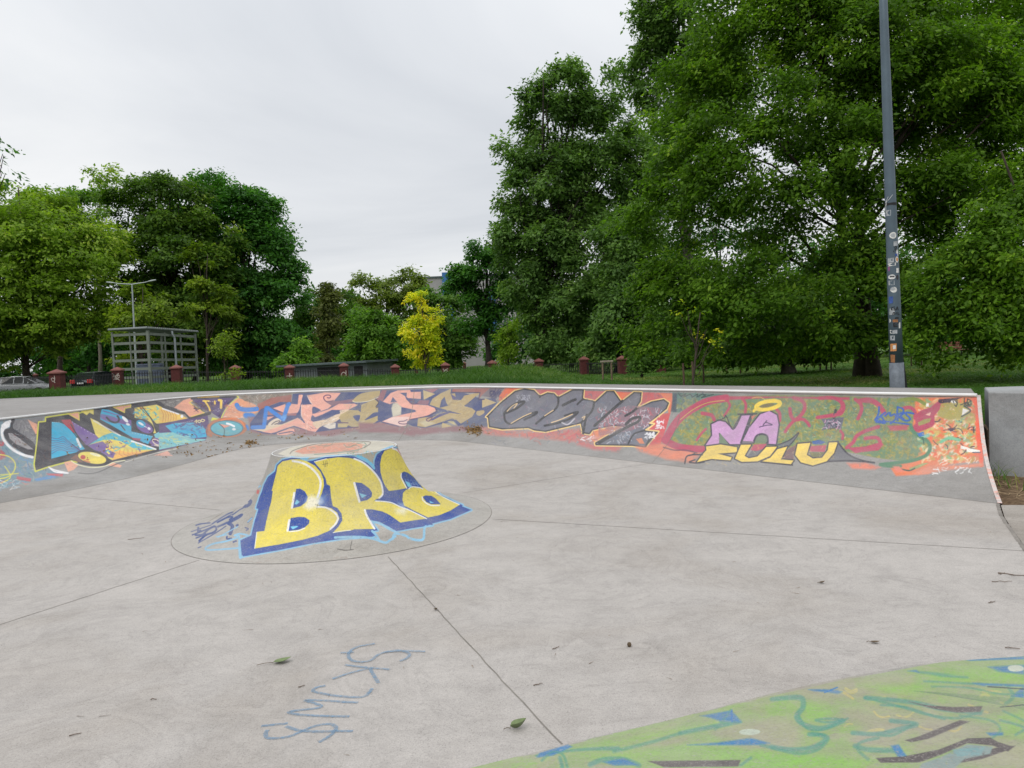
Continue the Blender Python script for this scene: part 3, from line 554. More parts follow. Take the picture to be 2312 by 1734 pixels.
c.L(TG, 8, "835,490 855,540 920,590 985,630 1012,690 975,760 860,805 700,830 560,845", soft=1.2); c.L(TG, 5, "640,245 625,300", soft=1); c.L((128, 140, 70), 8, "720,260 820,245 900,255 960,290", soft=1); c.P((60, 110, 190), "890,560 950,545 965,590 910,590", patchy=.2); c.P((140, 190, 170), "930,590 1000,560 1010,590 960,600", patchy=.2); c.L((50, 90, 80), 2, "945,600 955,660")
c.L(TG, 7, "560,848 640,860 740,860", soft=1.5); c.P((160, 165, 110), "820,880 950,830 1000,830 900,880 830,900", patchy=.2); c.L((60, 80, 70), 3, "740,885 820,900 870,880"); c.P((220, 130, 108), "250,830 420,830 560,870 500,890 300,880", soft=3, patchy=.4); c.P((226, 130, 110), "670,860 730,860 780,910 700,915", soft=2, patchy=.3); c.P((224, 140, 112), "850,920 1000,860 1300,850 1490,830 1500,860 1200,890 900,940", soft=3, patchy=.4)
c.scrib([(238, 238, 238), (222, 222, 222)], 20, (1040, 870, 1380, 925), 9, 2, 30, .7, .85); c.scrib([(240, 236, 226), (232, 150, 110)], 22, (1060, 770, 1450, 850), 10, 2.2, -25, .4, .7)
# paint is worn low on the transition; black line of shadowed steel under the coping is real geometry

# ---------------- low cone with three bubble letters
VC = Canvas(330, 970, 830, 330, 2.0, 5)
c = VC
LB = (132, 184, 214); DB = (34, 70, 150); YB = (224, 206, 88); WB = (236, 234, 232)
c.crop(380, 960, 2.911)
c.P((198, 192, 176), "720,190 800,150 960,115 1250,102 1440,108 1497,130 1400,165 1180,195 960,210 780,208", soft=1); c.P((212, 142, 118), "830,175 900,145 1040,122 1200,115 1280,130 1270,155 1180,172 1020,185 880,192", soft=1, patchy=.35); c.scrib([(150, 140, 122), (110, 130, 110), (205, 160, 140), (224, 160, 135), (150, 110, 92)], 60, (860, 118, 1270, 185), 16, 1.6, -6, .25, .6); c.L((120, 110, 100), 1.8, "800,190 830,165 960,128 1120,112 1280,108 1330,118 1290,150"); c.L((96, 120, 104), 2, "1290,118 1300,135 1260,160 1140,180 960,195", alpha=.7)
c.crop(520, 980, 5.53); q1 = lambda t: c.tr(t)
c.crop(800, 980, 6.9125); q2 = lambda t, k=c.o: np.stack([k[0] + parse(t)[:, 0] / k[2], k[1] + parse(t)[:, 1] / k[2]], 1)
def b1(t): p = parse(t); return np.stack([520 + p[:, 0] / 5.53, 980 + p[:, 1] / 5.53], 1)
b2 = q2
c.P((170, 165, 150), np.vstack([b1("590,310 1000,290"), b2("0,325 440,262 640,200 660,240 480,560 0,500"), b1("1100,500 600,420")]), raw=True, patchy=.25); c.crop(800, 980, 6.9125); c.scrib([(130, 180, 200), (190, 150, 120), (110, 150, 110), (150, 150, 145), (120, 185, 215)], 70, (-300, 290, 420, 480), 8, 1.8, 30, .8, .8)
c.P((120, 180, 210), b1("590,390 640,310 800,290 1000,290 940,340 760,310"), raw=True, patchy=.3)
OUT = np.vstack([b1("770,298 650,325 580,390 560,470 475,535 420,635 395,720 365,790 322,932 352,938 300,1110 262,1270 125,1330 145,1535 600,1455 1040,1365 1400,1310 1770,1285"), b2("310,1598 325,1588 262,1520 368,1510 250,1350 400,1390 540,1450 650,1522 900,1475 1225,1425 1215,1402 1500,1330 1825,1190 1682,1132 1692,1112 1630,1090 1350,955 1130,775 870,535 700,290 650,222 590,205 440,262 350,325 318,420 308,560 200,455 0,355"), b1("1450,275 1200,290 1030,335 940,345 860,310")])
c.L(LB, 6.5, OUT, sm=0, closed=True, raw=True, patchy=.2); c.P(DB, OUT, raw=True, soft=.5)
for t in ("600,1640 640,1560 800,1590 880,1640 1070,1650 1100,1460 1200,1440", "270,1370 400,1400 520,1470 640,1530", "280,1520 340,1580 380,1650", "-300,1620 60,1610 300,1640 480,1700 560,1660 640,1600"): c.L(LB, 5.5, b2(t), sm=1, raw=True, patchy=.35)
BB = b1("770,320 650,345 590,398 578,470 545,600 515,712 530,714 510,850 480,960 450,1090 425,1213 328,1225 300,1435 600,1385 900,1325 1100,1272 1240,1210 1330,1130 1362,1060 1335,985 1260,930 1130,905 1095,880 1110,830 1145,740 1170,650 1165,570 1130,480 1060,400 960,345 860,318")
RR = np.vstack([b1("1045,350 1180,315 1350,292 1480,300"), b2("0,395 120,450 230,530 330,630 415,740 448,850 448,935 400,1000 308,1042 430,1050 560,1080 700,1130 900,1205 1135,1325 960,1348 718,1388 640,1330 560,1275 440,1215 280,1180 158,1182 190,1270 322,1488 0,1492"), b1("1500,1210 1280,1240 1350,1160 1400,1080 1390,1000 1340,930 1280,905 1258,800 1245,650 1205,632 1190,560 1130,450")])
AA = b2("590,222 470,265 425,345 402,480 408,600 440,720 480,810 540,895 700,872 825,848 785,760 738,680 738,610 775,590 830,605 920,670 1080,858 990,840 900,832 840,862 800,880 758,925 750,1030 775,1120 870,1170 960,1215 1150,1308 1330,1270 1500,1200 1650,1105 1350,965 1130,785 870,545 710,310 650,235")
for A in (BB, RR, AA): c.P(YB, A, raw=True, soft=.5)
for A in (BB, RR, AA):
    lo = A.min(0); hi = A.max(0); c.crop(0, 0, 1)
    c.scrib([(214, 192, 66), (236, 220, 110), (200, 182, 70), (170, 150, 60)], 60, (lo[0] + 14, lo[1] + 12, hi[0] - 22, hi[1] - 14), 8, .9, -50, .5, .35)
for A, k_ in ((BB, 70), (RR, 80), (AA, 90)):
    lo = A.min(0); hi = A.max(0)
    for _ in range(k_):
        t_ = c.rng.random(); i_ = c.rng.integers(len(A)); j_ = c.rng.integers(len(A)); m_ = A[i_] * t_ + A[j_] * (1 - t_)
        c.crop(0, 0, 1); c.scrib([(120, 108, 52), (88, 82, 60), (150, 134, 60)], 1, (m_[0], m_[1], m_[0] + .1, m_[1] + .1), 5, .5, c.rng.uniform(0, 180), .5, .55)
for A in (b1("825,690 870,685 930,720 970,790 950,850 880,905 775,932 790,830"), b1("755,1055 850,1038 930,1042 988,1080 985,1120 930,1170 850,1200 725,1215 740,1130"), b2("15,757 120,770 230,850 278,920 270,985 200,1035 98,1057 58,920"), b2("1068,985 1110,963 1200,970 1270,1010 1350,1100 1200,1100 1120,1065")): c.P(DB, A, raw=True, soft=.5)
for A, w in ((b1("780,340 900,365 1000,420 1080,500 1125,590 1120,690 1090,790"), 5), (b1("1080,912 1200,925 1300,985 1345,1055 1310,1130 1250,1190"), 4), (b1("800,740 770,925"), 5), (b1("738,1080 715,1210"), 5), (b1("740,1222 850,1210 930,1178"), 2.5), (b2("0,390 120,440 240,530 340,640 410,750 440,860 440,950 390,1000"), 4), (b2("0,770 80,1060"), 5), (b2("165,1190 200,1290 315,1480"), 4.5), (b2("330,1050 560,1070 720,1140 900,1210 1130,1325"), 2.5), (b2("600,228 690,270 780,390"), 4.5), (b2("735,620 735,690 820,850"), 2.5), (b2("1060,985 1080,1050 1190,1115 1330,1118"), 2.5), (b2("850,860 900,828 1010,840 1070,860"), 2.5), (b2("1150,800 1350,965 1640,1105"), 2), (b1("305,1430 330,1230"), 1.8), (b1("1285,1235 1400,1215 1500,1205"), 1.8), (b1("1050,350 1200,312"), 1.8)): c.L(WB, w, A, raw=True, patchy=.12)
for A in (b1("800,880 830,820 868,852 830,885"), b1("750,1160 830,1150 850,1160 780,1195"), b2("75,925 195,960 120,1005"), b2("1175,1045 1250,1080 1180,1080"), b2("790,740 860,760 900,830 840,830")): c.P((120, 196, 224), A, raw=True)
c.scrib([(190, 210, 235), (120, 160, 210)], 26, (912, 1080, 950, 1102), 7, .9, 60, .8, .8)
c.P((238, 234, 226), b1("960,800 1010,770 1120,800 1150,850 1090,920 980,950 920,920"), raw=True, soft=6, alpha=.85); c.P((170, 190, 220), b1("1100,780 1180,780 1190,880 1110,890"), raw=True, soft=7, alpha=.6); c.P((240, 236, 226), b2("640,1180 780,1150 830,1200 780,1260 660,1240"), raw=True, soft=6, alpha=.75); c.P((200, 210, 230), b2("680,1070 780,1090 780,1150 700,1120"), raw=True, soft=4, alpha=.6)
for t in ("1160,340 1175,410", "1185,340 1190,410", "1205,335 1210,400", "1150,385 1220,370", "1090,880 1080,940", "1060,885 1120,900"): c.L((88, 82, 60), 1, b1(t), raw=True, sm=0, alpha=.8)
c.L((200, 110, 90), 2.2, b2("665,230 870,520 1130,770 1330,900"), raw=True, alpha=.7); c.L((110, 190, 225), 5, b2("50,345 180,400 260,470 290,490 310,540"), raw=True)
c.crop(380, 1080, 8.296)
DK = (52, 74, 130)
for q, w in (("520,885 600,860 780,840", 3.2), ("430,1005 560,960 800,880", 2.4), ("450,1065 620,1000 870,900", 3.2), ("510,1070 640,1060 730,980 860,905 900,960 840,1020 720,1060 640,1120 580,1180", 4.6), ("560,930 560,1010 600,985", 5), ("520,1125 640,1080 700,1040", 3), ("560,1220 900,1020 1080,900", 2.4), ("820,860 1000,740 1190,640 1180,680 1000,790", 3.4), ("920,830 1100,740 1200,730 1150,780", 4), ("930,910 1120,830 1230,760 1380,685 1340,730 1180,820", 4.6), ("1130,850 1200,900 1180,990 1160,1040", 8), ("1100,1100 1100,1140 1180,1130", 4), ("1200,690 1330,600 1400,560", 2.6), ("1280,890 1300,880", 5), ("1220,1200 1270,1180", 4), ("560,1305 610,1290", 3), ("1440,930 1500,950 1460,980", 2.6), ("1490,830 1570,745", 2.6)): c.L(DK, w, q)
c.E(DK, 1480, 480, 110, 62, -35); c.E((182, 176, 168), 1470, 470, 34, 18, -30); c.P((196, 84, 84), "1650,290 1660,215 1710,230 1690,300")
for q, w in (("930,1110 1080,1030 1300,910", 2.4), ("1480,1070 1350,1045 1240,1075 1330,1100 1100,1180 850,1230 700,1310 780,1350 1320,1310", 4), ("1490,820 1570,750", 2), ("1330,1140 1340,1470 1380,1470", 5), ("900,1100 1100,1060", 2.6), ("1640,190 1720,150", 4)): c.L(LB, w, q, patchy=.15)
for q in ("1150,600 1420,410 1640,190", "1200,640 1500,380 1640,240", "730,830 1100,600 1300,470"): c.L((110, 92, 80), 1.2, q, alpha=.7)
c.crop(520, 980, 5.53); c.L((70, 66, 64), 2, "1340,1440 1430,1455 1510,1450"); c.L((70, 66, 64), 1.6, "1520,1340 1500,1440 1540,1445"); c.scrib([(120, 112, 105), (140, 130, 120), (150, 120, 110)], 60, (100, 1540, 1700, 1640), 14, .9, -8, .2, .5)

# ---------------- green bank in the foreground corner
GC = Canvas(980, 1440, 1560, 330, 1.4, 9)
c = GC; c.crop(1040, 1380, 1.739)
GN = (146, 196, 92); G2 = (150, 172, 118); TL = (84, 150, 142); BU = (52, 124, 190); DKP = (92, 84, 86)
c.P((154, 178, 116), "-80,720 -60,540 50,590 300,565 600,482 900,408 1215,338 1500,274 1760,228 1990,176 2400,152 2600,156 2600,760", soft=.8, alpha=.9)
c.scrib([(142, 186, 92), (160, 178, 128), (162, 164, 134), (146, 184, 104), (168, 166, 142), (168, 180, 118), (172, 164, 150)], 420, (60, 230, 2400, 700), 60, 16, -8, .35, .3)
for q in ("1000,470 1200,430 1330,450 1300,560 1100,540", "1500,400 1700,400 1900,430 1850,500 1600,470", "1560,480 1750,470 1700,560 1550,600", "1850,440 2050,470 2000,520 1800,560", "2000,560 2212,530 2300,640 2050,640", "500,600 900,560 1000,600 700,680", "1250,300 1700,262 1750,300 1450,350", "600,520 800,480 900,500 700,550"): c.P((174, 166, 148), q, sm=1, soft=14, alpha=.7)
for q in ("480,580 900,530 1250,575 1450,600 1300,640 700,640", "1340,360 1480,400 1420,440 1350,430", "1560,300 1780,290 1990,250 2000,270 1700,330", "2100,420 2212,400 2212,520 2120,500", "400,560 700,500 1000,440 1060,450 700,530", "1150,560 1400,580 1640,600 1560,640 1100,640", "1500,520 1540,540 1700,560 1560,585", "1760,250 2100,230 2212,240 2212,280 1900,275"): c.P((142, 196, 88), q, soft=9, alpha=.6)
c.scrib([(226, 200, 110), (220, 205, 120)], 14, (1480, 290, 2150, 500), 34, 6, 0, .2, .5)
for q, w in (("1225,355 1330,350 1345,380 1320,420 1350,455 1420,470 1500,440", 14), ("1395,435 1440,430 1500,435 1440,445 1395,437", 6), ("1220,545 1300,558 1380,550 1430,520 1420,500 1370,495", 12), ("1550,545 1600,560 1700,565", 14), ("1540,490 1640,495 1740,470 1790,455 1690,440", 12), ("1590,345 1700,355 1800,370 1900,395 2040,410", 12), ("1650,375 1750,385 1850,420 1900,435", 5), ("1800,250 1990,262", 6), ("1820,278 2050,290", 5), ("300,575 420,560 620,550", 9), ("860,490 1000,460 1100,440", 8), ("2120,440 2212,470 2180,500", 7), ("390,590 400,620", 10), ("510,610 560,590 640,590 700,615", 14), ("1140,590 1100,620", 8)): c.L(TL, w * .85, q, soft=2, alpha=.7)
for q in ("890,533 1000,525 1140,508 1215,530 1180,537", "940,418 1060,400 1100,440 1020,445 980,430", "1365,315 1430,318 1500,325 1480,332 1390,325", "1755,243 1790,240 1800,252", "1975,190 2212,178 2212,195 2000,197", "2070,228 2212,220 2212,250 2110,238", "310,560 420,525 440,540 360,580 300,585", "560,600 640,585 700,615 600,615", "2065,492 2130,490 2130,502 2080,504", "1690,545 1720,540 1760,600 1720,595", "2010,285 2212,292 2212,300 2050,296", "2160,340 2212,300 2212,345"): c.P(BU, q, soft=2.5, patchy=.2, alpha=.85)
c.L(BU, 3, "1430,330 1480,310", sm=0)
for q, w in (("600,560 760,520 900,480 1050,450", 5), ("1000,470 1040,430 1062,395", 4), ("1180,537 1260,560 1330,575 1400,560 1440,520 1432,500 1380,492", 8), ("1330,420 1360,470 1420,475 1520,430", 5), ("1590,345 1720,380 1850,420 1960,430 2050,400", 6), ("1780,455 1700,500 1640,500", 6), ("1600,600 1560,560 1570,530 1640,512", 7), ("1960,420 2080,440 2120,480 2080,520", 5), ("2130,400 2212,440", 5), ("1850,300 2000,305 2120,330 2212,326", 4), ("2150,300 2170,340 2140,370", 8), ("320,600 360,560 400,575 420,620", 6)): c.L((74, 150, 132), w, q, soft=1.6, alpha=.6); c.L(BU, 3, "1065,440 1065,400", sm=0)
for q in ("1760,362 1830,378 1940,385 2050,382 2040,405 1950,408 1850,390", "1745,522 1800,505 1960,440 2000,445 1840,515 1770,530", "735,598 1100,598 1090,625 800,625", "1630,595 1740,590 1880,560 1990,515 2080,512 2110,530 2170,550 2150,570 2090,545 1990,535 1880,585 1800,615 1650,615", "2100,555 2180,545 2160,560 2050,600 1940,620 1990,590"): c.P(DKP, q, soft=1.2, patchy=.1)
c.P((140, 160, 158), "1810,620 1890,590 1990,540 2090,550 2080,580 1980,600 1940,640 1800,640", soft=2, patchy=.3); c.P((126, 168, 172), "1930,560 2060,550 2040,585 1950,590", soft=2, alpha=.8)
c.E((196, 206, 188), 1135, 482, 42, 13, 0, patchy=.15); c.E((205, 212, 196), 2180, 230, 32, 9, patchy=.2)
for k in range(9): c.L((92, 128, 96), 1.2, f"{1780+k*26},{318+k*4} {2212},{352+k*5}", sm=0, alpha=.6)
c.L((50, 70, 66), 2.5, "2070,300 2212,310", sm=0); c.L((50, 70, 66), 2.5, "2120,384 2212,374", sm=0)
# anything beyond the frame edge simply carries on green
# ------------------------------------------------------------------ skate park concrete
HC = .94
BASE_L = np.array([(-8.9, 6.2), (-7.8, 8.1), (-6.9, 9.7), (-6.25, 10.95), (-5.88, 12.5), (-5.72, 14.0), (-5.5, 14.85), (-5.05, 15.3), (-4.3, 15.4), (-3.3, 15.28), (-2.45, 15.1), (-1.75, 14.95), (-1.15, 14.55), (4.77, 7.2)])
COP_L = np.array([(-10.9, 7.4), (-9.9, 9.6), (-9.25, 11.5), (-8.8, 13.4), (-8.62, 15.2), (-8.7, 17.3), (-8.4, 18.5), (-7.5, 19.15), (-6.1, 19.1), (-4.1, 18.72), (-2.55, 18.35), (-1.25, 17.75), (-.15, 16.5), (5.65, 8.88)])
def dense(P, n_curve=7, n_lin=70):
    a = smooth_pts(P[:-1], False, n_curve)
    t = np.linspace(0, 1, n_lin + 1)[1:, None]
    return np.vstack([a, P[-2] * (1 - t) + P[-1] * t])
QB = dense(BASE_L); QC = dense(COP_L)
PRT = np.array([0, .15, .30, .44, .56, .66, .75, .82, .885, .945, 1.0]); PRZ = np.array([0, .045, .105, .17, .245, .33, .43, .55, .69, .84, 1.0])
# smooth monotone profile, resampled evenly along its length
_t = np.linspace(0, 1, 200); _z = np.interp(_t, PRT, PRZ); _k = np.ones(15) / 15
_z = np.convolve(np.pad(_z, 7, mode='reflect', reflect_type='odd'), _k, 'valid'); _z[0] = 0; _z[-1] = 1
_l = np.r_[0, np.cumsum(np.hypot(np.diff(_t) * 1.5, np.diff(_z) * HC))]; _l /= _l[-1]
def prof(v): return np.interp(v, _l, _t), np.interp(v, _l, _z) * HC
def qpos(u, v):
    """u in column index units, v 0..1 up the transition"""
    i = np.clip(u.astype(int), 0, len(QB) - 2); f = (u - i)[..., None]
    b = QB[i] * (1 - f) + QB[i + 1] * f; c = QC[i] * (1 - f) + QC[i + 1] * f
    t, z = prof(v); xy = b + (c - b) * t[..., None]
    return np.concatenate([xy, np.broadcast_to(z[..., None], xy.shape[:-1] + (1,))], -1)
qlen = np.r_[0, np.cumsum(np.hypot(*np.diff((QB + QC) / 2, axis=0).T))]; qlen /= qlen[-1]
TW, TH = 4600, 320
uu = np.interp((np.arange(TW) + .5) / TW, qlen, np.arange(len(QB)))
vv = (np.arange(TH) + .5) / TH
UU, VV = np.meshgrid(uu, vv)
PX, PY = project(qpos(UU, VV))
wall_img = to_image("wall_paint", WC.sample(PX, PY)); del UU, VV, PX, PY

CONC = (.395, .370, .350)
m_floor = concrete("floor_concrete", CONC, .13, 1.0)
m_deck = concrete("deck_concrete", (.275, .262, .255), .16, .8)
m_wall = painted_concrete("painted_wall", (.285, .275, .265), wall_img, .93, .25, .5)
m_block = concrete("block_concrete", (.32, .33, .34), .25, .8, 1.2)
m_dark = simple("joint_dirt", (.20, .183, .165), .9)
m_white = simple("white_steel", (.74, .74, .74), .35, 0, .06, 3)
m_steel = simple("grey_steel", (.30, .31, .32), .4, .6, .15, 5)

qp = empty("quarter_pipe", (BASE_L[-1][0], BASE_L[-1][1], 0), 0, "long curved concrete quarter pipe covered in graffiti with a white steel lip", "skate ramp")
def local(o, root):
    o.parent = root; o.matrix_parent_inverse = Matrix.Translation(-Vector(root.location)); return o
nv = 26; nu = len(QB)
gu, gv = np.meshgrid(np.arange(nu), np.linspace(0, 1, nv)); V = qpos(gu.astype(float), gv).reshape(-1, 3)
ids = np.arange(nu * nv).reshape(nv, nu)
F = np.stack([ids[:-1, :-1], ids[:-1, 1:], ids[1:, 1:], ids[1:, :-1]], -1).reshape(-1, 4)
tr_o = local(mesh_np("transition", V, F, m_wall, None, True), qp)
uvl = tr_o.data.uv_layers.new(name="UVMap")
UVv = np.stack([qlen[gu.ravel()], gv.ravel()], 1)
uvl.data.foreach_set("uv", UVv[F.ravel()].astype(np.float32).ravel())
# deck: from the coping outwards
BACK = np.array([(-26, 9.0), (-25, 14.5), (-23, 19.5), (-20, 22.8), (-17.5, 24.2), (-14.8, 24.1), (-12.2, 23.6), (-9.8, 22.9), (-7.4, 22.0), (-5.3, 21.35), (-3.3, 20.6), (-1.7, 20.0), (-.1, 18.9), (6.36, 10.12)])
QK = dense(BACK)
zt = HC - .004
V = []; 
for k in range(7):
    t = k / 6; xy = QC * (1 - t) + QK * t; V.append(np.c_[xy, np.full(nu, zt)])
V.append(np.c_[QK, np.full(nu, -.4)])
V = np.vstack(V); ids = np.arange(nu * 8).reshape(8, nu)
F = np.stack([ids[:-1, :-1], ids[:-1, 1:], ids[1:, 1:], ids[1:, :-1]], -1).reshape(-1, 4)
local(mesh_np("deck", V, F, m_deck), qp)
# right end wall following the profile, with a slim raised edge strip
e0 = np.array([*BASE_L[-1], 0.]); v_ = np.linspace(0, 1, 24); E = qpos(np.full(24, nu - 1.0), v_)
side = MB(); base = [(p[0], p[1], -.35) for p in E] + [(6.36, 10.12, -.35)]; top = [tuple(p) for p in E] + [(6.36, 10.12, zt)]
n = len(top); side.add(base + top, [(i, i + 1, n + i + 1, n + i) for i in range(n - 1)])
local(side.build("end_wall", m_block), qp)
st = MB(); d_ = np.array([.785, -.62, 0]) * .04
ins = [tuple(p + np.array([0, 0, .006])) for p in E]; outs = [tuple(p + d_ + np.array([0, 0, .006])) for p in E]; outd = [tuple(p + d_ + np.array([0, 0, -.12])) for p in E]
n = len(E); st.add(ins + outs + outd, [(i, n + i, n + i + 1, i + 1) for i in range(n - 1)] + [(n + i, 2 * n + i, 2 * n + i + 1, n + i + 1) for i in range(n - 1)])
m_strip, nt, b = newmat("scuffed_edge")
v = objvec(nt); r = ramp(nt, noise(nt, 9, 5, .7, v).outputs['Fac'], [(.35, (.42, .36, .34)), (.5, (.55, .5, .48)), (.62, (.62, .30, .24))]); nt.links.new(r.outputs[0], b.inputs['Base Color']); b.inputs['Roughness'].default_value = .6
local(st.build("edge_strip", m_strip), qp)
# coping: white painted steel tube, cut into lengths by fine gaps
cop3 = np.c_[QC, np.full(nu, HC + .006)]
mid = ((QB - QC) / np.linalg.norm(QB - QC, axis=1)[:, None]) * .012
cop3[:, :2] += mid
cp = MB(); cp.tube([tuple(p) for p in cop3], .021, 10)
local(cp.build("coping", m_white, None, True), qp)
# seams in the transition
def seam(u, w=.012):
    P = qpos(np.full(20, float(u)), np.linspace(0.01, .985, 20)); Q = qpos(np.full(20, float(u) + .02), np.linspace(0.01, .985, 20))
    d = Q - P; d /= np.linalg.norm(d, axis=1)[:, None]; nrm = np.array([0, 0, .002])
    mb = MB(); A = [tuple(p - q * w / 2 + nrm) for p, q in zip(P, d)]; B = [tuple(p + q * w / 2 + nrm) for p, q in zip(P, d)]
    mb.add(A + B, [(i, 20 + i, 21 + i, i + 1) for i in range(19)]); return mb
j = seam(10 * 7 + 0.5); local(j.build("seam", m_dark), qp)
u2 = 12 * 7 + 70 * np.linalg.norm(np.array([2.0, 10.66]) - BASE_L[-2]) / np.linalg.norm(BASE_L[-1] - BASE_L[-2])
local(seam(u2, .009).build("seam", m_dark), qp)

# floor sheet
fl = [(-18, -8), (9, -8), (1.2, -.6), (2.2, 1.9), (3.2, 4.1), (3.94, 5.64), (4.23, 6.23), (4.47, 6.7)] + [(4.77, 7.2)]
floor_poly = fl + [(5.4, 8.3), (-.3, 16.0), (-1.0, 17.0), (-4, 17.8), (-7.8, 18.2), (-8.2, 15), (-8.9, 11.3), (-10.2, 7.6), (-14, 2)]
g = MB(); g.add([(x, y, 0) for x, y in floor_poly], [tuple(range(len(floor_poly)))])
floor = tag(g.build("pavement", m_floor), kind='structure')
m_slab = concrete("slab_concrete", (.36, .33, .30), .25, 1.0)
slab = [(4.79, 7.18), (4.49, 6.68), (4.25, 6.21), (3.96, 5.62), (3.22, 4.08), (2.22, 1.88), (1.22, -.62), (9, -8), (14, -2), (12, 5.5), (6.4, 6.75), (5.4, 7.05)]
g = MB(); g.add([(x, y, -.012) for x, y in slab], [tuple(range(len(slab)))])
tag(g.build("pavement", m_slab), kind='structure')

def strip(pts, w, z=.0015):
    mb = MB(); P = [np.array(p[:2]) for p in pts]; L = []; R = []
    for i, p in enumerate(P):
        d = P[min(i + 1, len(P) - 1)] - P[max(i - 1, 0)]; d = d / np.linalg.norm(d); nn = np.array([-d[1], d[0]]) * w / 2
        L.append((*(p + nn), z)); R.append((*(p - nn), z))
    n = len(P); mb.add(L + R, [(i, n + i, n + i + 1, i + 1) for i in range(n - 1)]); return mb
def wob(a, b, n=40, amp=.0022):
    a, b = np.array(a[:2]), np.array(b[:2]); t = np.linspace(0, 1, n)[:, None]; d = (b - a) / np.linalg.norm(b - a)
    return list(a + (b - a) * t + np.array([-d[1], d[0]]) * RNG.normal(0, amp, (n, 1)))
G = lambda x, y: atz(x, y, 0)
joints = [((1112, 1172), (2330, 1245), .008), ((876, 1257), (1268, 1681), .0085), ((449, 1265), (-20, 1417), .008), ((1045, 1113), (1471, 1046), .008), ((149, 1120), (497, 1152), .008)]
for a, b_, w in joints: local(strip(wob(G(*a), G(*b_)), w).build("joint", m_dark, None), floor)
local(strip([tuple(p) for p in QB], .016).build("joint", m_dark), floor)
local(strip(wob((4.77, 7.2), (4.47, 6.7)) + wob((4.47, 6.7), (3.94, 5.64)) + wob((3.94, 5.64), (3.2, 4.1)), .03).build("joint", m_dark), floor)

# faded blue tag sprayed on the floor
m_tag, nt, b = newmat("faded_blue_spray"); b.inputs['Base Color'].default_value = (*[x * .9 for x in lin((118, 150, 178))], 1); b.inputs['Roughness'].default_value = .85
tp = N(nt, 'ShaderNodeBsdfTransparent'); mx = N(nt, 'ShaderNodeMixShader')
a = ramp(nt, noise(nt, 60, 5, .75, objvec(nt)).outputs['Fac'], [(.34, .12), (.62, .72)]); nt.links.new(a.outputs[0], mx.inputs[0])
nt.links.new(tp.outputs[0], mx.inputs[1]); nt.links.new(b.outputs[0], mx.inputs[2]); nt.links.new(mx.outputs[0], nt.nodes['Material Output'].inputs[0])
tg = MB()
for kk, q in enumerate(("150,1105 300,1090 450,1075", "225,1150 200,1190 220,1240 330,1245 480,1220 620,1160 750,1110 870,1085 960,1090 1000,1130 960,1190 880,1250 800,1290", "430,1110 600,1160 800,1170 1000,1165 1190,1165",
          "1150,1000 900,995 600,980 460,950 600,925 780,905 830,880 760,850 650,815 900,820 1100,835 1250,840", "880,650 780,670 740,710 850,740 1000,765 1200,780 1320,770 1380,720 1410,680",
          "1480,620 1420,520 1380,450", "1100,415 1300,440 1610,465", "960,575 1150,510 1370,455", "1050,280 1200,270", "1440,175 1250,210 1150,270 1150,340 1230,380 1380,370 1500,290 1700,250 1830,290 1800,340 1720,375", "1530,275 1750,258 2010,265")):
    p = smooth_pts(parse(q), False, 6); P = [G(560 + x / 5.027, 1420 + y / 5.027) for x, y in p]
    s_ = strip(P, .020, .002 + kk * .0004); tg.add(s_.v, s_.f)
local(tg.build("painted_tag", m_tag), floor)

# ------------------------------------------------------------------ low cone in the middle
VX, VY, VR, VH, VT = -1.916, 7.775, 1.635, .766, .636
PZ = np.array([0, .022, .06, .12, .20, .30, .42, .54, .65, .735, VH]) ; PR = np.array([VR, 1.42, 1.27, 1.12, .99, .885, .80, .735, .69, .66, .652])
_zz = np.linspace(0, VH, 160); _rr = np.interp(_zz, PZ, PR); _ll = np.r_[0, np.cumsum(np.hypot(np.diff(_zz), np.diff(_rr)))]; _ll /= _ll[-1]
def vpos(th, v):
    z = np.interp(v, _ll, _zz); r = np.interp(v, _ll, _rr)
    return np.stack([VX + r * np.cos(th), VY + r * np.sin(th), z], -1)
TW2, TH2 = 2200, 420
th = (np.arange(TW2) + .5) / TW2 * 2 * np.pi; v2 = (np.arange(TH2) + .5) / TH2
TT, VV = np.meshgrid(th, v2); Pp = vpos(TT, VV); PX, PY = project(Pp); smp = VC.sample(PX, PY)
dth = vpos(TT + .01, VV) - Pp; dvv = vpos(TT, np.clip(VV + .01, 0, 1)) - Pp + 1e-9
nr = np.cross(dth, dvv); nr /= np.linalg.norm(nr, axis=2)[..., None] + 1e-12
fc = ((CAM - Pp) * nr).sum(2) / np.linalg.norm(CAM - Pp, axis=2)
smp *= np.clip(fc / .06, 0, 1)[..., None]
cone_img = to_image("cone_paint", smp)
m_cone = painted_concrete("painted_cone", (.37, .35, .325), cone_img, .92, .22, .5)
vol = empty("volcano_ramp", (VX, VY, 0), 0, "round concrete volcano ramp with yellow and blue bubble letters on its side", "skate ramp")
na, nb = 128, 26
ga, gb = np.meshgrid(np.arange(na + 1), np.linspace(0, 1, nb)); V = vpos(ga / na * 2 * np.pi, gb).reshape(-1, 3)
ids = np.arange((na + 1) * nb).reshape(nb, na + 1)
F = np.stack([ids[:-1, :-1], ids[:-1, 1:], ids[1:, 1:], ids[1:, :-1]], -1).reshape(-1, 4)
V[:, 2] += .003
o = local(mesh_np("cone", V, F, m_cone, None, True), vol); uvl = o.data.uv_layers.new(name="UVMap")
uvl.data.foreach_set("uv", np.stack([ga.ravel() / na, gb.ravel()], 1)[F.ravel()].astype(np.float32).ravel())
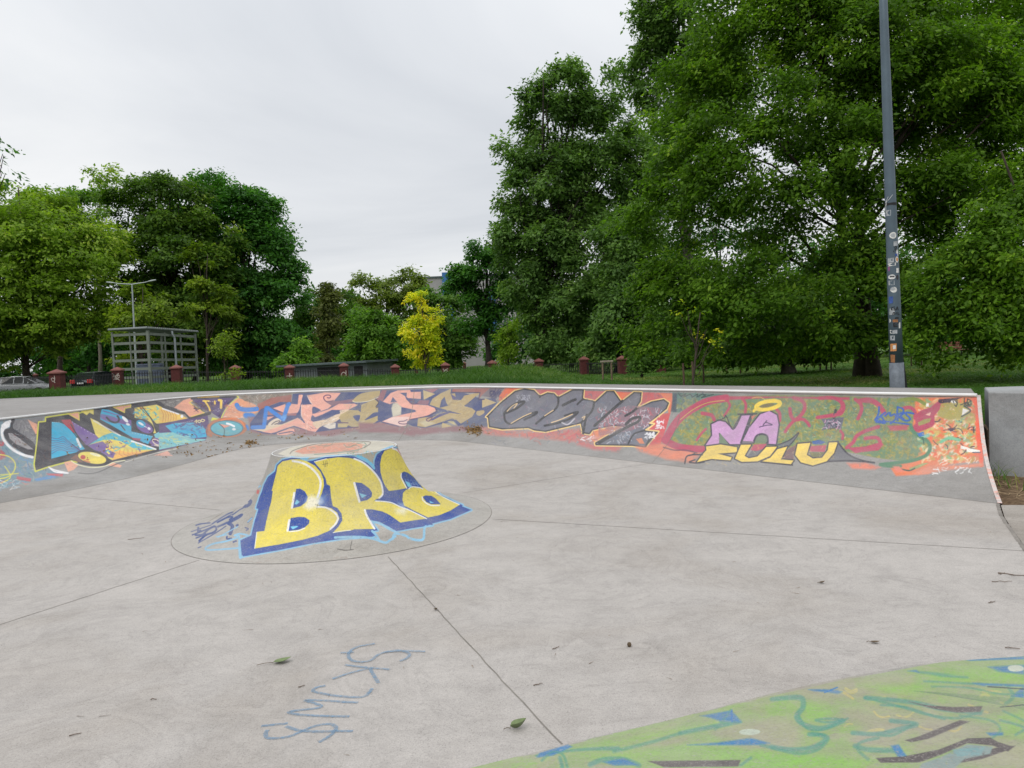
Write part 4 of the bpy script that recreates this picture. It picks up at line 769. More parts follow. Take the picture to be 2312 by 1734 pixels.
# flat top with faded painting, planar uv
S = 512; gx, gy = np.meshgrid((np.arange(S) + .5) / S * 2 - 1, (np.arange(S) + .5) / S * 2 - 1)
Pp = np.stack([VX + gx * VT, VY + gy * VT, np.full_like(gx, VH)], -1); PX, PY = project(Pp)
top_img = to_image("cone_top_paint", VC.sample(PX, PY))
m_top = painted_concrete("painted_top", (.38, .36, .34), top_img, .95, .2, .6)
a_ = np.arange(64) / 64 * 2 * np.pi
V = np.vstack([[VX, VY, VH + .004]] + [np.c_[VX + r * np.cos(a_), VY + r * np.sin(a_), np.full(64, VH + .004)] for r in (.3, VT)])
F = [(0, 1 + i, 1 + (i + 1) % 64) for i in range(64)] + [(1 + i, 65 + i, 65 + (i + 1) % 64, 1 + (i + 1) % 64) for i in range(64)]
o = local(mesh_np("top", V, F, m_top), vol); uvl = o.data.uv_layers.new(name="UVMap")
co = np.array([o.data.vertices[l.vertex_index].co[:2] for l in o.data.loops]); uvl.data.foreach_set("uv", (((co - [VX, VY]) / VT + 1) / 2).astype(np.float32).ravel())
rim = MB(); rim.tube([(VX + (VT + .008) * math.cos(t), VY + (VT + .008) * math.sin(t), VH - .004) for t in np.linspace(0, 2 * np.pi, 97)], .009, 8, False)
local(rim.build("rim", m_white, None, True), vol)
local(strip([(VX + VR * math.cos(t), VY + VR * math.sin(t)) for t in np.linspace(0, 2 * np.pi, 129)], .008, .0032).build("joint", m_dark), vol)

# ------------------------------------------------------------------ green painted bank under the photographer
BL = [atz(x, y, 0)[:2] for x, y in ((900, 1776), (1058, 1737), (1210, 1700), (1370, 1660), (1500, 1630), (1600, 1605), (1740, 1568), (1860, 1541), (1980, 1518), (2060, 1503), (2180, 1492), (2312, 1483))]
BL = [BL[0] + (BL[0] - BL[3]) * 3.0] + BL + [BL[-1] + np.array([.75, .05])]
BL = np.array(BL); SL = math.tan(math.radians(11))
back = np.array([BL[i] * .0 + np.array([np.interp(i, [0, len(BL) - 1], [-1.9, 2.4]), -1.2]) for i in range(len(BL))])
nk = 14; rows = []
for k in range(nk + 1):
    t = k / nk; xy = BL * (1 - t) + back * t
    dd = np.linalg.norm(xy - BL, axis=1); rows.append(np.c_[xy, .004 + dd * SL * np.clip(dd / .25, .25, 1)])
V = np.vstack(rows); n = len(BL); ids = np.arange(n * (nk + 1)).reshape(nk + 1, n)
F = np.stack([ids[:-1, :-1], ids[1:, :-1], ids[1:, 1:], ids[:-1, 1:]], -1).reshape(-1, 4)
x0, x1, y0, y1 = -2.2, 3.6, -1.3, 4.0
S1, S2 = 2000, 1800
gx, gy = np.meshgrid(x0 + (np.arange(S1) + .5) / S1 * (x1 - x0), y0 + (np.arange(S2) + .5) / S2 * (y1 - y0))
from_y = np.interp(gx, BL[:, 0], BL[:, 1]); dd = np.clip(from_y - gy, 0, 9)
Pp = np.stack([gx, gy, .004 + dd * .97 * SL * np.clip(dd / .25, .25, 1)], -1)
dep = (Pp - CAM) @ FW; PX, PY = project(Pp); bad = dep < .6
s_ = GC.sample(np.where(bad, -9e3, PX), np.where(bad, -9e3, PY))
gcol = np.array((140, 176, 104)) / 255.
outf = ((PY > 1755) | bad | (PX > 2500) | (PX < 1000))[..., None]
full = np.concatenate([np.broadcast_to(gcol * .93, Pp.shape), np.full(Pp.shape[:2] + (1,), .93)], 2)
s_ = np.where(outf & (s_[..., 3:] < .3), full, s_)
bank_img = to_image("bank_paint", s_); del gx, gy, Pp, PX, PY, s_, full
m_bank = painted_concrete("painted_bank", (.36, .345, .32), bank_img, .84, .18, .8)
bo = mesh_np("bank_ramp", V, F, m_bank, None, False); tag(bo, "low sloping concrete bank sprayed light green with blue and black strokes", "skate ramp")
uvl = bo.data.uv_layers.new(name="UVMap"); uvl.data.foreach_set("uv", np.stack([(V[:, 0] - x0) / (x1 - x0), (V[:, 1] - y0) / (y1 - y0)], 1)[F.ravel()].astype(np.float32).ravel())
# ------------------------------------------------------------------ terrain
PARK = np.vstack([BACK[::-1], [(-26, 9.0)], [(-20, -8), (3.2, -8), (9, -8), (14, -2), (12, 5.5), (6.4, 6.75), (5.4, 7.05), (4.8, 7.2)]])
def sdist(P, X, Y):
    Q = np.roll(P, -1, 0); d = np.full(X.shape, 1e9); ins = np.zeros(X.shape, bool)
    for (ax, ay), (bx, by) in zip(P, Q):
        vx, vy = bx - ax, by - ay; t = np.clip(((X - ax) * vx + (Y - ay) * vy) / (vx * vx + vy * vy + 1e-12), 0, 1)
        d = np.minimum(d, (X - ax - t * vx) ** 2 + (Y - ay - t * vy) ** 2)
        if ay != by: ins ^= ((ay > Y) != (by > Y)) & (X < (bx - ax) * (Y - ay) / (by - ay) + ax)
    d = np.sqrt(d); return np.where(ins, -d, d)
_ph = RNG.uniform(0, 6.28, 12)
def sstep(x, a, b): t = np.clip((x - a) / (b - a), 0, 1); return t * t * (3 - 2 * t)
def hgt0(X, Y):
    left = sstep(X, 5.0, -1.5)                       # 1 behind the left deck, 0 on the right lawn
    z = .42 + .46 * left
    far = sstep(Y, 26, 40); zf = .30 + .35 * sstep(X, -4, -18)
    zf = np.where(X > 3, .35, zf)
    z = z * (1 - far) + zf * far
    z = z + .36 * np.exp(-((X - .6) / 2.0) ** 2 - ((Y - 26) / 2.6) ** 2) + .07 * np.exp(-((X + 4.5) / 5.5) ** 2 - ((Y - 27) / 3.0) ** 2) + .10 * np.exp(-((X + 13) / 6) ** 2 - ((Y - 29.5) / 3) ** 2)
    lot = sstep(Y, 44.5, 48) * sstep(X, -4, -9); z = z * (1 - lot) + .12 * lot
    z += (.035 * np.sin(X * .9 + _ph[0]) * np.sin(Y * .8 + _ph[1]) + .02 * np.sin(X * 2.3 + Y * 1.1 + _ph[2])) * sstep(Y, 12, 16)
    # low dirt strip by the ramp's right end
    dirt = sstep(Y, 10.8, 8.6) * sstep(X, 4, 5.2)
    z = z * (1 - dirt) + .0 * dirt
    return z
def hgt(X, Y):
    X = np.asarray(X, float); Y = np.asarray(Y, float); z = hgt0(X, Y); sd = sdist(PARK, X, Y)
    z = np.where((sd < 1.2) & (Y > 11), np.minimum(z, .86 + .04 * np.clip(sd, 0, 5)), z)
    z = np.where(sd < -.25, -.4, z); z = np.where((sd <= 0) & (sd >= -.25) & (Y < 9), -.06, z)
    return z
def axis(a, b, c, d, fine, coarse):
    return np.unique(np.round(np.r_[np.linspace(a, b, coarse), np.arange(b, c, fine), np.linspace(c, d, coarse)], 3))
xs = axis(-420, -30, 22, 420, .4, 26); ys = axis(-200, -2, 50, 620, .4, 26)
XX, YY = np.meshgrid(xs, ys); ZZ = hgt(XX, YY)
V = np.stack([XX, YY, ZZ], -1).reshape(-1, 3); ids = np.arange(XX.size).reshape(XX.shape)
F = np.stack([ids[:-1, :-1], ids[:-1, 1:], ids[1:, 1:], ids[1:, :-1]], -1).reshape(-1, 4)
m_ground, nt, b = newmat("lawn_soil"); v = objvec(nt)
c1 = ramp(nt, noise(nt, .5, 6, .7, v).outputs['Fac'], [(.3, (.04, .08, .016)), (.55, (.07, .13, .026)), (.75, (.12, .15, .045))]).outputs[0]
c2 = ramp(nt, noise(nt, 14, 5, .7, v).outputs['Fac'], [(.3, .6), (.6, 1.15)]).outputs[0]
cg = mixc(nt, 1, c1, c2, 'MULTIPLY')
gm = N(nt, 'ShaderNodeNewGeometry'); spz = N(nt, 'ShaderNodeSeparateXYZ'); nt.links.new(gm.outputs['Position'], spz.inputs[0])
# bare dirt next to the ramp's right end
mx_ = N(nt, 'ShaderNodeMapRange'); nt.links.new(spz.outputs[1], mx_.inputs[0]); mx_.inputs[1].default_value = 10.6; mx_.inputs[2].default_value = 9.6
my_ = N(nt, 'ShaderNodeMapRange'); nt.links.new(spz.outputs[0], my_.inputs[0]); my_.inputs[1].default_value = 3.5; my_.inputs[2].default_value = 4.5
mm = N(nt, 'ShaderNodeMath', operation='MULTIPLY'); nt.links.new(mx_.outputs[0], mm.inputs[0]); nt.links.new(my_.outputs[0], mm.inputs[1])
dc = ramp(nt, noise(nt, 26, 6, .75, v).outputs['Fac'], [(.3, (.05, .035, .022)), (.5, (.12, .08, .05)), (.7, (.22, .16, .10))]).outputs[0]
nt.links.new(mixc(nt, mm.outputs[0], cg, dc), b.inputs['Base Color']); b.inputs['Roughness'].default_value = .95; b.inputs['Specular IOR Level'].default_value = .1
tag(mesh_np("ground", V, F, m_ground, None, True), kind='structure')
m_asph = simple("asphalt", (.055, .055, .058), .9, 0, .3, 5)
g = MB(); g.add([(-60, 47, .15), (-9, 47, .15), (-9, 66, .15), (-60, 66, .15)], [(0, 1, 2, 3)]); tag(g.build("parking_lot", m_asph), kind='structure')

# ------------------------------------------------------------------ grass blades
def grass_mesh(name, pts, hmin, hmax, wid, mat, rng, lean=.45):
    n = len(pts); a = rng.uniform(0, 2 * np.pi, n); h = rng.uniform(hmin, hmax, n) * np.clip(rng.normal(1, .25, n), .5, 1.7) * (.75 + .5 * (.5 + .5 * np.sin(pts[:, 0] * 2.1 + np.sin(pts[:, 1] * 1.7)) * np.sin(pts[:, 1] * 2.4 + 1.3 * np.sin(pts[:, 0] * .9))))
    d = np.stack([np.cos(a), np.sin(a), np.zeros(n)], 1); ln = rng.normal(0, lean, (n, 2)) * h[:, None]
    w = (wid * rng.uniform(.6, 1.3, n))[:, None]
    up = np.c_[ln, h]
    p0 = pts - d * w; p1 = pts + d * w; m0 = pts + up * .55 - d * w * .7; m1 = pts + up * .55 + d * w * .7
    up2 = up.copy(); up2[:, :2] *= 1.5; up2[:, 2] *= .93; tip = pts + up2
    V = np.stack([p0, p1, m1, m0, tip], 1).reshape(-1, 3); k = np.arange(n)[:, None] * 5
    me = bpy.data.meshes.new(name)
    L = np.concatenate([k + [0, 1, 2, 3], k + [3, 2, 4]], 1).astype(np.int32)
    me.vertices.add(n * 5); me.vertices.foreach_set("co", V.astype(np.float32).ravel())
    me.loops.add(n * 7); me.loops.foreach_set("vertex_index", L.ravel())
    me.polygons.add(n * 2); ls = (np.arange(n)[:, None] * 7 + [0, 4]).ravel().astype(np.int32)
    me.polygons.foreach_set("loop_start", ls); me.polygons.foreach_set("loop_total", np.tile([4, 3], n).astype(np.int32))
    me.update(calc_edges=True)
    big = .5 + .5 * np.sin(pts[:, 0] * .7 + 1) * np.sin(pts[:, 1] * .55 + pts[:, 0] * .2)
    t = np.clip(.30 * rng.random(n) + .45 * rng.random(n) * big + .25 * big + .22 * sstep(pts[:, 0], 2, 5), 0, 1)  # grass paler to the right: dry stems, and colour lifted against canopy shade
    at = me.attributes.new("tint", 'FLOAT', 'POINT'); at.data.foreach_set("value", np.repeat(t, 5).astype(np.float32))
    me.materials.append(mat); o = bpy.data.objects.new(name, me); COL.objects.link(o); return o
m_grass = leaf_mat("grass_blades", [(0, (.028, .072, .015)), (.4, (.056, .132, .024)), (.75, (.105, .185, .04)), (1, (.28, .27, .11))], .35, .6)
g_rng = np.random.default_rng(21)
def scatter(n, x0, x1, y0, y1, power):
    """points with density falling off with distance"""
    u = g_rng.random(n); p = 1 - power
    y = (y0 ** p + u * (y1 ** p - y0 ** p)) ** (1 / p)
    x = g_rng.uniform(x0, x1, n); return x, y
x, y = scatter(420000, -1, 1, 10.2, 62, 1.6)
x = x * y * .82 + .5
ok = sdist(PARK, x, y) > .04
ok &= ~((y < 10.4) & (x < 6.6)) & ~((y > 46.5) & (x < -8.5))
x, y = x[ok], y[ok]; P = np.c_[x, y, hgt(x, y) - .01]
lft = sstep(x, 3, -2)
near_edge = np.clip(sdist(PARK, x, y) / .8, .35, 1)
keep = g_rng.random(len(x)) < (.9 + .1 * lft); P = P[keep]; lft = lft[keep]; near_edge = near_edge[keep]
o = grass_mesh("grass", P, .09, .24, .011, m_grass, g_rng)
# lawn is shorter under the trees: scale the blade heights there
co = np.empty(len(o.data.vertices) * 3, np.float32); o.data.vertices.foreach_get("co", co); co = co.reshape(-1, 5, 3)
sc_ = ((.42 + .58 * lft) * near_edge)[:, None]; wide = (1 + np.clip((P[:, 1] - 18) / 22, 0, 1.4))[:, None, None]
base = co[:, :1].copy(); base = (co[:, :1] + co[:, 1:2]) / 2; co[..., 2] = base[..., 2] + (co[..., 2] - base[..., 2]) * sc_
co[..., :2] = base[..., :2] + (co[..., :2] - base[..., :2]) * wide
o.data.vertices.foreach_set("co", co.astype(np.float32).ravel()); o.data.update()
tag(o, kind='stuff', label="long green grass growing behind the concrete deck", cat="grass")
# tufts and weeds by the ramp end
tx = np.r_[g_rng.normal(5.60, .04, 40), g_rng.normal(5.40, .05, 16), g_rng.uniform(6.3, 8.5, 500)]; ty = np.r_[g_rng.normal(8.5, .22, 40), g_rng.normal(8.0, .18, 16), g_rng.uniform(9.9, 10.8, 500)]
o = grass_mesh("grass_tufts", np.c_[tx, ty, hgt(tx, ty) - .01], .07, .24, .005, m_grass, g_rng, .4); tag(o, kind='stuff', label="tall grass tufts growing in the gap beside the ramp end", cat="grass")
# wood chips and dry litter on the dirt
m_chip = leaf_mat("wood_chips", [(0, (.05, .03, .018)), (.5, (.17, .11, .06)), (1, (.36, .27, .16))], 0, .85)
n = 2600; cx = g_rng.uniform(4.9, 9.5, n); cy = g_rng.uniform(6.7, 10.2, n)
okc = (sdist(np.array([(4.72, 7.22), (5.75, 9.0), (6.36, 10.1), (9.6, 10.2), (9.6, 6.2), (6.5, 6.75), (5.35, 7.03)]), cx, cy) < 0); cx, cy = cx[okc], cy[okc]; n = len(cx)
o = grass_mesh("wood_chips", np.c_[cx, cy, hgt(cx, cy) + .004], .02, .09, .007, m_chip, g_rng, 2.0)
co = np.empty(len(o.data.vertices) * 3, np.float32); o.data.vertices.foreach_get("co", co); co = co.reshape(-1, 5, 3); b0 = co[:, :1, 2:3]
co[..., 2:3] = b0 + (co[..., 2:3] - b0) * .25; o.data.vertices.foreach_set("co", co.ravel()); o.data.update()
tag(o, kind='stuff', label="brown wood chips and dry litter on the dirt by the block", cat="wood chips")

# ------------------------------------------------------------------ trees
class Foliage:
    def __init__(s): s.P = []; s.T = []
    def leaves(s, ctr, out, n_per, size, spread, flat, droop, rng, tint_c, asp=.5):
        """n_per leaves round each cluster centre; out = outward unit vectors"""
        m = len(ctr); n = m * n_per
        C = np.repeat(ctr, n_per, 0); O = np.repeat(out, n_per, 0)
        g = rng.normal(0, 1, (n, 3)); g /= np.maximum(np.linalg.norm(g, axis=1, keepdims=True), .6)
        g *= (rng.random(n) ** .45)[:, None] * 1.25
        sp_ = np.repeat(spread * rng.uniform(.6, 1.35, m), n_per)[:, None]
        off = g * sp_ * [1, 1, flat]
        rad = (off[:, :2] * O[:, :2]).sum(1) / sp_[:, 0]
        off[:, 2] -= droop * sp_[:, 0] * np.clip(rad, 0, 2) ** 1.5
        p = C + off
        nrm = rng.normal(0, .55, (n, 3)); nrm[:, 2] += .9; nrm += O * .45
        nrm /= np.linalg.norm(nrm, axis=1, keepdims=True)
        ax = O * .6 + rng.normal(0, .7, (n, 3)); ax[:, 2] -= .25 + droop * .6
        ax -= nrm * (ax * nrm).sum(1, keepdims=True); ax /= np.linalg.norm(ax, axis=1, keepdims=True) + 1e-9
        sd_ = np.cross(nrm, ax)
        L = (size * rng.uniform(.5, 1.55, n))[:, None]
        mid = p + ax * L * .42
        s.P.append(np.stack([p, mid + sd_ * L * asp * .5 - nrm * L * .05, p + ax * L - nrm * L * .12, mid - sd_ * L * asp * .5 - nrm * L * .05], 1))
        tc = np.repeat(tint_c, n_per); s.T.append(np.clip(.62 * tc + .38 * rng.random(n), 0, 1))
    def build(s, name, mat, parent):
        P = np.concatenate(s.P); n = len(P); T = np.concatenate(s.T)
        o = mesh_np(name, P.reshape(-1, 3), np.arange(n * 4).reshape(n, 4), mat, parent)
        at = o.data.attributes.new("tint", 'FLOAT', 'POINT'); at.data.foreach_set("value", np.repeat(T, 4).astype(np.float32))
        return o

def lump(d, ph):
    return 1 + .16 * np.sin(d[:, 0] * 3.1 + ph[0]) * np.sin(d[:, 2] * 3.7 + ph[1]) + .12 * np.sin(d[:, 1] * 5 + d[:, 2] * 4 + ph[2])

def make_tree(name, label, mat, bark, trunk, blobs, n_cl, per, size, seed, spread=.55, flat=.45, droop=.35, tr=.22, cat="tree", group=None, limbs=26, shell=.42, tint_bias=0.0, lean=None, stems=1, asp=.5, twig=.018, bough=11, upright=False):
    """trunk: (x,y,z) base. blobs: list of (cx,cy,cz,rx,ry,rz) in world metres"""
    rng = np.random.default_rng(seed); base = np.array(trunk, float)
    root = empty(name, tuple(base), 0, label, cat, group)
    B = np.array([b[:6] for b in blobs], float); wts = (B[:, 3] * B[:, 4] * B[:, 5]) ** (2 / 3); wts = wts / wts.sum()
    fo = Foliage(); cents = []; outs = []; boughs = []; btint = []
    for b, w in zip(B, wts):
        k = max(4, int(n_cl * w)); nb_ = max(3, int(round(k / bough)))
        d = rng.normal(0, 1, (nb_, 3)); d /= np.linalg.norm(d, axis=1, keepdims=True)
        r = shell + (1 - shell) * rng.random(nb_) ** .6; r *= rng.uniform(.85, 1.08, nb_)
        bc = b[:3] + d * b[3:6] * r[:, None] * .95; boughs.append(bc)
        bt = rng.normal(0, .22, nb_)
        which = rng.integers(0, nb_, k); br = max(.45, .36 * (b[3] * b[4] * b[5]) ** (1 / 3)) * rng.uniform(.55, 1.25, nb_)
        g_ = rng.normal(0, 1, (k, 3)); g_ /= np.linalg.norm(g_, axis=1, keepdims=True); g_ *= (rng.random(k) ** .5)[:, None]
        c_ = bc[which] + g_ * br[which][:, None] * [1, 1, .85 if not upright else 1.35]
        far_ = np.hypot(g_[:, 0], g_[:, 1]); c_[:, 2] -= droop * .5 * br[which] * far_ ** 2
        cents.append(c_); btint.append(bt[which])
        o_ = c_ - np.array([base[0], base[1], b[2] - b[5] * .3]); o_ = o_ / np.linalg.norm(o_, axis=1, keepdims=True) + (c_ - bc[which]) / br[which][:, None]
        outs.append(o_ / (np.linalg.norm(o_, axis=1, keepdims=True) + 1e-9))
    boughs = np.vstack(boughs); btint = np.concatenate(btint)
    cents = np.vstack(cents); outs = np.vstack(outs)
    ok = cents[:, 2] > base[2] + .5; cents, outs, btint = cents[ok], outs[ok], btint[ok]
    tint = np.clip(rng.normal(.45 + tint_bias, .13, len(cents)) + btint, 0, 1)
    fo.leaves(cents, outs, per, size, spread, flat, droop, rng, tint, asp)
    o = fo.build("crown", mat, root); o.matrix_parent_inverse = Matrix.Translation(-Vector(base))
    # trunk and limbs
    top = np.average(B[:, :3], axis=0, weights=wts); zt_ = (B[:, 2] + B[:, 5] * .3).max()
    mb = MB()
    for sidx in range(stems):
        so = np.zeros(3) if stems == 1 else np.array([rng.normal(0, tr * 1.2), rng.normal(0, tr * 1.2), 0])
        hx = np.array([top[0], top[1], zt_]) + (0 if stems == 1 else np.array([rng.normal(0, 1.4), rng.normal(0, 1), -rng.uniform(0, 2)]))
        q = [];
        for t in np.linspace(0, 1, 9):
            p = (base + so) * (1 - t) + hx * t; p[:2] = (base + so)[:2] * (1 - t ** 1.4) + hx[:2] * t ** 1.4
            if 0 < t < 1: p[:2] += rng.normal(0, tr * .35, 2)
            q.append(p)
        q[0][2] -= .15
        k_ = 1 if stems == 1 else .75
        rad = [tr * k_ * (1.35 if i == 0 else 1.0) * (1 - .9 * (i / 8) ** .9) + .012 for i in range(9)]
        mb.tube([tuple(p) for p in q], rad, 9)
        sel = rng.choice(len(boughs), min(limbs, len(boughs)), replace=False)
        Q = np.array(q)
        for ci in sel:
            e = boughs[ci]; hz = base[2] + (e[2] - base[2]) * rng.uniform(.35, .75); j = np.interp(hz, Q[:, 2], np.arange(9)); j0 = int(min(j, 7)); s0 = Q[j0] + (Q[j0 + 1] - Q[j0]) * (j - j0)
            m_ = s0 * .5 + e * .5; m_[2] += np.linalg.norm(e - s0) * rng.uniform(-.02, .14); m_ += rng.normal(0, .12, 3) * np.linalg.norm(e - s0) * .4
            m1 = s0 * .72 + m_ * .28 + rng.normal(0, .05, 3)
            r0 = min(rad[j0] * .55, twig * 1.2 + np.linalg.norm(e - s0) * .009)
            mb.tube([tuple(s0), tuple(m1), tuple(m_), tuple(m_ * .45 + e * .55), tuple(e)], [r0, r0 * .85, r0 * .6, r0 * .4, .006], 5, False)
    t_ = mb.build("trunk", bark, root, True); t_.matrix_parent_inverse = Matrix.Translation(-Vector(base))
    return root

m_bark = simple("bark", (.055, .042, .032), .95, 0, .45, 7, .6); m_bark_l = simple("pale_bark", (.17, .15, .12), .9, 0, .35, 7, .4)
m_barkd = simple("dark_bark", (.032, .026, .022), .95, 0, .4, 7, .5)

def W3(px, py, Y): return aty(px, py, Y)
def blob(px, py, rx, ry, Y, dk=.85):
    c_ = W3(px, py, Y); k = Y / FPX
    return (c_[0], c_[1], c_[2], rx * k, max(rx, ry * .8) * k * dk, ry * k)
def base_at(px, Y, dz=0):
    p = W3(px, 860, Y); return (p[0], Y, float(hgt(p[0], Y)) + dz)

L_maple = leaf_mat("maple_leaves", [(0, (.030, .072, .008)), (.4, (.075, .160, .013)), (.75, (.14, .26, .02)), (1, (.25, .36, .035))], .45)
L_ash = leaf_mat("ash_leaves", [(0, (.072, .118, .012)), (.4, (.142, .242, .022)), (.75, (.222, .335, .035)), (1, (.35, .42, .06))], .45)
L_brown = leaf_mat("bronze_green_leaves", [(0, (.030, .066, .012)), (.45, (.070, .145, .018)), (.8, (.135, .225, .026)), (1, (.27, .33, .04))], .42)
L_dark = leaf_mat("dark_green_leaves", [(0, (.022, .072, .016)), (.45, (.052, .155, .026)), (.8, (.088, .235, .036)), (1, (.15, .31, .05))], .42)
L_pop = leaf_mat("poplar_leaves", [(0, (.052, .10, .028)), (.45, (.105, .20, .048)), (.8, (.175, .295, .07)), (1, (.32, .43, .15))], .38, .45)
L_lime = leaf_mat("lime_leaves", [(0, (.07, .12, .012)), (.5, (.16, .245, .022)), (1, (.32, .39, .04))], .42)
L_yel = leaf_mat("yellow_leaves", [(0, (.20, .34, .02)), (.35, (.48, .54, .03)), (.7, (.74, .66, .04)), (1, (.82, .56, .07))], .4)
L_mid = leaf_mat("mid_green_leaves", [(0, (.040, .085, .018)), (.45, (.085, .175, .028)), (.8, (.14, .26, .04)), (1, (.21, .33, .06))], .4)
L_thin = leaf_mat("olive_leaves", [(0, (.062, .092, .018)), (.5, (.13, .19, .03)), (1, (.23, .29, .055))], .4)
L_red = leaf_mat("reddish_leaves", [(0, (.050, .066, .02)), (.5, (.112, .135, .034)), (1, (.18, .20, .05))], .36)
L_bush = leaf_mat("bright_green_leaves", [(0, (.048, .105, .014)), (.45, (.098, .215, .024)), (.8, (.165, .31, .034)), (1, (.25, .39, .055))], .42)

MB_ = lambda *a, Y, **k: [blob(*q, Y=Y, **k) for q in a]
# far left group, beyond the car park
make_tree("ash_tree", "pale green drooping tree filling the left edge, hanging above the white car", L_ash, m_bark, base_at(62, 58), [blob(60, 560, 190, 120, 58), blob(-60, 640, 160, 190, 56), blob(150, 620, 150, 140, 57), blob(190, 720, 85, 75, 57), blob(60, 700, 170, 90, 56), blob(30, 470, 100, 55, 60), blob(110, 455, 70, 50, 60), blob(-20, 500, 70, 60, 58), blob(-70, 780, 70, 60, 56), blob(215, 560, 60, 60, 57), blob(150, 745, 60, 60, 57), blob(5, 755, 60, 50, 56)], 2700, 32, .30, 11, .8, .38, .55, .28, limbs=40, tint_bias=.08)
make_tree("round_topped_tree", "mid green round-topped tree at far left, just over the pale drooping one", L_bush, m_bark, base_at(140, 70), [blob(140, 465, 80, 70, 70), blob(70, 500, 80, 70, 70), blob(190, 560, 80, 90, 70)], 520, 34, .32, 12, .8, .45, .4, .26, limbs=20, tint_bias=-.05)
make_tree("thin_pale_tree", "sparse pale tree with bare white branches rising over the left group", L_ash, m_bark_l, base_at(225, 80), [blob(205, 400, 48, 28, 80), blob(255, 395, 45, 26, 80), blob(228, 450, 42, 36, 80), blob(232, 520, 45, 70, 80)], 100, 18, .36, 13, .75, .45, .5, .2, limbs=46, tint_bias=.25, shell=.2)
make_tree("bronze_tree", "large bronze-green maple behind the slatted shelter with yellowish fringe leaves", L_brown, m_barkd, base_at(385, 64), [blob(320, 470, 80, 90, 64), blob(400, 470, 85, 85, 63), blob(330, 590, 90, 110, 64), blob(420, 600, 100, 110, 62), blob(480, 690, 75, 90, 61), blob(360, 720, 110, 100, 63), blob(440, 770, 80, 70, 61), blob(500, 570, 60, 90, 63)], 2100, 32, .32, 14, .85, .42, .45, .32, limbs=44)
make_tree("dark_green_tree", "large dark green dome-shaped tree with a steep right edge above the fence", L_dark, m_barkd, base_at(560, 66), [blob(450, 450, 85, 70, 68), blob(520, 500, 85, 90, 67), blob(570, 590, 95, 110, 66), blob(620, 680, 75, 100, 65), blob(545, 720, 110, 110, 65), blob(590, 780, 90, 70, 64), blob(480, 620, 80, 120, 67), blob(640, 610, 40, 60, 66), blob(590, 490, 45, 60, 67), blob(655, 745, 45, 60, 65), blob(590, 500, 60, 80, 67), blob(635, 585, 50, 70, 66), blob(545, 450, 55, 55, 67)], 2600, 32, .32, 15, .85, .45, .4, .36, limbs=36, shell=.5)
make_tree("young_maple", "young lime-green maple growing behind and through the slatted shelter", L_lime, m_bark, base_at(318, 52), [blob(300, 665, 55, 45, 52), blob(365, 690, 50, 50, 51), blob(268, 730, 38, 45, 51), blob(330, 735, 70, 35, 52), blob(420, 700, 32, 36, 53), blob(285, 780, 35, 40, 52)], 240, 26, .26, 16, .5, .35, .45, .1, limbs=26, shell=.3)
make_tree("lime_branches", "yellowish leafy young tree in front of the dark dome tree", L_lime, m_bark, base_at(470, 58), [blob(480, 640, 45, 40, 58), blob(510, 690, 40, 40, 58), blob(460, 690, 50, 40, 58), blob(450, 590, 40, 40, 59)], 150, 24, .28, 17, .55, .35, .45, .1, limbs=20, shell=.3, tint_bias=-.15)
make_tree("orange_green_sapling", "slender orange and green sapling standing in front of the railing", L_lime, m_bark, base_at(508, 37), [blob(510, 800, 22, 45, 37), blob(512, 845, 30, 26, 37), blob(506, 765, 12, 26, 37)], 90, 20, .14, 18, .3, .5, .3, .04, limbs=10, tint_bias=-.1, shell=.2)
# middle distance
make_tree("columnar_tree", "thin brownish-green columnar tree left of the middle, behind the low shed", L_red, m_barkd, base_at(742, 62), [blob(738, 700, 32, 60, 62), blob(730, 780, 30, 50, 62), blob(748, 650, 22, 30, 62)], 240, 26, .28, 19, .6, .5, .35, .12, limbs=18, shell=.3)
make_tree("roadside_tree", "green tree right beside the dark dome tree, partly behind it", L_mid, m_barkd, base_at(690, 70), [blob(705, 680, 50, 45, 70), blob(690, 770, 60, 60, 70), blob(775, 700, 50, 60, 72)], 420, 30, .34, 20, .8, .45, .4, .2, limbs=14)
make_tree("broad_olive_tree", "broad olive-green tree with thin branches on the skyline above the yellow tree", L_thin, m_barkd, base_at(870, 78), [blob(830, 665, 50, 50, 78), blob(890, 650, 65, 48, 78), blob(940, 680, 45, 45, 78), blob(870, 730, 90, 60, 78), blob(800, 700, 30, 40, 78), blob(945, 645, 30, 30, 78)], 640, 28, .34, 22, .85, .4, .3, .3, limbs=60, shell=.35)
make_tree("bushy_tree", "bushy bright green tree left of the yellow tree", L_bush, m_barkd, base_at(845, 50), [blob(845, 745, 62, 52, 50), blob(810, 800, 40, 40, 50), blob(890, 790, 40, 50, 50), blob(860, 820, 50, 36, 49)], 560, 32, .24, 23, .6, .45, .45, .14, limbs=14)
make_tree("small_green_tree", "small leafy green bush just above the low shed roof", L_bush, m_barkd, base_at(672, 52), [blob(670, 812, 45, 26, 52), blob(680, 785, 16, 22, 52)], 180, 28, .24, 24, .5, .45, .4, .08, limbs=8, tint_bias=.1)
make_tree("yellow_tree", "bright yellow-leaved young tree in the centre, behind the fence", L_yel, m_bark, base_at(962, 44), [blob(945, 678, 15, 27, 44), blob(952, 715, 26, 24, 44), blob(985, 712, 17, 18, 44), blob(958, 745, 42, 24, 44), blob(948, 778, 36, 26, 44), blob(980, 778, 28, 28, 44), blob(962, 808, 40, 20, 44), blob(928, 760, 14, 30, 44)], 290, 28, .17, 25, .34, .45, .6, .07, limbs=26, shell=.2)
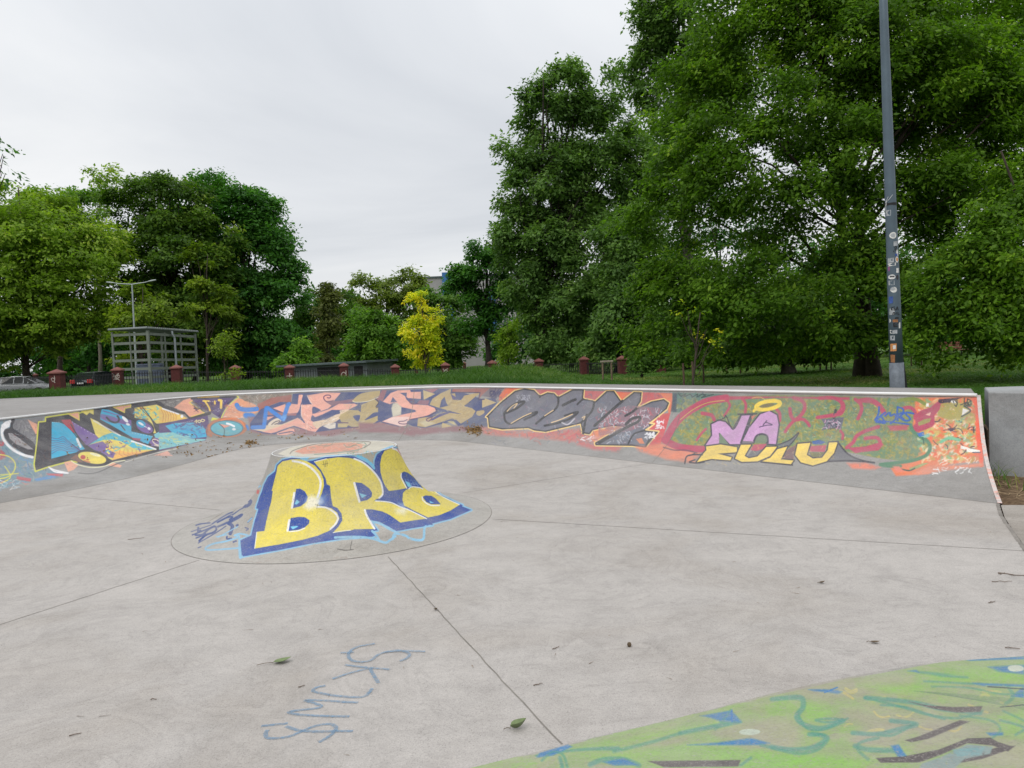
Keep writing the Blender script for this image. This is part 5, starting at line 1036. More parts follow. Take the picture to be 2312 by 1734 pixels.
make_tree("mid_tree", "mid green tree standing to the right behind the yellow tree", L_mid, m_barkd, base_at(1010, 62), [blob(1010, 720, 52, 70, 62), blob(972, 680, 36, 26, 62), blob(1040, 790, 50, 40, 62), blob(985, 795, 40, 40, 62)], 380, 30, .3, 26, .75, .45, .4, .2, limbs=16)
make_tree("leaning_dark_tree", "dark crooked tree with open twigs in front of the blue building", L_dark, m_barkd, base_at(1102, 56), [blob(1060, 610, 48, 60, 56), blob(1080, 700, 42, 60, 56), blob(1120, 640, 50, 60, 56), blob(1090, 560, 35, 55, 56), blob(1130, 560, 40, 60, 56), blob(1150, 690, 40, 70, 56), blob(1110, 740, 40, 40, 56), blob(1035, 640, 30, 40, 56)], 800, 30, .26, 27, .6, .45, .35, .24, limbs=46, shell=.3, tint_bias=.05)
make_tree("slim_sapling", "slim pale green columnar sapling before the dark poplars", L_ash, m_bark, base_at(1150, 42), [blob(1148, 800, 20, 45, 42), blob(1145, 730, 15, 45, 42)], 110, 22, .16, 28, .3, .6, .3, .05, limbs=14, shell=.2, tint_bias=-.15)
# tall poplars right of the centre
make_tree("tall_poplar", "tall blue-green poplar with an uneven top, left edge of the right-hand trees", L_pop, m_barkd, base_at(1245, 47), [blob(1170, 510, 55, 60, 47), blob(1180, 330, 48, 70, 47), blob(1230, 260, 55, 80, 47), blob(1290, 210, 60, 70, 47), blob(1350, 230, 60, 70, 47), blob(1260, 400, 90, 100, 47), blob(1350, 380, 90, 110, 47), blob(1220, 540, 90, 90, 47), blob(1330, 540, 110, 100, 47), blob(1230, 680, 85, 90, 47), blob(1340, 680, 100, 90, 46), blob(1270, 775, 80, 45, 46), blob(1430, 330, 50, 90, 48), blob(1180, 620, 60, 70, 47), blob(1160, 420, 40, 60, 47), blob(1145, 560, 40, 50, 47), blob(1440, 450, 60, 100, 48), blob(1290, 150, 14, 22, 47), blob(1248, 160, 12, 24, 47), blob(1390, 160, 16, 24, 47), blob(1192, 235, 12, 26, 47)], 3600, 34, .24, 30, .58, .55, .3, .36, limbs=30, shell=.45, stems=2, upright=True)
make_tree("second_poplar", "dark poplar trunk and leaves behind the right fence end", L_pop, m_barkd, base_at(1400, 42), [blob(1420, 560, 80, 110, 42), blob(1420, 700, 85, 90, 41), blob(1480, 770, 60, 60, 40), blob(1360, 790, 50, 40, 41)], 1100, 34, .22, 31, .6, .5, .35, .3, limbs=24, shell=.4, tint_bias=-.05)
make_tree("towering_poplar", "dark towering poplar leaving the top edge left of the big maple", L_pop, m_barkd, base_at(1560, 40), [blob(1470, 60, 50, 70, 40), blob(1450, 170, 40, 50, 40), blob(1530, 60, 70, 120, 40), blob(1500, 220, 60, 60, 40), blob(1560, -80, 90, 110, 40), blob(1620, 160, 90, 120, 41), blob(1500, 340, 50, 80, 40)], 1250, 34, .22, 32, .6, .5, .35, .34, limbs=20, shell=.35, upright=True)
# the big maple on the right
YM = 23.5
mp = [blob(1560, 220, 100, 130, YM), blob(1680, 120, 130, 150, YM - .5), blob(1700, -90, 190, 130, YM), blob(1540, 420, 95, 120, YM - 1), blob(1640, 400, 120, 100, YM - 2.2), blob(1540, 610, 100, 100, YM - 1), blob(1590, 720, 110, 70, YM - 1), blob(1690, 640, 120, 100, YM - 2.6), blob(1730, 770, 110, 45, YM - 1.5), blob(1830, 700, 90, 90, YM - 2.6), blob(1850, 180, 120, 150, YM - 1.2), blob(1930, -60, 200, 130, YM), blob(1890, 420, 60, 60, YM - 2), blob(2080, 180, 130, 160, YM), blob(2200, 320, 140, 150, YM), blob(2150, 500, 120, 90, YM - 1.2), blob(2250, 60, 160, 170, YM + .5), blob(2290, 420, 90, 90, YM - .5), blob(2300, 250, 80, 100, YM - 1), blob(1440, 500, 50, 60, YM - .5), blob(1470, 640, 50, 60, YM - .5), blob(1450, 760, 60, 40, YM - .5), blob(2060, 60, 120, 120, YM - 1), blob(1900, 300, 110, 90, YM - 2.4), blob(1990, 80, 110, 110, YM - 2.4), blob(1820, 420, 80, 60, YM - 2.8), blob(2000, 640, 70, 60, YM - 2.6), blob(2170, 160, 110, 120, YM - 2.4), blob(2260, 200, 100, 120, YM - 2), blob(2140, 400, 90, 80, YM - 2.4), blob(1740, 250, 90, 90, YM - 2.6), blob(1600, 320, 80, 80, YM - 2), blob(1830, 30, 100, 110, YM - 1), blob(2060, 420, 80, 90, YM - 1), blob(1950, 560, 90, 80, YM - 2), blob(1900, 740, 90, 50, YM - 2), blob(2010, 740, 80, 50, YM - 2.2), blob(1960, 420, 70, 70, YM - 1.6), blob(1980, 180, 90, 100, YM - 1), blob(1760, 520, 80, 60, YM - 1.5), blob(1880, 600, 70, 60, YM - 1.8), blob(2080, 640, 90, 70, YM - 2), blob(1800, 310, 70, 70, YM + 1), blob(2010, 300, 60, 60, YM + 1)]
make_tree("maple_tree", "huge green maple on the right with a thick furrowed trunk beside the lamp post", L_maple, m_bark, base_at(1955, YM), mp, 9800, 30, .13, 33, .38, .60, .32, .26, limbs=26, shell=.28, stems=2, twig=.012, bough=7)
make_tree("drooping_maple", "leafy maple with low hanging boughs at the right edge of the picture", L_maple, m_bark, base_at(2390, 19), [blob(2180, 620, 110, 90, 18), blob(2260, 560, 90, 80, 18), blob(2150, 730, 90, 60, 18), blob(2260, 720, 100, 80, 18), blob(2330, 640, 110, 150, 18.5), blob(2290, 800, 40, 30, 18), blob(2120, 800, 25, 25, 18), blob(2300, 470, 60, 50, 18.5), blob(2225, 500, 40, 30, 18), blob(2090, 690, 40, 40, 18), blob(2350, 380, 90, 90, 19)], 1500, 34, .12, 34, .38, .6, .32, .09, limbs=30, shell=.4, tint_bias=.06)
make_tree("far_lawn_tree", "dark tree with a short grey stump-like trunk on the lawn under the maple", L_maple, m_bark_l, base_at(1783, 29), [blob(1790, 700, 120, 90, 29), blob(1700, 780, 90, 50, 29), blob(1860, 760, 70, 60, 29), blob(1600, 800, 80, 36, 29)], 820, 32, .17, 35, .5, .4, .5, .26, limbs=20, tint_bias=-.15)
make_tree("background_tree", "shadowy tree at the back of the right-hand lawn, behind the maple", L_dark, m_barkd, base_at(2080, 50), [blob(2050, 640, 150, 120, 50), blob(2200, 660, 150, 120, 50), blob(1900, 640, 160, 120, 52), blob(2060, 745, 200, 32, 50), blob(2290, 740, 120, 50, 50)], 900, 32, .3, 36, .85, .45, .4, .3, limbs=14)
make_tree("background_tree", "dense dark tree at the back between the poplars and the lawn", L_dark, m_barkd, base_at(1650, 52), [blob(1620, 560, 150, 150, 52), blob(1640, 720, 150, 80, 52), blob(1480, 650, 90, 140, 54), blob(1770, 700, 100, 70, 52)], 900, 32, .3, 37, .85, .45, .4, .3, limbs=14, tint_bias=-.1)
make_tree("yellow_leaf_sapling", "sapling with a few yellow leaves among the maple's lower boughs", L_yel, m_bark, base_at(1565, 20), [blob(1548, 712, 16, 16, 20), blob(1590, 745, 16, 16, 20), blob(1612, 778, 16, 14, 20)], 12, 7, .09, 38, .16, .5, .5, .025, limbs=8, shell=.2)
make_tree("bush", "dark low bush at the right end of the fence", L_mid, m_barkd, base_at(1450, 31), [blob(1455, 825, 42, 26, 31), blob(1500, 800, 40, 26, 31)], 190, 30, .15, 39, .35, .5, .4, .06, limbs=6, tint_bias=-.2, cat="bush")
make_tree("overhanging_branch", "thin branch tips entering at the left edge against the sky", L_dark, m_barkd, (W3(-60, 860, 16)[0], 16, 0.0), [blob(5, 345, 32, 16, 16), blob(12, 385, 26, 12, 16), blob(-40, 320, 40, 40, 16)], 40, 9, .10, 40, .16, .5, .5, .12, limbs=26, shell=.3, twig=.006)
# distant belt that closes the gaps low behind everything
for k, (px, Y, hgt_px, rx, lab, mt) in enumerate(((-40, 82, 700, 140, "dark distant tree low behind the drooping pale tree", L_dark), (200, 84, 700, 130, "dark distant tree between the pale tree and the shelter", L_dark), (440, 86, 720, 130, "dark distant tree low behind the bronze maple", L_brown), (640, 88, 735, 110, "distant tree low behind the dark dome tree", L_dark), (800, 92, 730, 110, "distant tree behind the low shed", L_mid), (960, 96, 735, 110, "distant tree far behind the yellow tree", L_mid), (1240, 80, 700, 130, "dark distant tree low behind the tall poplar", L_dark), (1420, 78, 690, 130, "dark distant tree behind the second poplar", L_dark))):
    make_tree("distant_tree", lab, mt, m_barkd, base_at(px, Y), [blob(px, hgt_px + 40, rx, 85, Y, .5), blob(px + rx * .6, hgt_px + 75, rx * .7, 50, Y, .5), blob(px - rx * .6, hgt_px + 70, rx * .7, 55, Y, .5)], 420, 26, .45, 50 + k, 1.1, .5, .3, .25, group="distant trees behind the car park and fence", limbs=8, tint_bias=-.1)

for px, Y, top_, lab in ((-330, 120, 735, "leftmost stretch of far hedge beyond the car park"), (60, 120, 735, "far hedge beyond the car park, seen under the drooping tree"), (420, 120, 735, "far hedge beyond the car park, behind the slatted shelter"), (780, 130, 765, "far hedge beyond the low shed"), (1120, 125, 765, "far hedge beyond the leaning dark tree"), (1500, 110, 750, "far hedge beyond the right end of the fence"), (1880, 100, 745, "far hedge at the back of the lawn behind the big maple"), (2260, 100, 740, "far hedge at the back of the lawn, right of the lamp post"), (2560, 100, 735, "far hedge at the back of the lawn beyond the right edge")):
    make_tree("hedge", lab, L_dark, m_barkd, base_at(px, Y), [blob(px + k * 65, top_ + 40 + 12 * math.sin(k * 2.1 + px), 60, 46, Y, .5) for k in range(-3, 4)] + [blob(px + k * 80, 798 - (px + k * 80 - 1156) * .0437 + 2, 60, 26, Y, .5) for k in range(-3, 4)], 900, 26, .7, int(px) + 900, 1.6, .55, .2, .2, limbs=6, tint_bias=-.2, cat="hedge", group="far hedges")
# ------------------------------------------------------------------ brick pillars and railings
m_brick = simple("red_painted_brick", (.085, .020, .019), .85, 0, .3, 9, .4)
m_cap = simple("red_cap_tile", (.17, .062, .052), .8, 0, .25, 6, .2)
m_iron = simple("black_iron", (.022, .022, .024), .6, .3, .2, 6)
m_tagw = simple("pale_spray", (.46, .40, .36), .8)
def pillar(px, cap_y, Y, w, label, group, grow=0.0):
    w *= .78; p = W3(px, cap_y, Y); zg = float(hgt(p[0], Y)); h = max(p[2] - zg, .9)
    root = empty("brick_pillar", (p[0], Y, p[2] - h), .12, label, "pillar", group)
    b_ = MB(); b_.box((0, 0, (h - .16) / 2 - .1), (w, w, h - .16 + .2), 0, 1, .012)
    b_.build("shaft", m_brick, root)
    c_ = MB(); W_ = w * 1.22; c_.box((0, 0, h - .13), (W_, W_, .06), 0)
    k = len(c_.v); c_.add([(-W_ / 2, -W_ / 2, h - .10), (W_ / 2, -W_ / 2, h - .10), (W_ / 2, W_ / 2, h - .10), (-W_ / 2, W_ / 2, h - .10), (0, 0, h + .06)], [(0, 1, 4), (1, 2, 4), (2, 3, 4), (3, 0, 4)])
    c_.build("cap", m_cap, root)
    return root, w, h
def mark(pl, strokes, name="painted_mark", wd=.035):
    root, w, h = pl; mb = MB()
    for k, q in enumerate(strokes):
        P = smooth_pts(np.array(q, float), False, 5); L = []; R = []
        for i, p in enumerate(P):
            d = P[min(i + 1, len(P) - 1)] - P[max(i - 1, 0)]; d = d / (np.linalg.norm(d) + 1e-9); n_ = np.array([-d[1], d[0]]) * wd / 2
            for L_, s_ in ((L, 1), (R, -1)): L_.append(((p + s_ * n_)[0] * w, -w / 2 - .004 - k * .001, h - .2 + (p + s_ * n_)[1] * w))
        n = len(P); mb.add(L + R, [(i, n + i, n + i + 1, i + 1) for i in range(n - 1)])
    mb.build(name, m_tagw, root)
GP = "red brick pillars of the near railing"
rows = [(-20, 841, 39.5, .55, "red brick pillar at the left picture edge behind the white car's railing"),
        (128, 836, 34, .64, "big red brick pillar with a pale letter d, between the white car and dark car"), (265, 830.5, 39, .58, "red brick pillar with pale scribbles at the dark car's bonnet, below the slatted shelter"),
        (398, 825.5, 39, .58, "plain red brick pillar in front of the slatted shelter's right side"), (531, 826, 39.5, .56, "red brick pillar half hidden by the orange and green sapling"),
        (653.5, 825, 40, .56, "red brick pillar with a pale cross mark at the low shed's left end"), (776, 821, 40, .55, "red brick pillar with a pale arch mark before the low shed's right part"),
        (892, 824, 41, .56, "red brick pillar standing just left of the yellow tree, third after the slender sapling"), (1005, 820, 41, .56, "red brick pillar with a pale round letter right of the yellow tree"),
        (1111, 815, 41.5, .56, "red brick pillar by the crooked dark tree, left of the grass mound"), (1216, 811, 42, .57, "red brick pillar poking over the crest of the grass mound"),
        (1318, 806.5, 40, .54, "tall red brick pillar beside the wooden tree guard")]
PIL = [pillar(*r_, GP) for r_ in rows]
mark(PIL[1], [[(-.3, -.35), (-.18, -.62), (.0, -.5), (-.1, -.3), (-.3, -.35)], [(-.02, -.1), (.02, -.4), (-.05, -.7), (.05, -.72)]], wd=.055)
mark(PIL[2], [[(-.4, -.2), (-.1, -.5), (.2, -.25), (-.2, -.8), (.3, -.9)], [(.3, -.2), (.0, -.9), (.4, -.6)], [(-.4, -.6), (.4, -.45)], [(-.35, -1.), (0, -.7), (.35, -1.05)]], wd=.08)
mark(PIL[5], [[(.05, -.5), (.05, -1.0)], [(-.35, -.85), (.35, -.85)]], wd=.10); mark(PIL[6], [[(-.3, -1.1), (-.28, -.8), (0, -.62), (.25, -.85), (.25, -1.1)], [(.28, -.4), (.28, -.8)]], wd=.09)
mark(PIL[8], [[(-.3, -.2), (-.2, -.45), (.3, -.25)], [(0, -.4), (-.22, -.7), (.0, -.95), (.28, -.8), (.2, -.5), (0, -.4)], [(0, -.6), (.1, -.7), (0, -.8)]], wd=.09)
PIL.append(pillar(1404, 805, 37, .5, "narrow lit brick gate pillar right of the wooden tree guard", GP)); PIL.append(pillar(1492, 812, 37.5, .5, "last dark brick pillar, half in the low dark bush", GP))
names = ["behind the white car", "behind the dark car, left of the shelter", "below the slatted shelter", "left of the orange and green sapling", "right of the orange and green sapling", "in front of the low shed", "between the low shed and the yellow tree", "under the yellow tree", "between the yellow tree and the crooked tree", "at the left foot of the mound", "on the mound crest under the tall poplar", "behind the wooden tree guard", "at the right end, behind the low bush"]
for i in range(len(PIL) - 1):
    A, B_ = Vector(PIL[i][0].location), Vector(PIL[i + 1][0].location); d = B_ - A; L = math.hypot(d.x, d.y); n = Vector((d.x / L, d.y / L, 0))
    a = A + n * (PIL[i][1] * .55); e = B_ - n * (PIL[i + 1][1] * .55); L = (e - a).length
    ta, tb = A.z + PIL[i][2] - .30, B_.z + PIL[i + 1][2] - .30
    root = empty("railing_panel", tuple((a + e) / 2), 0, "black iron railing panel with thin upright bars " + names[i], "railing", "iron railing panels between the brick pillars")
    off = -(a + e) / 2
    def P3(t, z): p = a + (e - a) * t + off; return (p.x, p.y, z + off.z)
    top = lambda t: ta + (tb - ta) * t
    for dz in (.05, .72):
        r_ = MB(); r_.tube([P3(0, top(0) - dz), P3(1, top(1) - dz)], .016, 5); r_.build("rail", m_iron, root)
    bm_ = MB(); nb_ = max(6, int(L / .135))
    for k in range(nb_):
        t = (k + .5) / nb_; bm_.tube([P3(t, top(t) - .95), P3(t, top(t) + .04)], .017, 4)
    bm_.build("bars", m_iron, root)
GP2 = "smaller brick pillars on the far side of the road"
for px, y, lab in ((80, 844, "small far brick pillar peeping over the white car's roof"), (594, 838.5, "small far brick pillar left of the low shed"), (828, 828, "small far brick pillar at the low shed's right end"), (939, 823, "small far brick pillar directly below the yellow tree"), (1048, 818, "small far brick pillar midway between the yellow and crooked trees")):
    pillar(px, y, 72, .42, lab, GP2)

# ------------------------------------------------------------------ slatted shelter
m_shel = simple("grey_green_steel", (.17, .19, .165), .55, .2, .12, 5); m_roof = simple("corrugated_roof", (.22, .24, .24), .5, .3, .15, 5)
m_bin = simple("blue_grey_bin", (.16, .19, .27), .6); m_gut = simple("zinc_pipe", (.34, .37, .40), .4, .5, .1)
cnr, lft_, rgt = W3(333, 744, 42), W3(253, 748, 43.3), W3(440, 752, 46.0)
g0 = float(hgt(cnr[0], 42)) - .1
SH = empty("shelter", (cnr[0], cnr[1], g0), 0, "grey open slatted shelter with a corrugated flat roof behind the railing", "shelter")
far_ = lft_ + (rgt - cnr)
def loc3(p): return Vector((p[0] - cnr[0], p[1] - cnr[1], p[2] - g0))
def wall(A, B_, name, npost):
    a, b_ = loc3(A), loc3(B_); d = b_ - a; rz = math.atan2(d.y, d.x); L = math.hypot(d.x, d.y)
    sl = MB()
    for k in range(7):
        f0 = .93 - k * .145
        za, zb = a.z * f0, b_.z * f0
        v = Vector((-math.sin(rz), math.cos(rz), 0)) * .02; t = .075
        P = [a + v, b_ + v, b_ - v, a - v]; zs = [za, zb, zb, za]
        sl.add([(p.x, p.y, z - t) for p, z in zip(P, zs)] + [(p.x, p.y, z + t) for p, z in zip(P, zs)], [(3, 2, 1, 0), (4, 5, 6, 7), (0, 1, 5, 4), (1, 2, 6, 5), (2, 3, 7, 6), (3, 0, 4, 7)])
    sl.build("slats", m_shel, SH)
    for k in range(1, npost):
        t = k / npost; p = a + d * t; pm = MB(); pm.box((p.x, p.y, p.z * .5 - .1), (.07, .07, p.z), rz); pm.build("post", m_shel, SH)
wall(lft_, cnr, "slats", 2); wall(cnr, rgt, "slats", 3)
for p, s_ in ((cnr, .14), (lft_, .11), (rgt, .11), (far_, .1)):
    q = loc3(p); pm = MB(); pm.box((q.x, q.y, q.z * .5 - .1), (s_, s_, q.z + .1)); pm.build("post", m_shel, SH)
rf = MB(); a, b_, c_, d_ = (loc3(p) for p in (lft_, cnr, rgt, far_)); ctr = (a + b_ + c_ + d_) / 4
ex = [ctr + (p - ctr) * 1.10 for p in (a, b_, c_, d_)]
for p, q in zip(ex, (a, b_, c_, d_)): p.z = q.z + .06
rf.add([(p.x, p.y, p.z) for p in ex] + [(p.x, p.y, p.z + .06) for p in ex], [(3, 2, 1, 0), (4, 5, 6, 7), (0, 1, 5, 4), (1, 2, 6, 5), (2, 3, 7, 6), (3, 0, 4, 7)])
nr = 26
for k in range(nr):
    t = (k + .5) / nr; p = ex[1].lerp(ex[2], t); q = ex[0].lerp(ex[3], t); rf.tube([(p.x, p.y, p.z + .06), (q.x, q.y, q.z + .06)], .05, 6)
rf.build("roof", m_roof, SH)
dp = b_.lerp(c_, .46); dn = Vector((.35, -.12, 0)).normalized() * .12
pm = MB(); pm.tube([(dp.x + dn.x, dp.y + dn.y, dp.z), (dp.x + dn.x * 1.1, dp.y + dn.y * 1.1, dp.z - .22), (dp.x + dn.x * .7 + .12, dp.y + dn.y + .1, dp.z - .42), (dp.x + dn.x * .7 + .12, dp.y + dn.y + .1, 0)], .065, 8); pm.build("downpipe", m_gut, SH)
bn = a.lerp(c_, .42); bt = empty("waste_container", (cnr[0] + bn.x, cnr[1] + bn.y, g0), .3, "blue-grey waste container standing inside the slatted shelter", "waste bin")
pm = MB(); pm.box((0, 0, .75), (1.3, .9, 1.3), 0, 1.08, .05); pm.build("bin_body", m_bin, bt); pm = MB(); pm.box((0, 0, 1.45), (1.45, 1.0, .1), 0, .95, .03); pm.build("lid", m_bin, bt)

# ------------------------------------------------------------------ double street lamp behind the shelter
m_galv = simple("galvanised_steel", (.33, .37, .37), .5, .3, .1)
YL_ = 48.5; p0 = W3(302, 760, YL_); p1 = W3(298, 642, YL_); gl = float(hgt(p0[0], YL_))
LP = empty("street_lamp", (p0[0], YL_, gl), 0, "thin galvanised street lamp with two spreading arms above the slatted shelter", "street lamp")
top = Vector((p1[0] - p0[0], 0, p1[2] - gl)); pm = MB(); pm.tube([(0, 0, -.1), tuple(top * .5), tuple(top)], [.08, .06, .045], 8); pm.build("pole", m_galv, LP)
for px, py in ((240, 637), (352, 632)):
    q = W3(px, py, YL_); e = Vector((q[0] - p0[0], 0, q[2] - gl)); m_ = top.lerp(e, .55)
    pm = MB(); pm.tube([tuple(top), (m_.x, 0, m_.z - .03), tuple(top.lerp(e, .72))], [.035, .03, .03], 6); pm.build("arm", m_galv, LP)
    s_ = top.lerp(e, .70); pm = MB(); mid_ = s_.lerp(e, .5); pm.tube([tuple(s_), tuple(mid_), tuple(e)], [.035, .055, .035], 6); pm.build("lamp_head", m_galv, LP)

# ------------------------------------------------------------------ cars
m_glass, nt, b = newmat("car_glass"); b.inputs['Base Color'].default_value = (.012, .015, .018, 1); b.inputs['Roughness'].default_value = .06; b.inputs['Specular IOR Level'].default_value = .8
m_tyre = simple("tyre_rubber", (.018, .018, .018), .9); m_rim = simple("alloy_rim", (.34, .35, .36), .35, .7, .1)
m_tail, nt, b = newmat("tail_light_red"); b.inputs['Base Color'].default_value = (.42, .012, .012, 1); b.inputs['Roughness'].default_value = .2
m_head, nt, b = newmat("headlight_clear"); b.inputs['Base Color'].default_value = (.6, .62, .65, 1); b.inputs['Roughness'].default_value = .1
m_trim = simple("black_trim", (.02, .02, .02), .6); m_plate = simple("number_plate_white", (.6, .6, .58), .5)
def paint(name, c, rough=.25):
    m, nt, b = newmat(name); b.inputs['Base Color'].default_value = (*c, 1); b.inputs['Roughness'].default_value = rough; b.inputs['Coat Weight'].default_value = .6; b.inputs['Coat Roughness'].default_value = .08; return m
def make_car(loc, rz, mp_, label, suv=False):
    R = empty("parked_car", loc, rz, label, "car"); k = 1.06 if suv else 1.0
    # stations along x (rear -> front): x, half width, sill z, shoulder z
    ST = [(-2.15, .70, .42, .74), (-2.1, .80, .32, .90), (-1.7, .88, .24, .97), (-.6, .90, .22, .95), (.7, .90, .22, .92), (1.3, .88, .24, .88), (1.85, .82, .28, .76), (2.12, .70, .34, .62), (2.17, .62, .42, .56)]
    V = []; F = []
    for x, w, z0, z1 in ST:
        z0 *= k; z1 *= k
        V += [(x, -w * .9, z0), (x, -w, z0 + (z1 - z0) * .35), (x, -w * .99, z0 + (z1 - z0) * .75), (x, -w * .9, z1), (x, 0, z1 + .03), (x, w * .9, z1), (x, w * .99, z0 + (z1 - z0) * .75), (x, w, z0 + (z1 - z0) * .35), (x, w * .9, z0)]
    n = 9
    for i in range(len(ST) - 1):
        for j in range(n - 1): F.append((i * n + j, i * n + j + 1, (i + 1) * n + j + 1, (i + 1) * n + j))
        F.append((i * n + 8, i * n, (i + 1) * n, (i + 1) * n + 8))
    F += [tuple(range(n)), tuple(reversed(range((len(ST) - 1) * n, len(ST) * n)))]
    bo = mesh_np("body", V, F, mp_, R, True)
    # cabin
    cab = [(-1.95 if suv else -1.75, .74, .97 * k), (-1.45 if suv else -1.05, .62, 1.40 * k), (-.2, .64, 1.46 * k), (.35, .62, 1.42 * k), (1.25, .74, .93 * k)]
    V = [];  F = []
    for x, w, z in cab: V += [(x, -w, z), (x, w, z)]
    bw = [(-1.75, .82), (-1.0, .84), (-.2, .85), (.4, .85), (1.2, .82)]
    V += [(x, -w, .92 * k) for x, w in bw] + [(x, w, .92 * k) for x, w in bw]
    F = [(0, 1, 3, 2), (2, 3, 5, 4), (4, 5, 7, 6), (6, 7, 9, 8)] + [(10 + i, 11 + i, 2 * (i + 1), 2 * i) for i in range(4)] + [(16 + i, 15 + i, 2 * i + 1, 2 * (i + 1) + 1) for i in range(4)]
    mesh_np("cabin", V, F, mp_, R)
    def pane(name, q, push):
        c_ = sum((Vector(p) for p in q), Vector()) / len(q)
        P = [c_ + (Vector(p) - c_) * .86 + Vector(push) for p in q]; mesh_np(name, [tuple(p) for p in P], [tuple(range(len(q)))], m_glass, R)
    pane("windscreen", [V[6], V[7], V[9], V[8]], (.012, 0, .012)); pane("rear_window", [V[0], V[1], V[3], V[2]], (-.012, 0, .012))
    for s_, o_ in ((0, 10), (1, 15)):
        py = -.014 if s_ == 0 else .014
        pane("side_window", [V[o_ + 1], V[o_ + 2], V[4 + s_], V[2 + s_], V[o_]][:4], (0, py, .01)); pane("side_window", [V[o_ + 2], V[o_ + 3], V[6 + s_], V[4 + s_]], (0, py, .01)); pane("side_window", [V[o_ + 3], V[o_ + 4], V[6 + s_]], (0, py, .01))
    for x in (-1.32, 1.32):
        for y in (-.83, .83):
            w_ = MB(); w_.tube([(x, y - .1, .31), (x, y + .1, .31)], .32, 18); o = w_.build("wheel", m_tyre, R); r_ = MB(); r_.tube([(x, y - .11, .31), (x, y + .11, .31)], .2, 12); r_.build("rim", m_rim, o)
    for y in (-.62, .62):
        t_ = MB(); t_.box((-2.10, y * 1.04, .84 * k), (.14, .44, .26), 0, .9, .03); t_.build("tail_light", m_tail, R)
        t_ = MB(); t_.box((2.05, y * .95, .60 * k), (.16, .28, .13), 0, .8, .03); t_.build("headlight", m_head, R)
        t_ = MB(); t_.box((.75, y * 1.52, .98 * k), (.1, .16, .12), 0, .9, .02); t_.build("mirror", mp_, R)
    t_ = MB(); t_.box((-2.14, 0, .45 * k), (.1, 1.45, .16), 0, 1, .03); t_.build("bumper", m_trim, R)
    t_ = MB(); t_.box((-2.165, 0, .72 * k), (.03, .5, .11)); t_.build("number_plate", m_plate, R)
    return R
pw = paint("white_paint", (.62, .64, .67)); pd = paint("dark_blue_grey_paint", (.022, .026, .034)); pb = paint("pale_blue_paint", (.42, .5, .6))
p = W3(50, 879, 52); make_car((p[0], 52, .15), math.radians(14), pw, "white saloon car parked behind the railing at the left picture edge")
p = W3(226, 877, 54); make_car((p[0], 54, .15), math.radians(86), pd, "dark hatchback with red tail lights parked behind the railing below the shelter", True)
p = W3(1738, 812, 66); make_car((p[0], 66, float(hgt(p[0], 66))), math.radians(10), pb, "pale blue car far away, glimpsed under the maple boughs")

# ------------------------------------------------------------------ low shed
m_shed = simple("grey_boards", (.13, .145, .155), .8, 0, .2, 4); m_shdk = simple("dark_opening", (.022, .02, .022), .9); m_felt = simple("roof_felt", (.085, .11, .115), .8)
A = W3(640, 829, 49); B_ = W3(829, 819, 45.5); gz = float(hgt(B_[0], 45)) - .1
S_ = empty("low_shed", (B_[0], B_[1], gz), math.atan2(A[1] - B_[1], A[0] - B_[0]) + math.pi, "low grey flat-roofed shed with dark openings behind the railing", "shed")
L = math.hypot(A[0] - B_[0], A[1] - B_[1]); H = B_[2] - gz; dz = (A[2] - B_[2])
pm = MB(); pm.add([(-L, 0, -.2), (0, 0, -.2), (0, 2.6, -.2), (-L, 2.6, -.2), (-L, 0, H + dz), (0, 0, H), (0, 2.6, H), (-L, 2.6, H + dz)], [(0, 1, 5, 4), (1, 2, 6, 5), (2, 3, 7, 6), (3, 0, 4, 7), (4, 5, 6, 7)]); pm.build("wall", m_shed, S_)
pm = MB(); e_ = .25; pm.add([(-L - e_, -.4, H + dz + .01), (e_, -.4, H + .01), (e_, 2.8, H + .03), (-L - e_, 2.8, H + dz + .03), (-L - e_, -.4, H + dz + .12), (e_, -.4, H + .12), (e_, 2.8, H + .16), (-L - e_, 2.8, H + dz + .16)], [(3, 2, 1, 0), (0, 1, 5, 4), (1, 2, 6, 5), (2, 3, 7, 6), (3, 0, 4, 7), (4, 5, 6, 7)]); pm.build("roof", m_felt, S_)
for x0_, x1_ in ((-.58, -.22), (-.15, -.05), (-.99, -.9)):
    pm = MB(); pm.box(((x0_ + x1_) / 2 * L, -.008, H * .45), ((x1_ - x0_) * L, .012, H * .8)); pm.build("opening", m_shdk, S_)

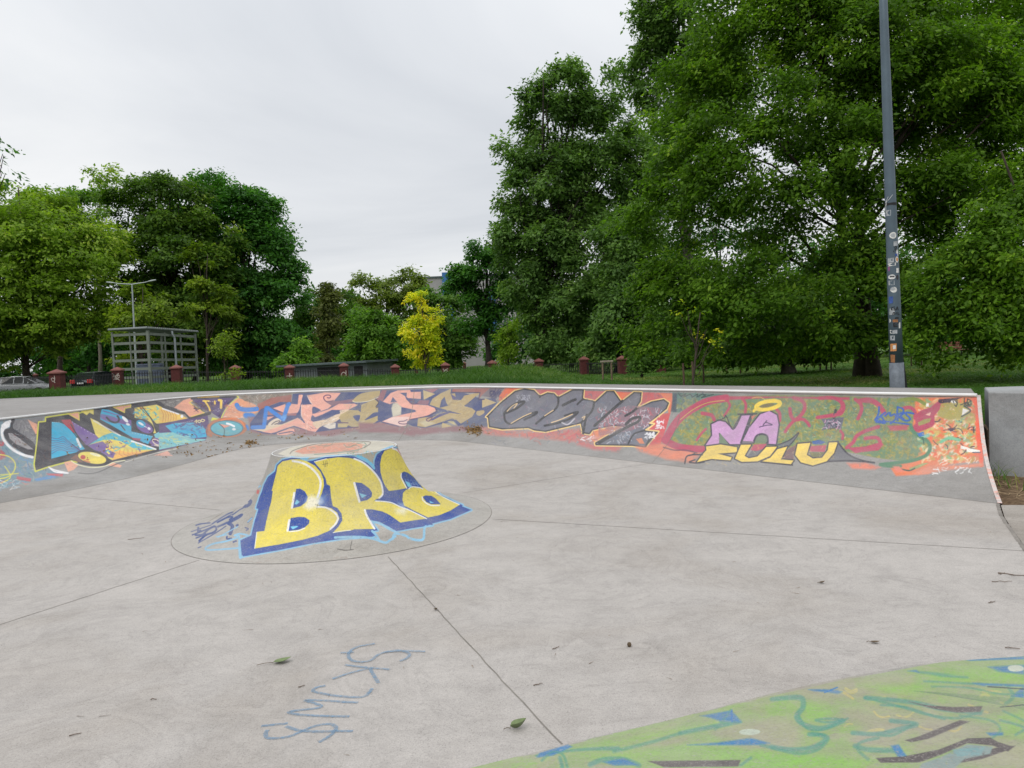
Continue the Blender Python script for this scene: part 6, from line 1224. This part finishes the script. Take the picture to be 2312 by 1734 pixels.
# ------------------------------------------------------------------ far buildings
m_gry = simple("grey_render", (.34, .33, .33), .9, 0, .08, .4); m_blu = simple("blue_render", (.05, .15, .36), .85, 0, .1, .4); m_wfr = simple("white_frame", (.7, .7, .7), .6); m_wgl = simple("dark_window_glass", (.05, .06, .075), .15)
def building(name, label, px0, px1, top_y, Y, depth, mat, wins, blues=(), ww=1.5, wh=1.4):
    a, b_ = W3(px0, top_y, Y), W3(px1, top_y, Y); zt_ = (a[2] + b_[2]) / 2; x0, x1 = a[0], b_[0]
    R = empty(name, ((x0 + x1) / 2, Y, 0), 0, label, "building"); cx = (x0 + x1) / 2
    pm = MB(); pm.box((0, depth / 2, zt_ / 2), (x1 - x0, depth, zt_)); pm.build("wall", mat, R)
    pm = MB(); pm.box((0, depth / 2, zt_ + .15), (x1 - x0 + .5, depth + .5, .3)); pm.build("roof", m_felt, R)
    for q0, q1, ty in blues:
        u0, u1 = W3(q0, ty, Y), W3(q1, ty, Y); pm = MB(); pm.box(((u0[0] + u1[0]) / 2 - cx, depth / 2, (u0[2] + .01) / 2), (u1[0] - u0[0], depth + 1.2, u0[2])); pm.build("stair_tower", m_blu, R)
    for wx, wy, front in wins:
        q = W3(wx, wy, Y); yy = -.65 if front else -.03
        fr = MB(); fr.box((q[0] - cx, yy, q[2]), (ww, .08, wh)); o = fr.build("window", m_wfr if front else m_gry, R)
        gp = MB()
        for sx in (-1, 1):
            for sz in (-1, 1): gp.box((q[0] - cx + sx * ww * .24, yy - .035, q[2] + sz * wh * .24), (ww * .36, .04, wh * .36))
        gp.build("pane", m_wgl, o)
    return R
building("apartment_block", "distant grey apartment block with blue stair towers above the treetops", 930, 1190, 624, 150, 14, m_gry, [(1009, 646, 1), (1009, 676, 1), (1009, 706, 1), (1107, 686, 1), (1107, 716, 1)] + [(x, y, 0) for x in (940, 958, 976, 990, 1040, 1062, 1082, 1135, 1160) for y in (668, 696, 724)], [(998, 1022, 616), (1097, 1118, 660)])
building("grey_house", "pale grey house wall with small windows glimpsed behind the crooked tree", 1040, 1215, 752, 92, 9, m_gry, [(1068, 773, 0), (1117, 771, 0), (1150, 770, 0)], ww=1.0, wh=1.0)
m_cream = simple("cream_render", (.42, .36, .28), .9, 0, .1, .6)
building("cream_building", "cream building far behind the lawn, glimpsed between maple trunk and boughs", 1870, 1990, 770, 98, 8, m_cream, [(1900, 790, 0), (1940, 790, 0)], ww=1.2, wh=1.2)
building("cream_building", "narrow cream building far back beyond the red bench at the right edge", 2180, 2290, 745, 96, 8, m_cream, [(2210, 765, 0), (2250, 763, 0)], ww=1.2, wh=1.2)

# ------------------------------------------------------------------ tree guard, stakes, benches on the lawn
m_wood = simple("weathered_wood", (.20, .145, .10), .85, 0, .3, 8, .3); m_stk = simple("brown_stake", (.11, .07, .05), .9, 0, .3, 8, .3)
def ground_at(px, Y): p = W3(px, 850, Y); return p[0], float(hgt(p[0], Y))
x0, z0 = ground_at(1361, 26.5); x1, z1 = ground_at(1381, 26.5); zt_ = W3(1370, 818, 26.5)[2]
tg_ = empty("tree_guard", (x0, 26.5, z0), 0, "wooden tree guard of two posts and a pale top rail in the grass", "tree guard")
for xx in (0, x1 - x0): pm = MB(); pm.tube([(xx, 0, -.15), (xx + .01, 0, zt_ - z0)], .035, 8); pm.build("post", m_wood, tg_)
pm = MB(); pm.box(((x1 - x0) / 2, 0, zt_ - z0 + .035), (x1 - x0 + .14, .1, .055), 0, 1, .01); pm.build("top_rail", simple("pale_wood", (.36, .31, .25), .8), tg_)
GS = "wooden stakes supporting the young trees"
for k, (px, py, Y, lab) in enumerate(((1543, 820, 22, "dark stake at the edge of the lawn, left of the tallest pale stake"), (1564, 816, 21, "tall brown stake nearest the concrete deck on the lawn"), (1588, 824, 25, "short stake just right of the tallest brown stake"), (1641, 802, 32, "pale thin stake further back, left of a reddish stake"), (1672, 804, 31, "reddish stake on the lawn left of the stump-like trunk"), (1709, 806, 33, "reddish stake close by the stump-like trunk"), (1852, 792, 30, "left one of the slim stakes before the big maple trunk"), (1877, 792, 30, "right one of the slim stakes before the big maple trunk"), (2058, 798, 31, "left one of two dark stakes right of the lamp post"), (2081, 800, 31, "right one of two dark stakes right of the lamp post"), (2141, 792, 32, "brown stake beside the slatted bench on the lawn"))):
    x_, z_ = ground_at(px, Y); t_ = W3(px, py, Y)[2]
    pm = MB(); pm.tube([(0, 0, -.1), (.01, 0, (t_ - z_) * .5), (.0, .01, max(t_ - z_, .5))], [.035, .032, .03], 7); o = pm.build("stake", m_wood if k == 3 else m_stk); o.location = (x_, Y, z_); tag(o, lab, "stake", GS)
make_tree("lawn_sapling", "small staked sapling with airy leaves before the big maple trunk", L_maple, m_bark, base_at(1866, 30.3), [blob(1866, 785, 26, 26, 30.3)], 34, 16, .13, 61, .25, .5, .4, .03, limbs=10, tint_bias=.2, shell=.2)
make_tree("lawn_sapling", "airy staked sapling with pale leaves right of the lamp post", L_maple, m_bark, base_at(2070, 31.3), [blob(2072, 775, 28, 32, 31.3)], 40, 16, .13, 62, .25, .5, .4, .03, limbs=10, tint_bias=.2, shell=.2)
def bench(px, Y, w, mat, label, rz=0.0):
    x_, z_ = ground_at(px, Y); R = empty("park_bench", (x_, Y, z_), rz, label, "bench")
    pm = MB()
    for k in range(4): pm.box((0, -.2 + k * .12, .46), (w, .1, .04), 0, 1, .008)
    pm.build("seat", mat, R); pm = MB()
    for k in range(3): pm.box((0, .28 + k * .03, .58 + k * .14), (w, .035, .11), 0, 1, .008)
    pm.build("backrest", mat, R)
    for sx in (-.42, .42):
        pm = MB(); pm.tube([(sx * w, -.2, 0), (sx * w, -.2, .44), (sx * w, .26, .44), (sx * w, .36, .95)], .025, 6); pm.tube([(sx * w, .24, .44), (sx * w, .28, 0)], .025, 6); pm.build("leg", m_iron, R)
    return R
bench(2155, 40, 1.5, simple("red_brown_slats", (.17, .06, .04), .7), "red-brown slatted park bench across the lawn under the boughs", .1)
bench(2290, 44, 2.0, simple("red_paint", (.42, .045, .025), .6), "bright red park bench at the right picture edge across the lawn", -.2)

# ------------------------------------------------------------------ concrete block and timber edging
f0, f1 = W3(2230.5, 885, 9.0), W3(2360, 886, 8.72); bk = W3(2222, 874.5, 9.95)
zb_ = .99
bl = np.array([atz(2232, 885.5, zb_)[:2], atz(2352, 886.5, zb_)[:2], atz(2303, 873, zb_)[:2] + np.array([.75, -.05]), atz(2222.5, 874.5, zb_)[:2]])
cB = bl.mean(0); BK = empty("concrete_block", (cB[0], cB[1], 0), 0, "tall grey concrete block standing on dirt at the right edge", "block")
pm = MB(); ins = .02
o_ = [tuple(p - cB) for p in bl]; i_ = [tuple((p - cB) * (1 - ins)) for p in bl]
pm.add([(x, y, -.2) for x, y in o_] + [(x, y, zb_ - .012) for x, y in o_] + [(x, y, zb_) for x, y in i_], [(0, 1, 5, 4), (1, 2, 6, 5), (2, 3, 7, 6), (3, 0, 4, 7), (4, 5, 9, 8), (5, 6, 10, 9), (6, 7, 11, 10), (7, 4, 8, 11), (8, 9, 10, 11)])
pm.build("block", m_block, BK)
q = atz(2224, 1045, .05); TE = empty("timber_edging", (5.86, 9.0, 0), math.radians(63), "stack of brown timber boards between the ramp end and the block", "timber")
for k in range(5): pm = MB(); pm.box((0.05 + .01 * (k % 2), 0, .06 + k * .105), (.6, .06, .098), 0, 1, .006); pm.build("board", m_wood, TE)

# ------------------------------------------------------------------ lamp post with stickers
m_pole = simple("blue_grey_pole_paint", (.085, .12, .15), .45, .2, .12, 4); m_pole2 = simple("scuffed_pole_paint", (.13, .15, .175), .6, .1, .3, 14)
YP = 12.6; pb_, pt_ = W3(2026, 880, YP), W3(1994.2, 0, YP); sl = (pt_ - pb_) / (pt_[2] - pb_[2]); gz = float(hgt(pb_[0], YP))
PO = empty("lamp_post", tuple(pb_ + sl * (gz - pb_[2])), 0, "tall blue-grey lamp post covered in stickers standing behind the ramp deck", "lamp post")
PB = np.array(PO.location)
def axis_at(z): return sl * (z - gz) 
def rad_at(z): return np.interp(z, [gz, pb_[2], pt_[2], 10], [.118, .113, .064, .05])
zs = [gz - .2, gz + .3, 1.25]; pm = MB(); pm.tube([tuple(axis_at(z)) for z in zs], [rad_at(z) + .006 for z in zs], 20); pm.build("base_sleeve", m_pole2, PO, True)
zs = [1.25, 2.2, 3.4, 5, 7, 9.6]; pm = MB(); pm.tube([tuple(axis_at(z)) for z in zs], [rad_at(z) for z in zs], 20); pm.build("pole", m_pole, PO, True)
pm = MB(); za = W3(2008, 462, YP)[2]; pm.tube([tuple(axis_at(za - .02)), tuple(axis_at(za + .02))], rad_at(za) + .006, 20); pm.build("strap", m_iron, PO)
pm = MB(); pm.add([(.10, .05, -.1), (.26, .06, -.1), (.125, .05, 1.05), (.10, .11, -.1), (.26, .12, -.1), (.125, .11, 1.05)], [(0, 1, 2), (5, 4, 3), (0, 3, 4, 1), (1, 4, 5, 2), (2, 5, 3, 0)]); pm.build("base_wedge", m_iron, PO)  # thin dark wedge beside the foot of the pole
def on_pole(cx_, cy_, lift):
    x, y = 1900 + cx_ / 3.529, 420 + cy_ / 3.529; p = W3(x, y, YP - .1); z = p[2]; a = axis_at(z) ; r = rad_at(z) + lift
    dx = np.clip((p[0] - PB[0] - a[0]) / r, -.97, .97); ang = math.asin(dx)
    return (a[0] + r * math.sin(ang), a[1] - r * math.cos(ang), z - gz)
SCOL = {'w': (.62, .62, .6), 'g': (.34, .36, .38), 'o': (.55, .24, .08), 'p': (.25, .08, .2), 'b': (.04, .09, .32), 'k': (.03, .03, .035), 't': (.12, .42, .38), 'r': (.30, .13, .05), 'v': (.16, .12, .26)}
SM = {k: simple("sticker_" + n_, SCOL[k], .6, 0, .3, 30) for k, n_ in zip(SCOL, ("white", "grey", "orange", "purple", "blue", "black", "teal", "rust", "violet"))}
_tier = [0]
def sticker(cx_, cy_, w, h, col, rnd=False):
    _tier[0] += 1; lift = .0015 + (_tier[0] % 7) * .0007
    n = 16 if rnd else 4; mb = MB()
    if rnd: ring = [(cx_ + w / 2 * math.cos(t), cy_ + h / 2 * math.sin(t)) for t in np.linspace(0, 2 * np.pi, n, endpoint=False)]
    else:
        ring = []; tl = .06 * w * ((_tier[0] % 3) - 1)
        for x0, y0, x1, y1 in ((-.5, -.5, .5, -.5), (.5, -.5, .5, .5), (.5, .5, -.5, .5), (-.5, .5, -.5, -.5)):
            for t in (0, .25, .5, .75): ring.append((cx_ + w * (x0 + (x1 - x0) * t), cy_ + h * (y0 + (y1 - y0) * t) + tl * (x0 + (x1 - x0) * t) * 2))
        n = 16
    P = [on_pole(x, y, lift) for x, y in ring] + [on_pole(cx_, cy_, lift)]
    mb.add(P, [(i, (i + 1) % n, n) for i in range(n)]); mb.build("sticker", SM[col], PO)
for a_ in ((378, 210, 40, 45, 'g'), (362, 390, 28, 36, 'w', 1), (363, 390, 10, 14, 'k', 1), (414, 392, 50, 54, 'w', 1), (413, 392, 30, 32, 'g', 1), (432, 458, 34, 36, 'g'), (366, 465, 26, 20, 'g'), (354, 560, 14, 70, 'w'), (396, 590, 45, 36, 'g'), (443, 585, 27, 50, 'w', 1), (444, 585, 17, 32, 'o', 1), (393, 625, 78, 24, 'w'), (374, 630, 30, 12, 'k'), (378, 652, 36, 42, 'p'), (448, 672, 22, 38, 'w'), (372, 700, 32, 60, 'v'), (445, 530, 16, 50, 'w'), (437, 548, 18, 18, 'b'), (408, 723, 42, 38, 'w', 1), (409, 720, 26, 10, 'k'), (446, 727, 22, 38, 'k', 1), (395, 770, 56, 36, 'g'), (420, 826, 42, 46, 'w', 1), (413, 818, 26, 26, 'g', 1), (372, 842, 18, 46, 't'), (376, 882, 22, 50, 'w'), (392, 908, 42, 54, 'b'), (382, 941, 20, 32, 'w'), (366, 975, 14, 70, 'w'), (380, 995, 18, 40, 'b'), (412, 1000, 26, 50, 'g'), (387, 1072, 36, 50, 'w', 1), (387, 1072, 16, 20, 'g', 1), (430, 1074, 34, 22, 'r'), (398, 1160, 46, 26, 'w'), (428, 1162, 30, 30, 'g'), (408, 1210, 38, 38, 'g'), (381, 1238, 14, 38, 'w'), (418, 1286, 40, 60, 'o'), (424, 1284, 16, 30, 'w'), (415, 1375, 26, 62, 'r'), (462, 1110, 14, 46, 'w'), (476, 1532, 30, 24, 't'), (484, 1470, 10, 90, 't')): sticker(*a_)
def pole_text(strokes, wd=5):
    mb = MB()
    for k, q in enumerate(strokes):
        P = parse(q)
        for a, e in zip(P[:-1], P[1:]):
            d = e - a; L_ = np.linalg.norm(d); nn = np.array([-d[1], d[0]]) / L_ * wd / 2
            mb.add([on_pole(*(a + nn), .0085), on_pole(*(e + nn), .0085), on_pole(*(e - nn), .0085), on_pole(*(a - nn), .0085)], [(0, 1, 2, 3)])
    mb.build("black_writing", m_iron, PO)
pole_text(("425,962 408,965 405,985 425,988 426,976 416,976", "432,990 442,960 452,990", "436,980 450,980", "412,1025 416,1005 424,1008 422,1025", "436,1005 432,1024", "448,1004 446,1024 460,1022"))
pole_text(("415,1095 455,1092", "418,1095 420,1122 445,1118", "420,1108 440,1106", "428,1060 432,1045 440,1055 448,1044 450,1058"), 7)
pole_text(("420,488 436,482 440,495 424,500 426,510 442,506", "414,515 420,528"), 5)
pm = MB()
for q in ("338,135 360,128 385,100 405,70", "352,132 372,108 378,82", "345,140 338,190 320,215", "370,110 372,150"):
    P = [on_pole(x, y, .012) for x, y in parse(q)]; P = [(p[0] + (.06 if False else 0), p[1] - .004 * i, p[2]) for i, p in enumerate(P)]; pm.tube(P, .003, 5)
pm.build("cable_tie", m_white, PO)

# ------------------------------------------------------------------ small things lying about
m_lf = simple("fallen_leaf_green", (.15, .20, .085), .6, 0, .25, 30); m_lfd = simple("dry_leaf_brown", (.10, .07, .04), .8, 0, .3, 30); m_twig = simple("twig_brown", (.16, .12, .095), .9, 0, .3, 30)
def floor_z(x, y): return 0.0
def leaf(px, py, L, wd, rz, mat, label, curl=.25, stem=.06, name="fallen_leaf"):
    p = G(px, py); R = empty(name, (p[0], p[1], .004), rz, label, "leaf")
    V = []; F = []; n = 9
    for i in range(n):
        t = i / (n - 1); w = wd * math.sin(math.pi * t ** .8) ** .75 * .5 + (.001 if i in (0, n - 1) else 0); z = curl * L * (t - .35) ** 2
        V += [(t * L, -w, z + w * curl * .9 + .002), (t * L, 0, z + .002), (t * L, w, z + w * curl * .6 + .002)]
    for i in range(n - 1):
        for j in range(2): F.append((i * 3 + j, (i + 1) * 3 + j, (i + 1) * 3 + j + 1, i * 3 + j + 1))
    mesh_np("blade", V, F, mat, R, True)
    if stem: pm = MB(); pm.tube([(0.002, 0, .004), (-stem * .5, .004, .006), (-stem, -.003, .004)], .0016, 5); pm.build("stem", m_lfd if mat is m_lf else mat, R)
leaf(617, 1499, .10, .062, .25, m_lf, "fresh green fallen leaf with a long stem, left of the blue floor tag", .5, .09)
leaf(1152, 1648, .075, .062, .1, m_lf, "curled green fallen leaf beside the floor joint near the green bank", 1.3, .03)
leaf(1965, 1452, .05, .028, -.2, m_lfd, "small dark oval leaf on the floor above the green bank", .4, .02)
leaf(980, 1378, .03, .03, -.6, m_lfd, "dark scrap of leaf sitting right on the floor joint", 1.0, 0)
leaf(1850, 1318, .04, .028, .0, m_lfd, "dark crumpled leaf on the open floor at right", .8, .015)
def twig(px, py, L, rz, label, br=0, r=.0028):
    p = G(px, py); pm = MB(); rng = np.random.default_rng(int(px * 7 + py)); n = 6
    P = [(L * (i / (n - 1) - .5), rng.normal(0, L * .045), .004 + abs(rng.normal(0, .002))) for i in range(n)]
    pm.tube(P, [r * (1 - .5 * i / n) for i in range(n)], 5)
    for k in range(br): q = P[1 + k * 2]; a = rng.choice([-1, 1]) * .7; pm.tube([q, (q[0] + L * .22 * math.cos(a), q[1] + L * .22 * math.sin(a), .006)], r * .6, 4)
    o = pm.build("twig", m_twig); o.location = (p[0], p[1], 0); o.rotation_euler = (0, 0, rz); tag(o, label, "twig", "twigs scattered on the concrete floor")
for a_ in ((307, 1217, .15, .25, "thin twig on the floor left of the volcano ramp", 0), (2300, 1300, .24, -.5, "long forked twig reaching in at the right picture edge", 2, .0035), (2262, 1296, .07, .5, "short dark twig inside the right-hand floor edge", 0, .003), (2262, 1314, .13, .0, "thin curved twig just below the short dark twig at right", 0), (1215, 1547, .05, .3, "tiny twig near the floor joint above the curled leaf", 0), (681, 1551, .035, .6, "tiny dark twig at the upper left of the blue floor tag", 0), (347, 1581, .03, .1, "small dark twig left of the blue floor tag", 0), (2240, 1361, .06, .35, "little twig on the floor near the right picture edge", 1), (1255, 1464, .06, .9, "bent twig below the pale worn patch in the floor", 1), (170, 1660, .05, .4, "small twig in the lower left corner of the floor", 0), (2286, 1465, .07, -.2, "twig just above the green bank at the right edge", 1)): twig(*a_)
pm = MB(); pm.tube([(0, 0, .002), (0, 0, .012), (0, 0, .022), (0, 0, .026)], [.009, .013, .010, .003], 10); o = pm.build("nut", m_lfd, None, True); p = G(1421, 1460); o.location = (p[0], p[1], 0); tag(o, "small dark round nut alone on the open floor", "nut")
# tiny litter: loose bits nobody could count
n = 520; lx = g_rng.uniform(-7, 5, n); ly = 2.6 + g_rng.random(n) ** .8 * 12
okl = (sdist(np.array([(-6.6, 10), (-5.6, 13), (-5, 15), (-1.2, 14.3), (4.6, 7.2), (3.6, 5.1), (2.2, 3.9), (-.3, 3.1), (-3, 2.5), (-4.5, 5)]), lx, ly) < 0) & (np.hypot(lx - VX, ly - VY) > 1.75); lx, ly = lx[okl], ly[okl]
o = grass_mesh("floor_litter", np.c_[lx, ly, np.full(len(lx), .003)], .006, .016, .0025, m_chip, g_rng, 2.2)
co = np.empty(len(o.data.vertices) * 3, np.float32); o.data.vertices.foreach_get("co", co); co = co.reshape(-1, 3); co[:, 2] = .003 + (co[:, 2] - .003) * .15; o.data.vertices.foreach_set("co", co.ravel()); o.data.update()
tag(o, kind='stuff', label="tiny bits of dry litter strewn over the concrete floor", cat="litter")
# dry leaves blown into heaps at the foot of the transition
ug, vg = np.meshgrid(np.linspace(0, nu - 1, 900), np.linspace(0, 1, 60)); QP = qpos(ug, vg); qx, qy = project(QP)
def on_wall(px, py): i = np.argmin((qx - px) ** 2 + (qy - py) ** 2); return QP.reshape(-1, 3)[i]
HV = []; 
for px, py, sx, sy, k in ((1073, 972, 11, 5, 150), (568, 1000, 7, 2.5, 60), (470, 1012, 60, 12, 60), (300, 1010, 90, 14, 40), (700, 985, 60, 5, 30)):
    for _ in range(k): HV.append(on_wall(px + g_rng.normal(0, sx), py + g_rng.normal(0, sy)))
HV = np.array(HV); HV[:, 2] += .01
m_dry = leaf_mat("dry_brown_leaves", [(0, (.08, .045, .02)), (.5, (.20, .12, .05)), (1, (.36, .23, .09))], .1, .8)
f_ = Foliage(); f_.leaves(HV, np.tile([[.1, -.7, .3]], (len(HV), 1)), 3, .05, np.float64(.05), .35, .1, g_rng, g_rng.random(len(HV)))
o = f_.build("dry_leaves", m_dry, None); tag(o, kind='stuff', label="dry brown leaves blown together low on the ramp's curve", cat="leaves")
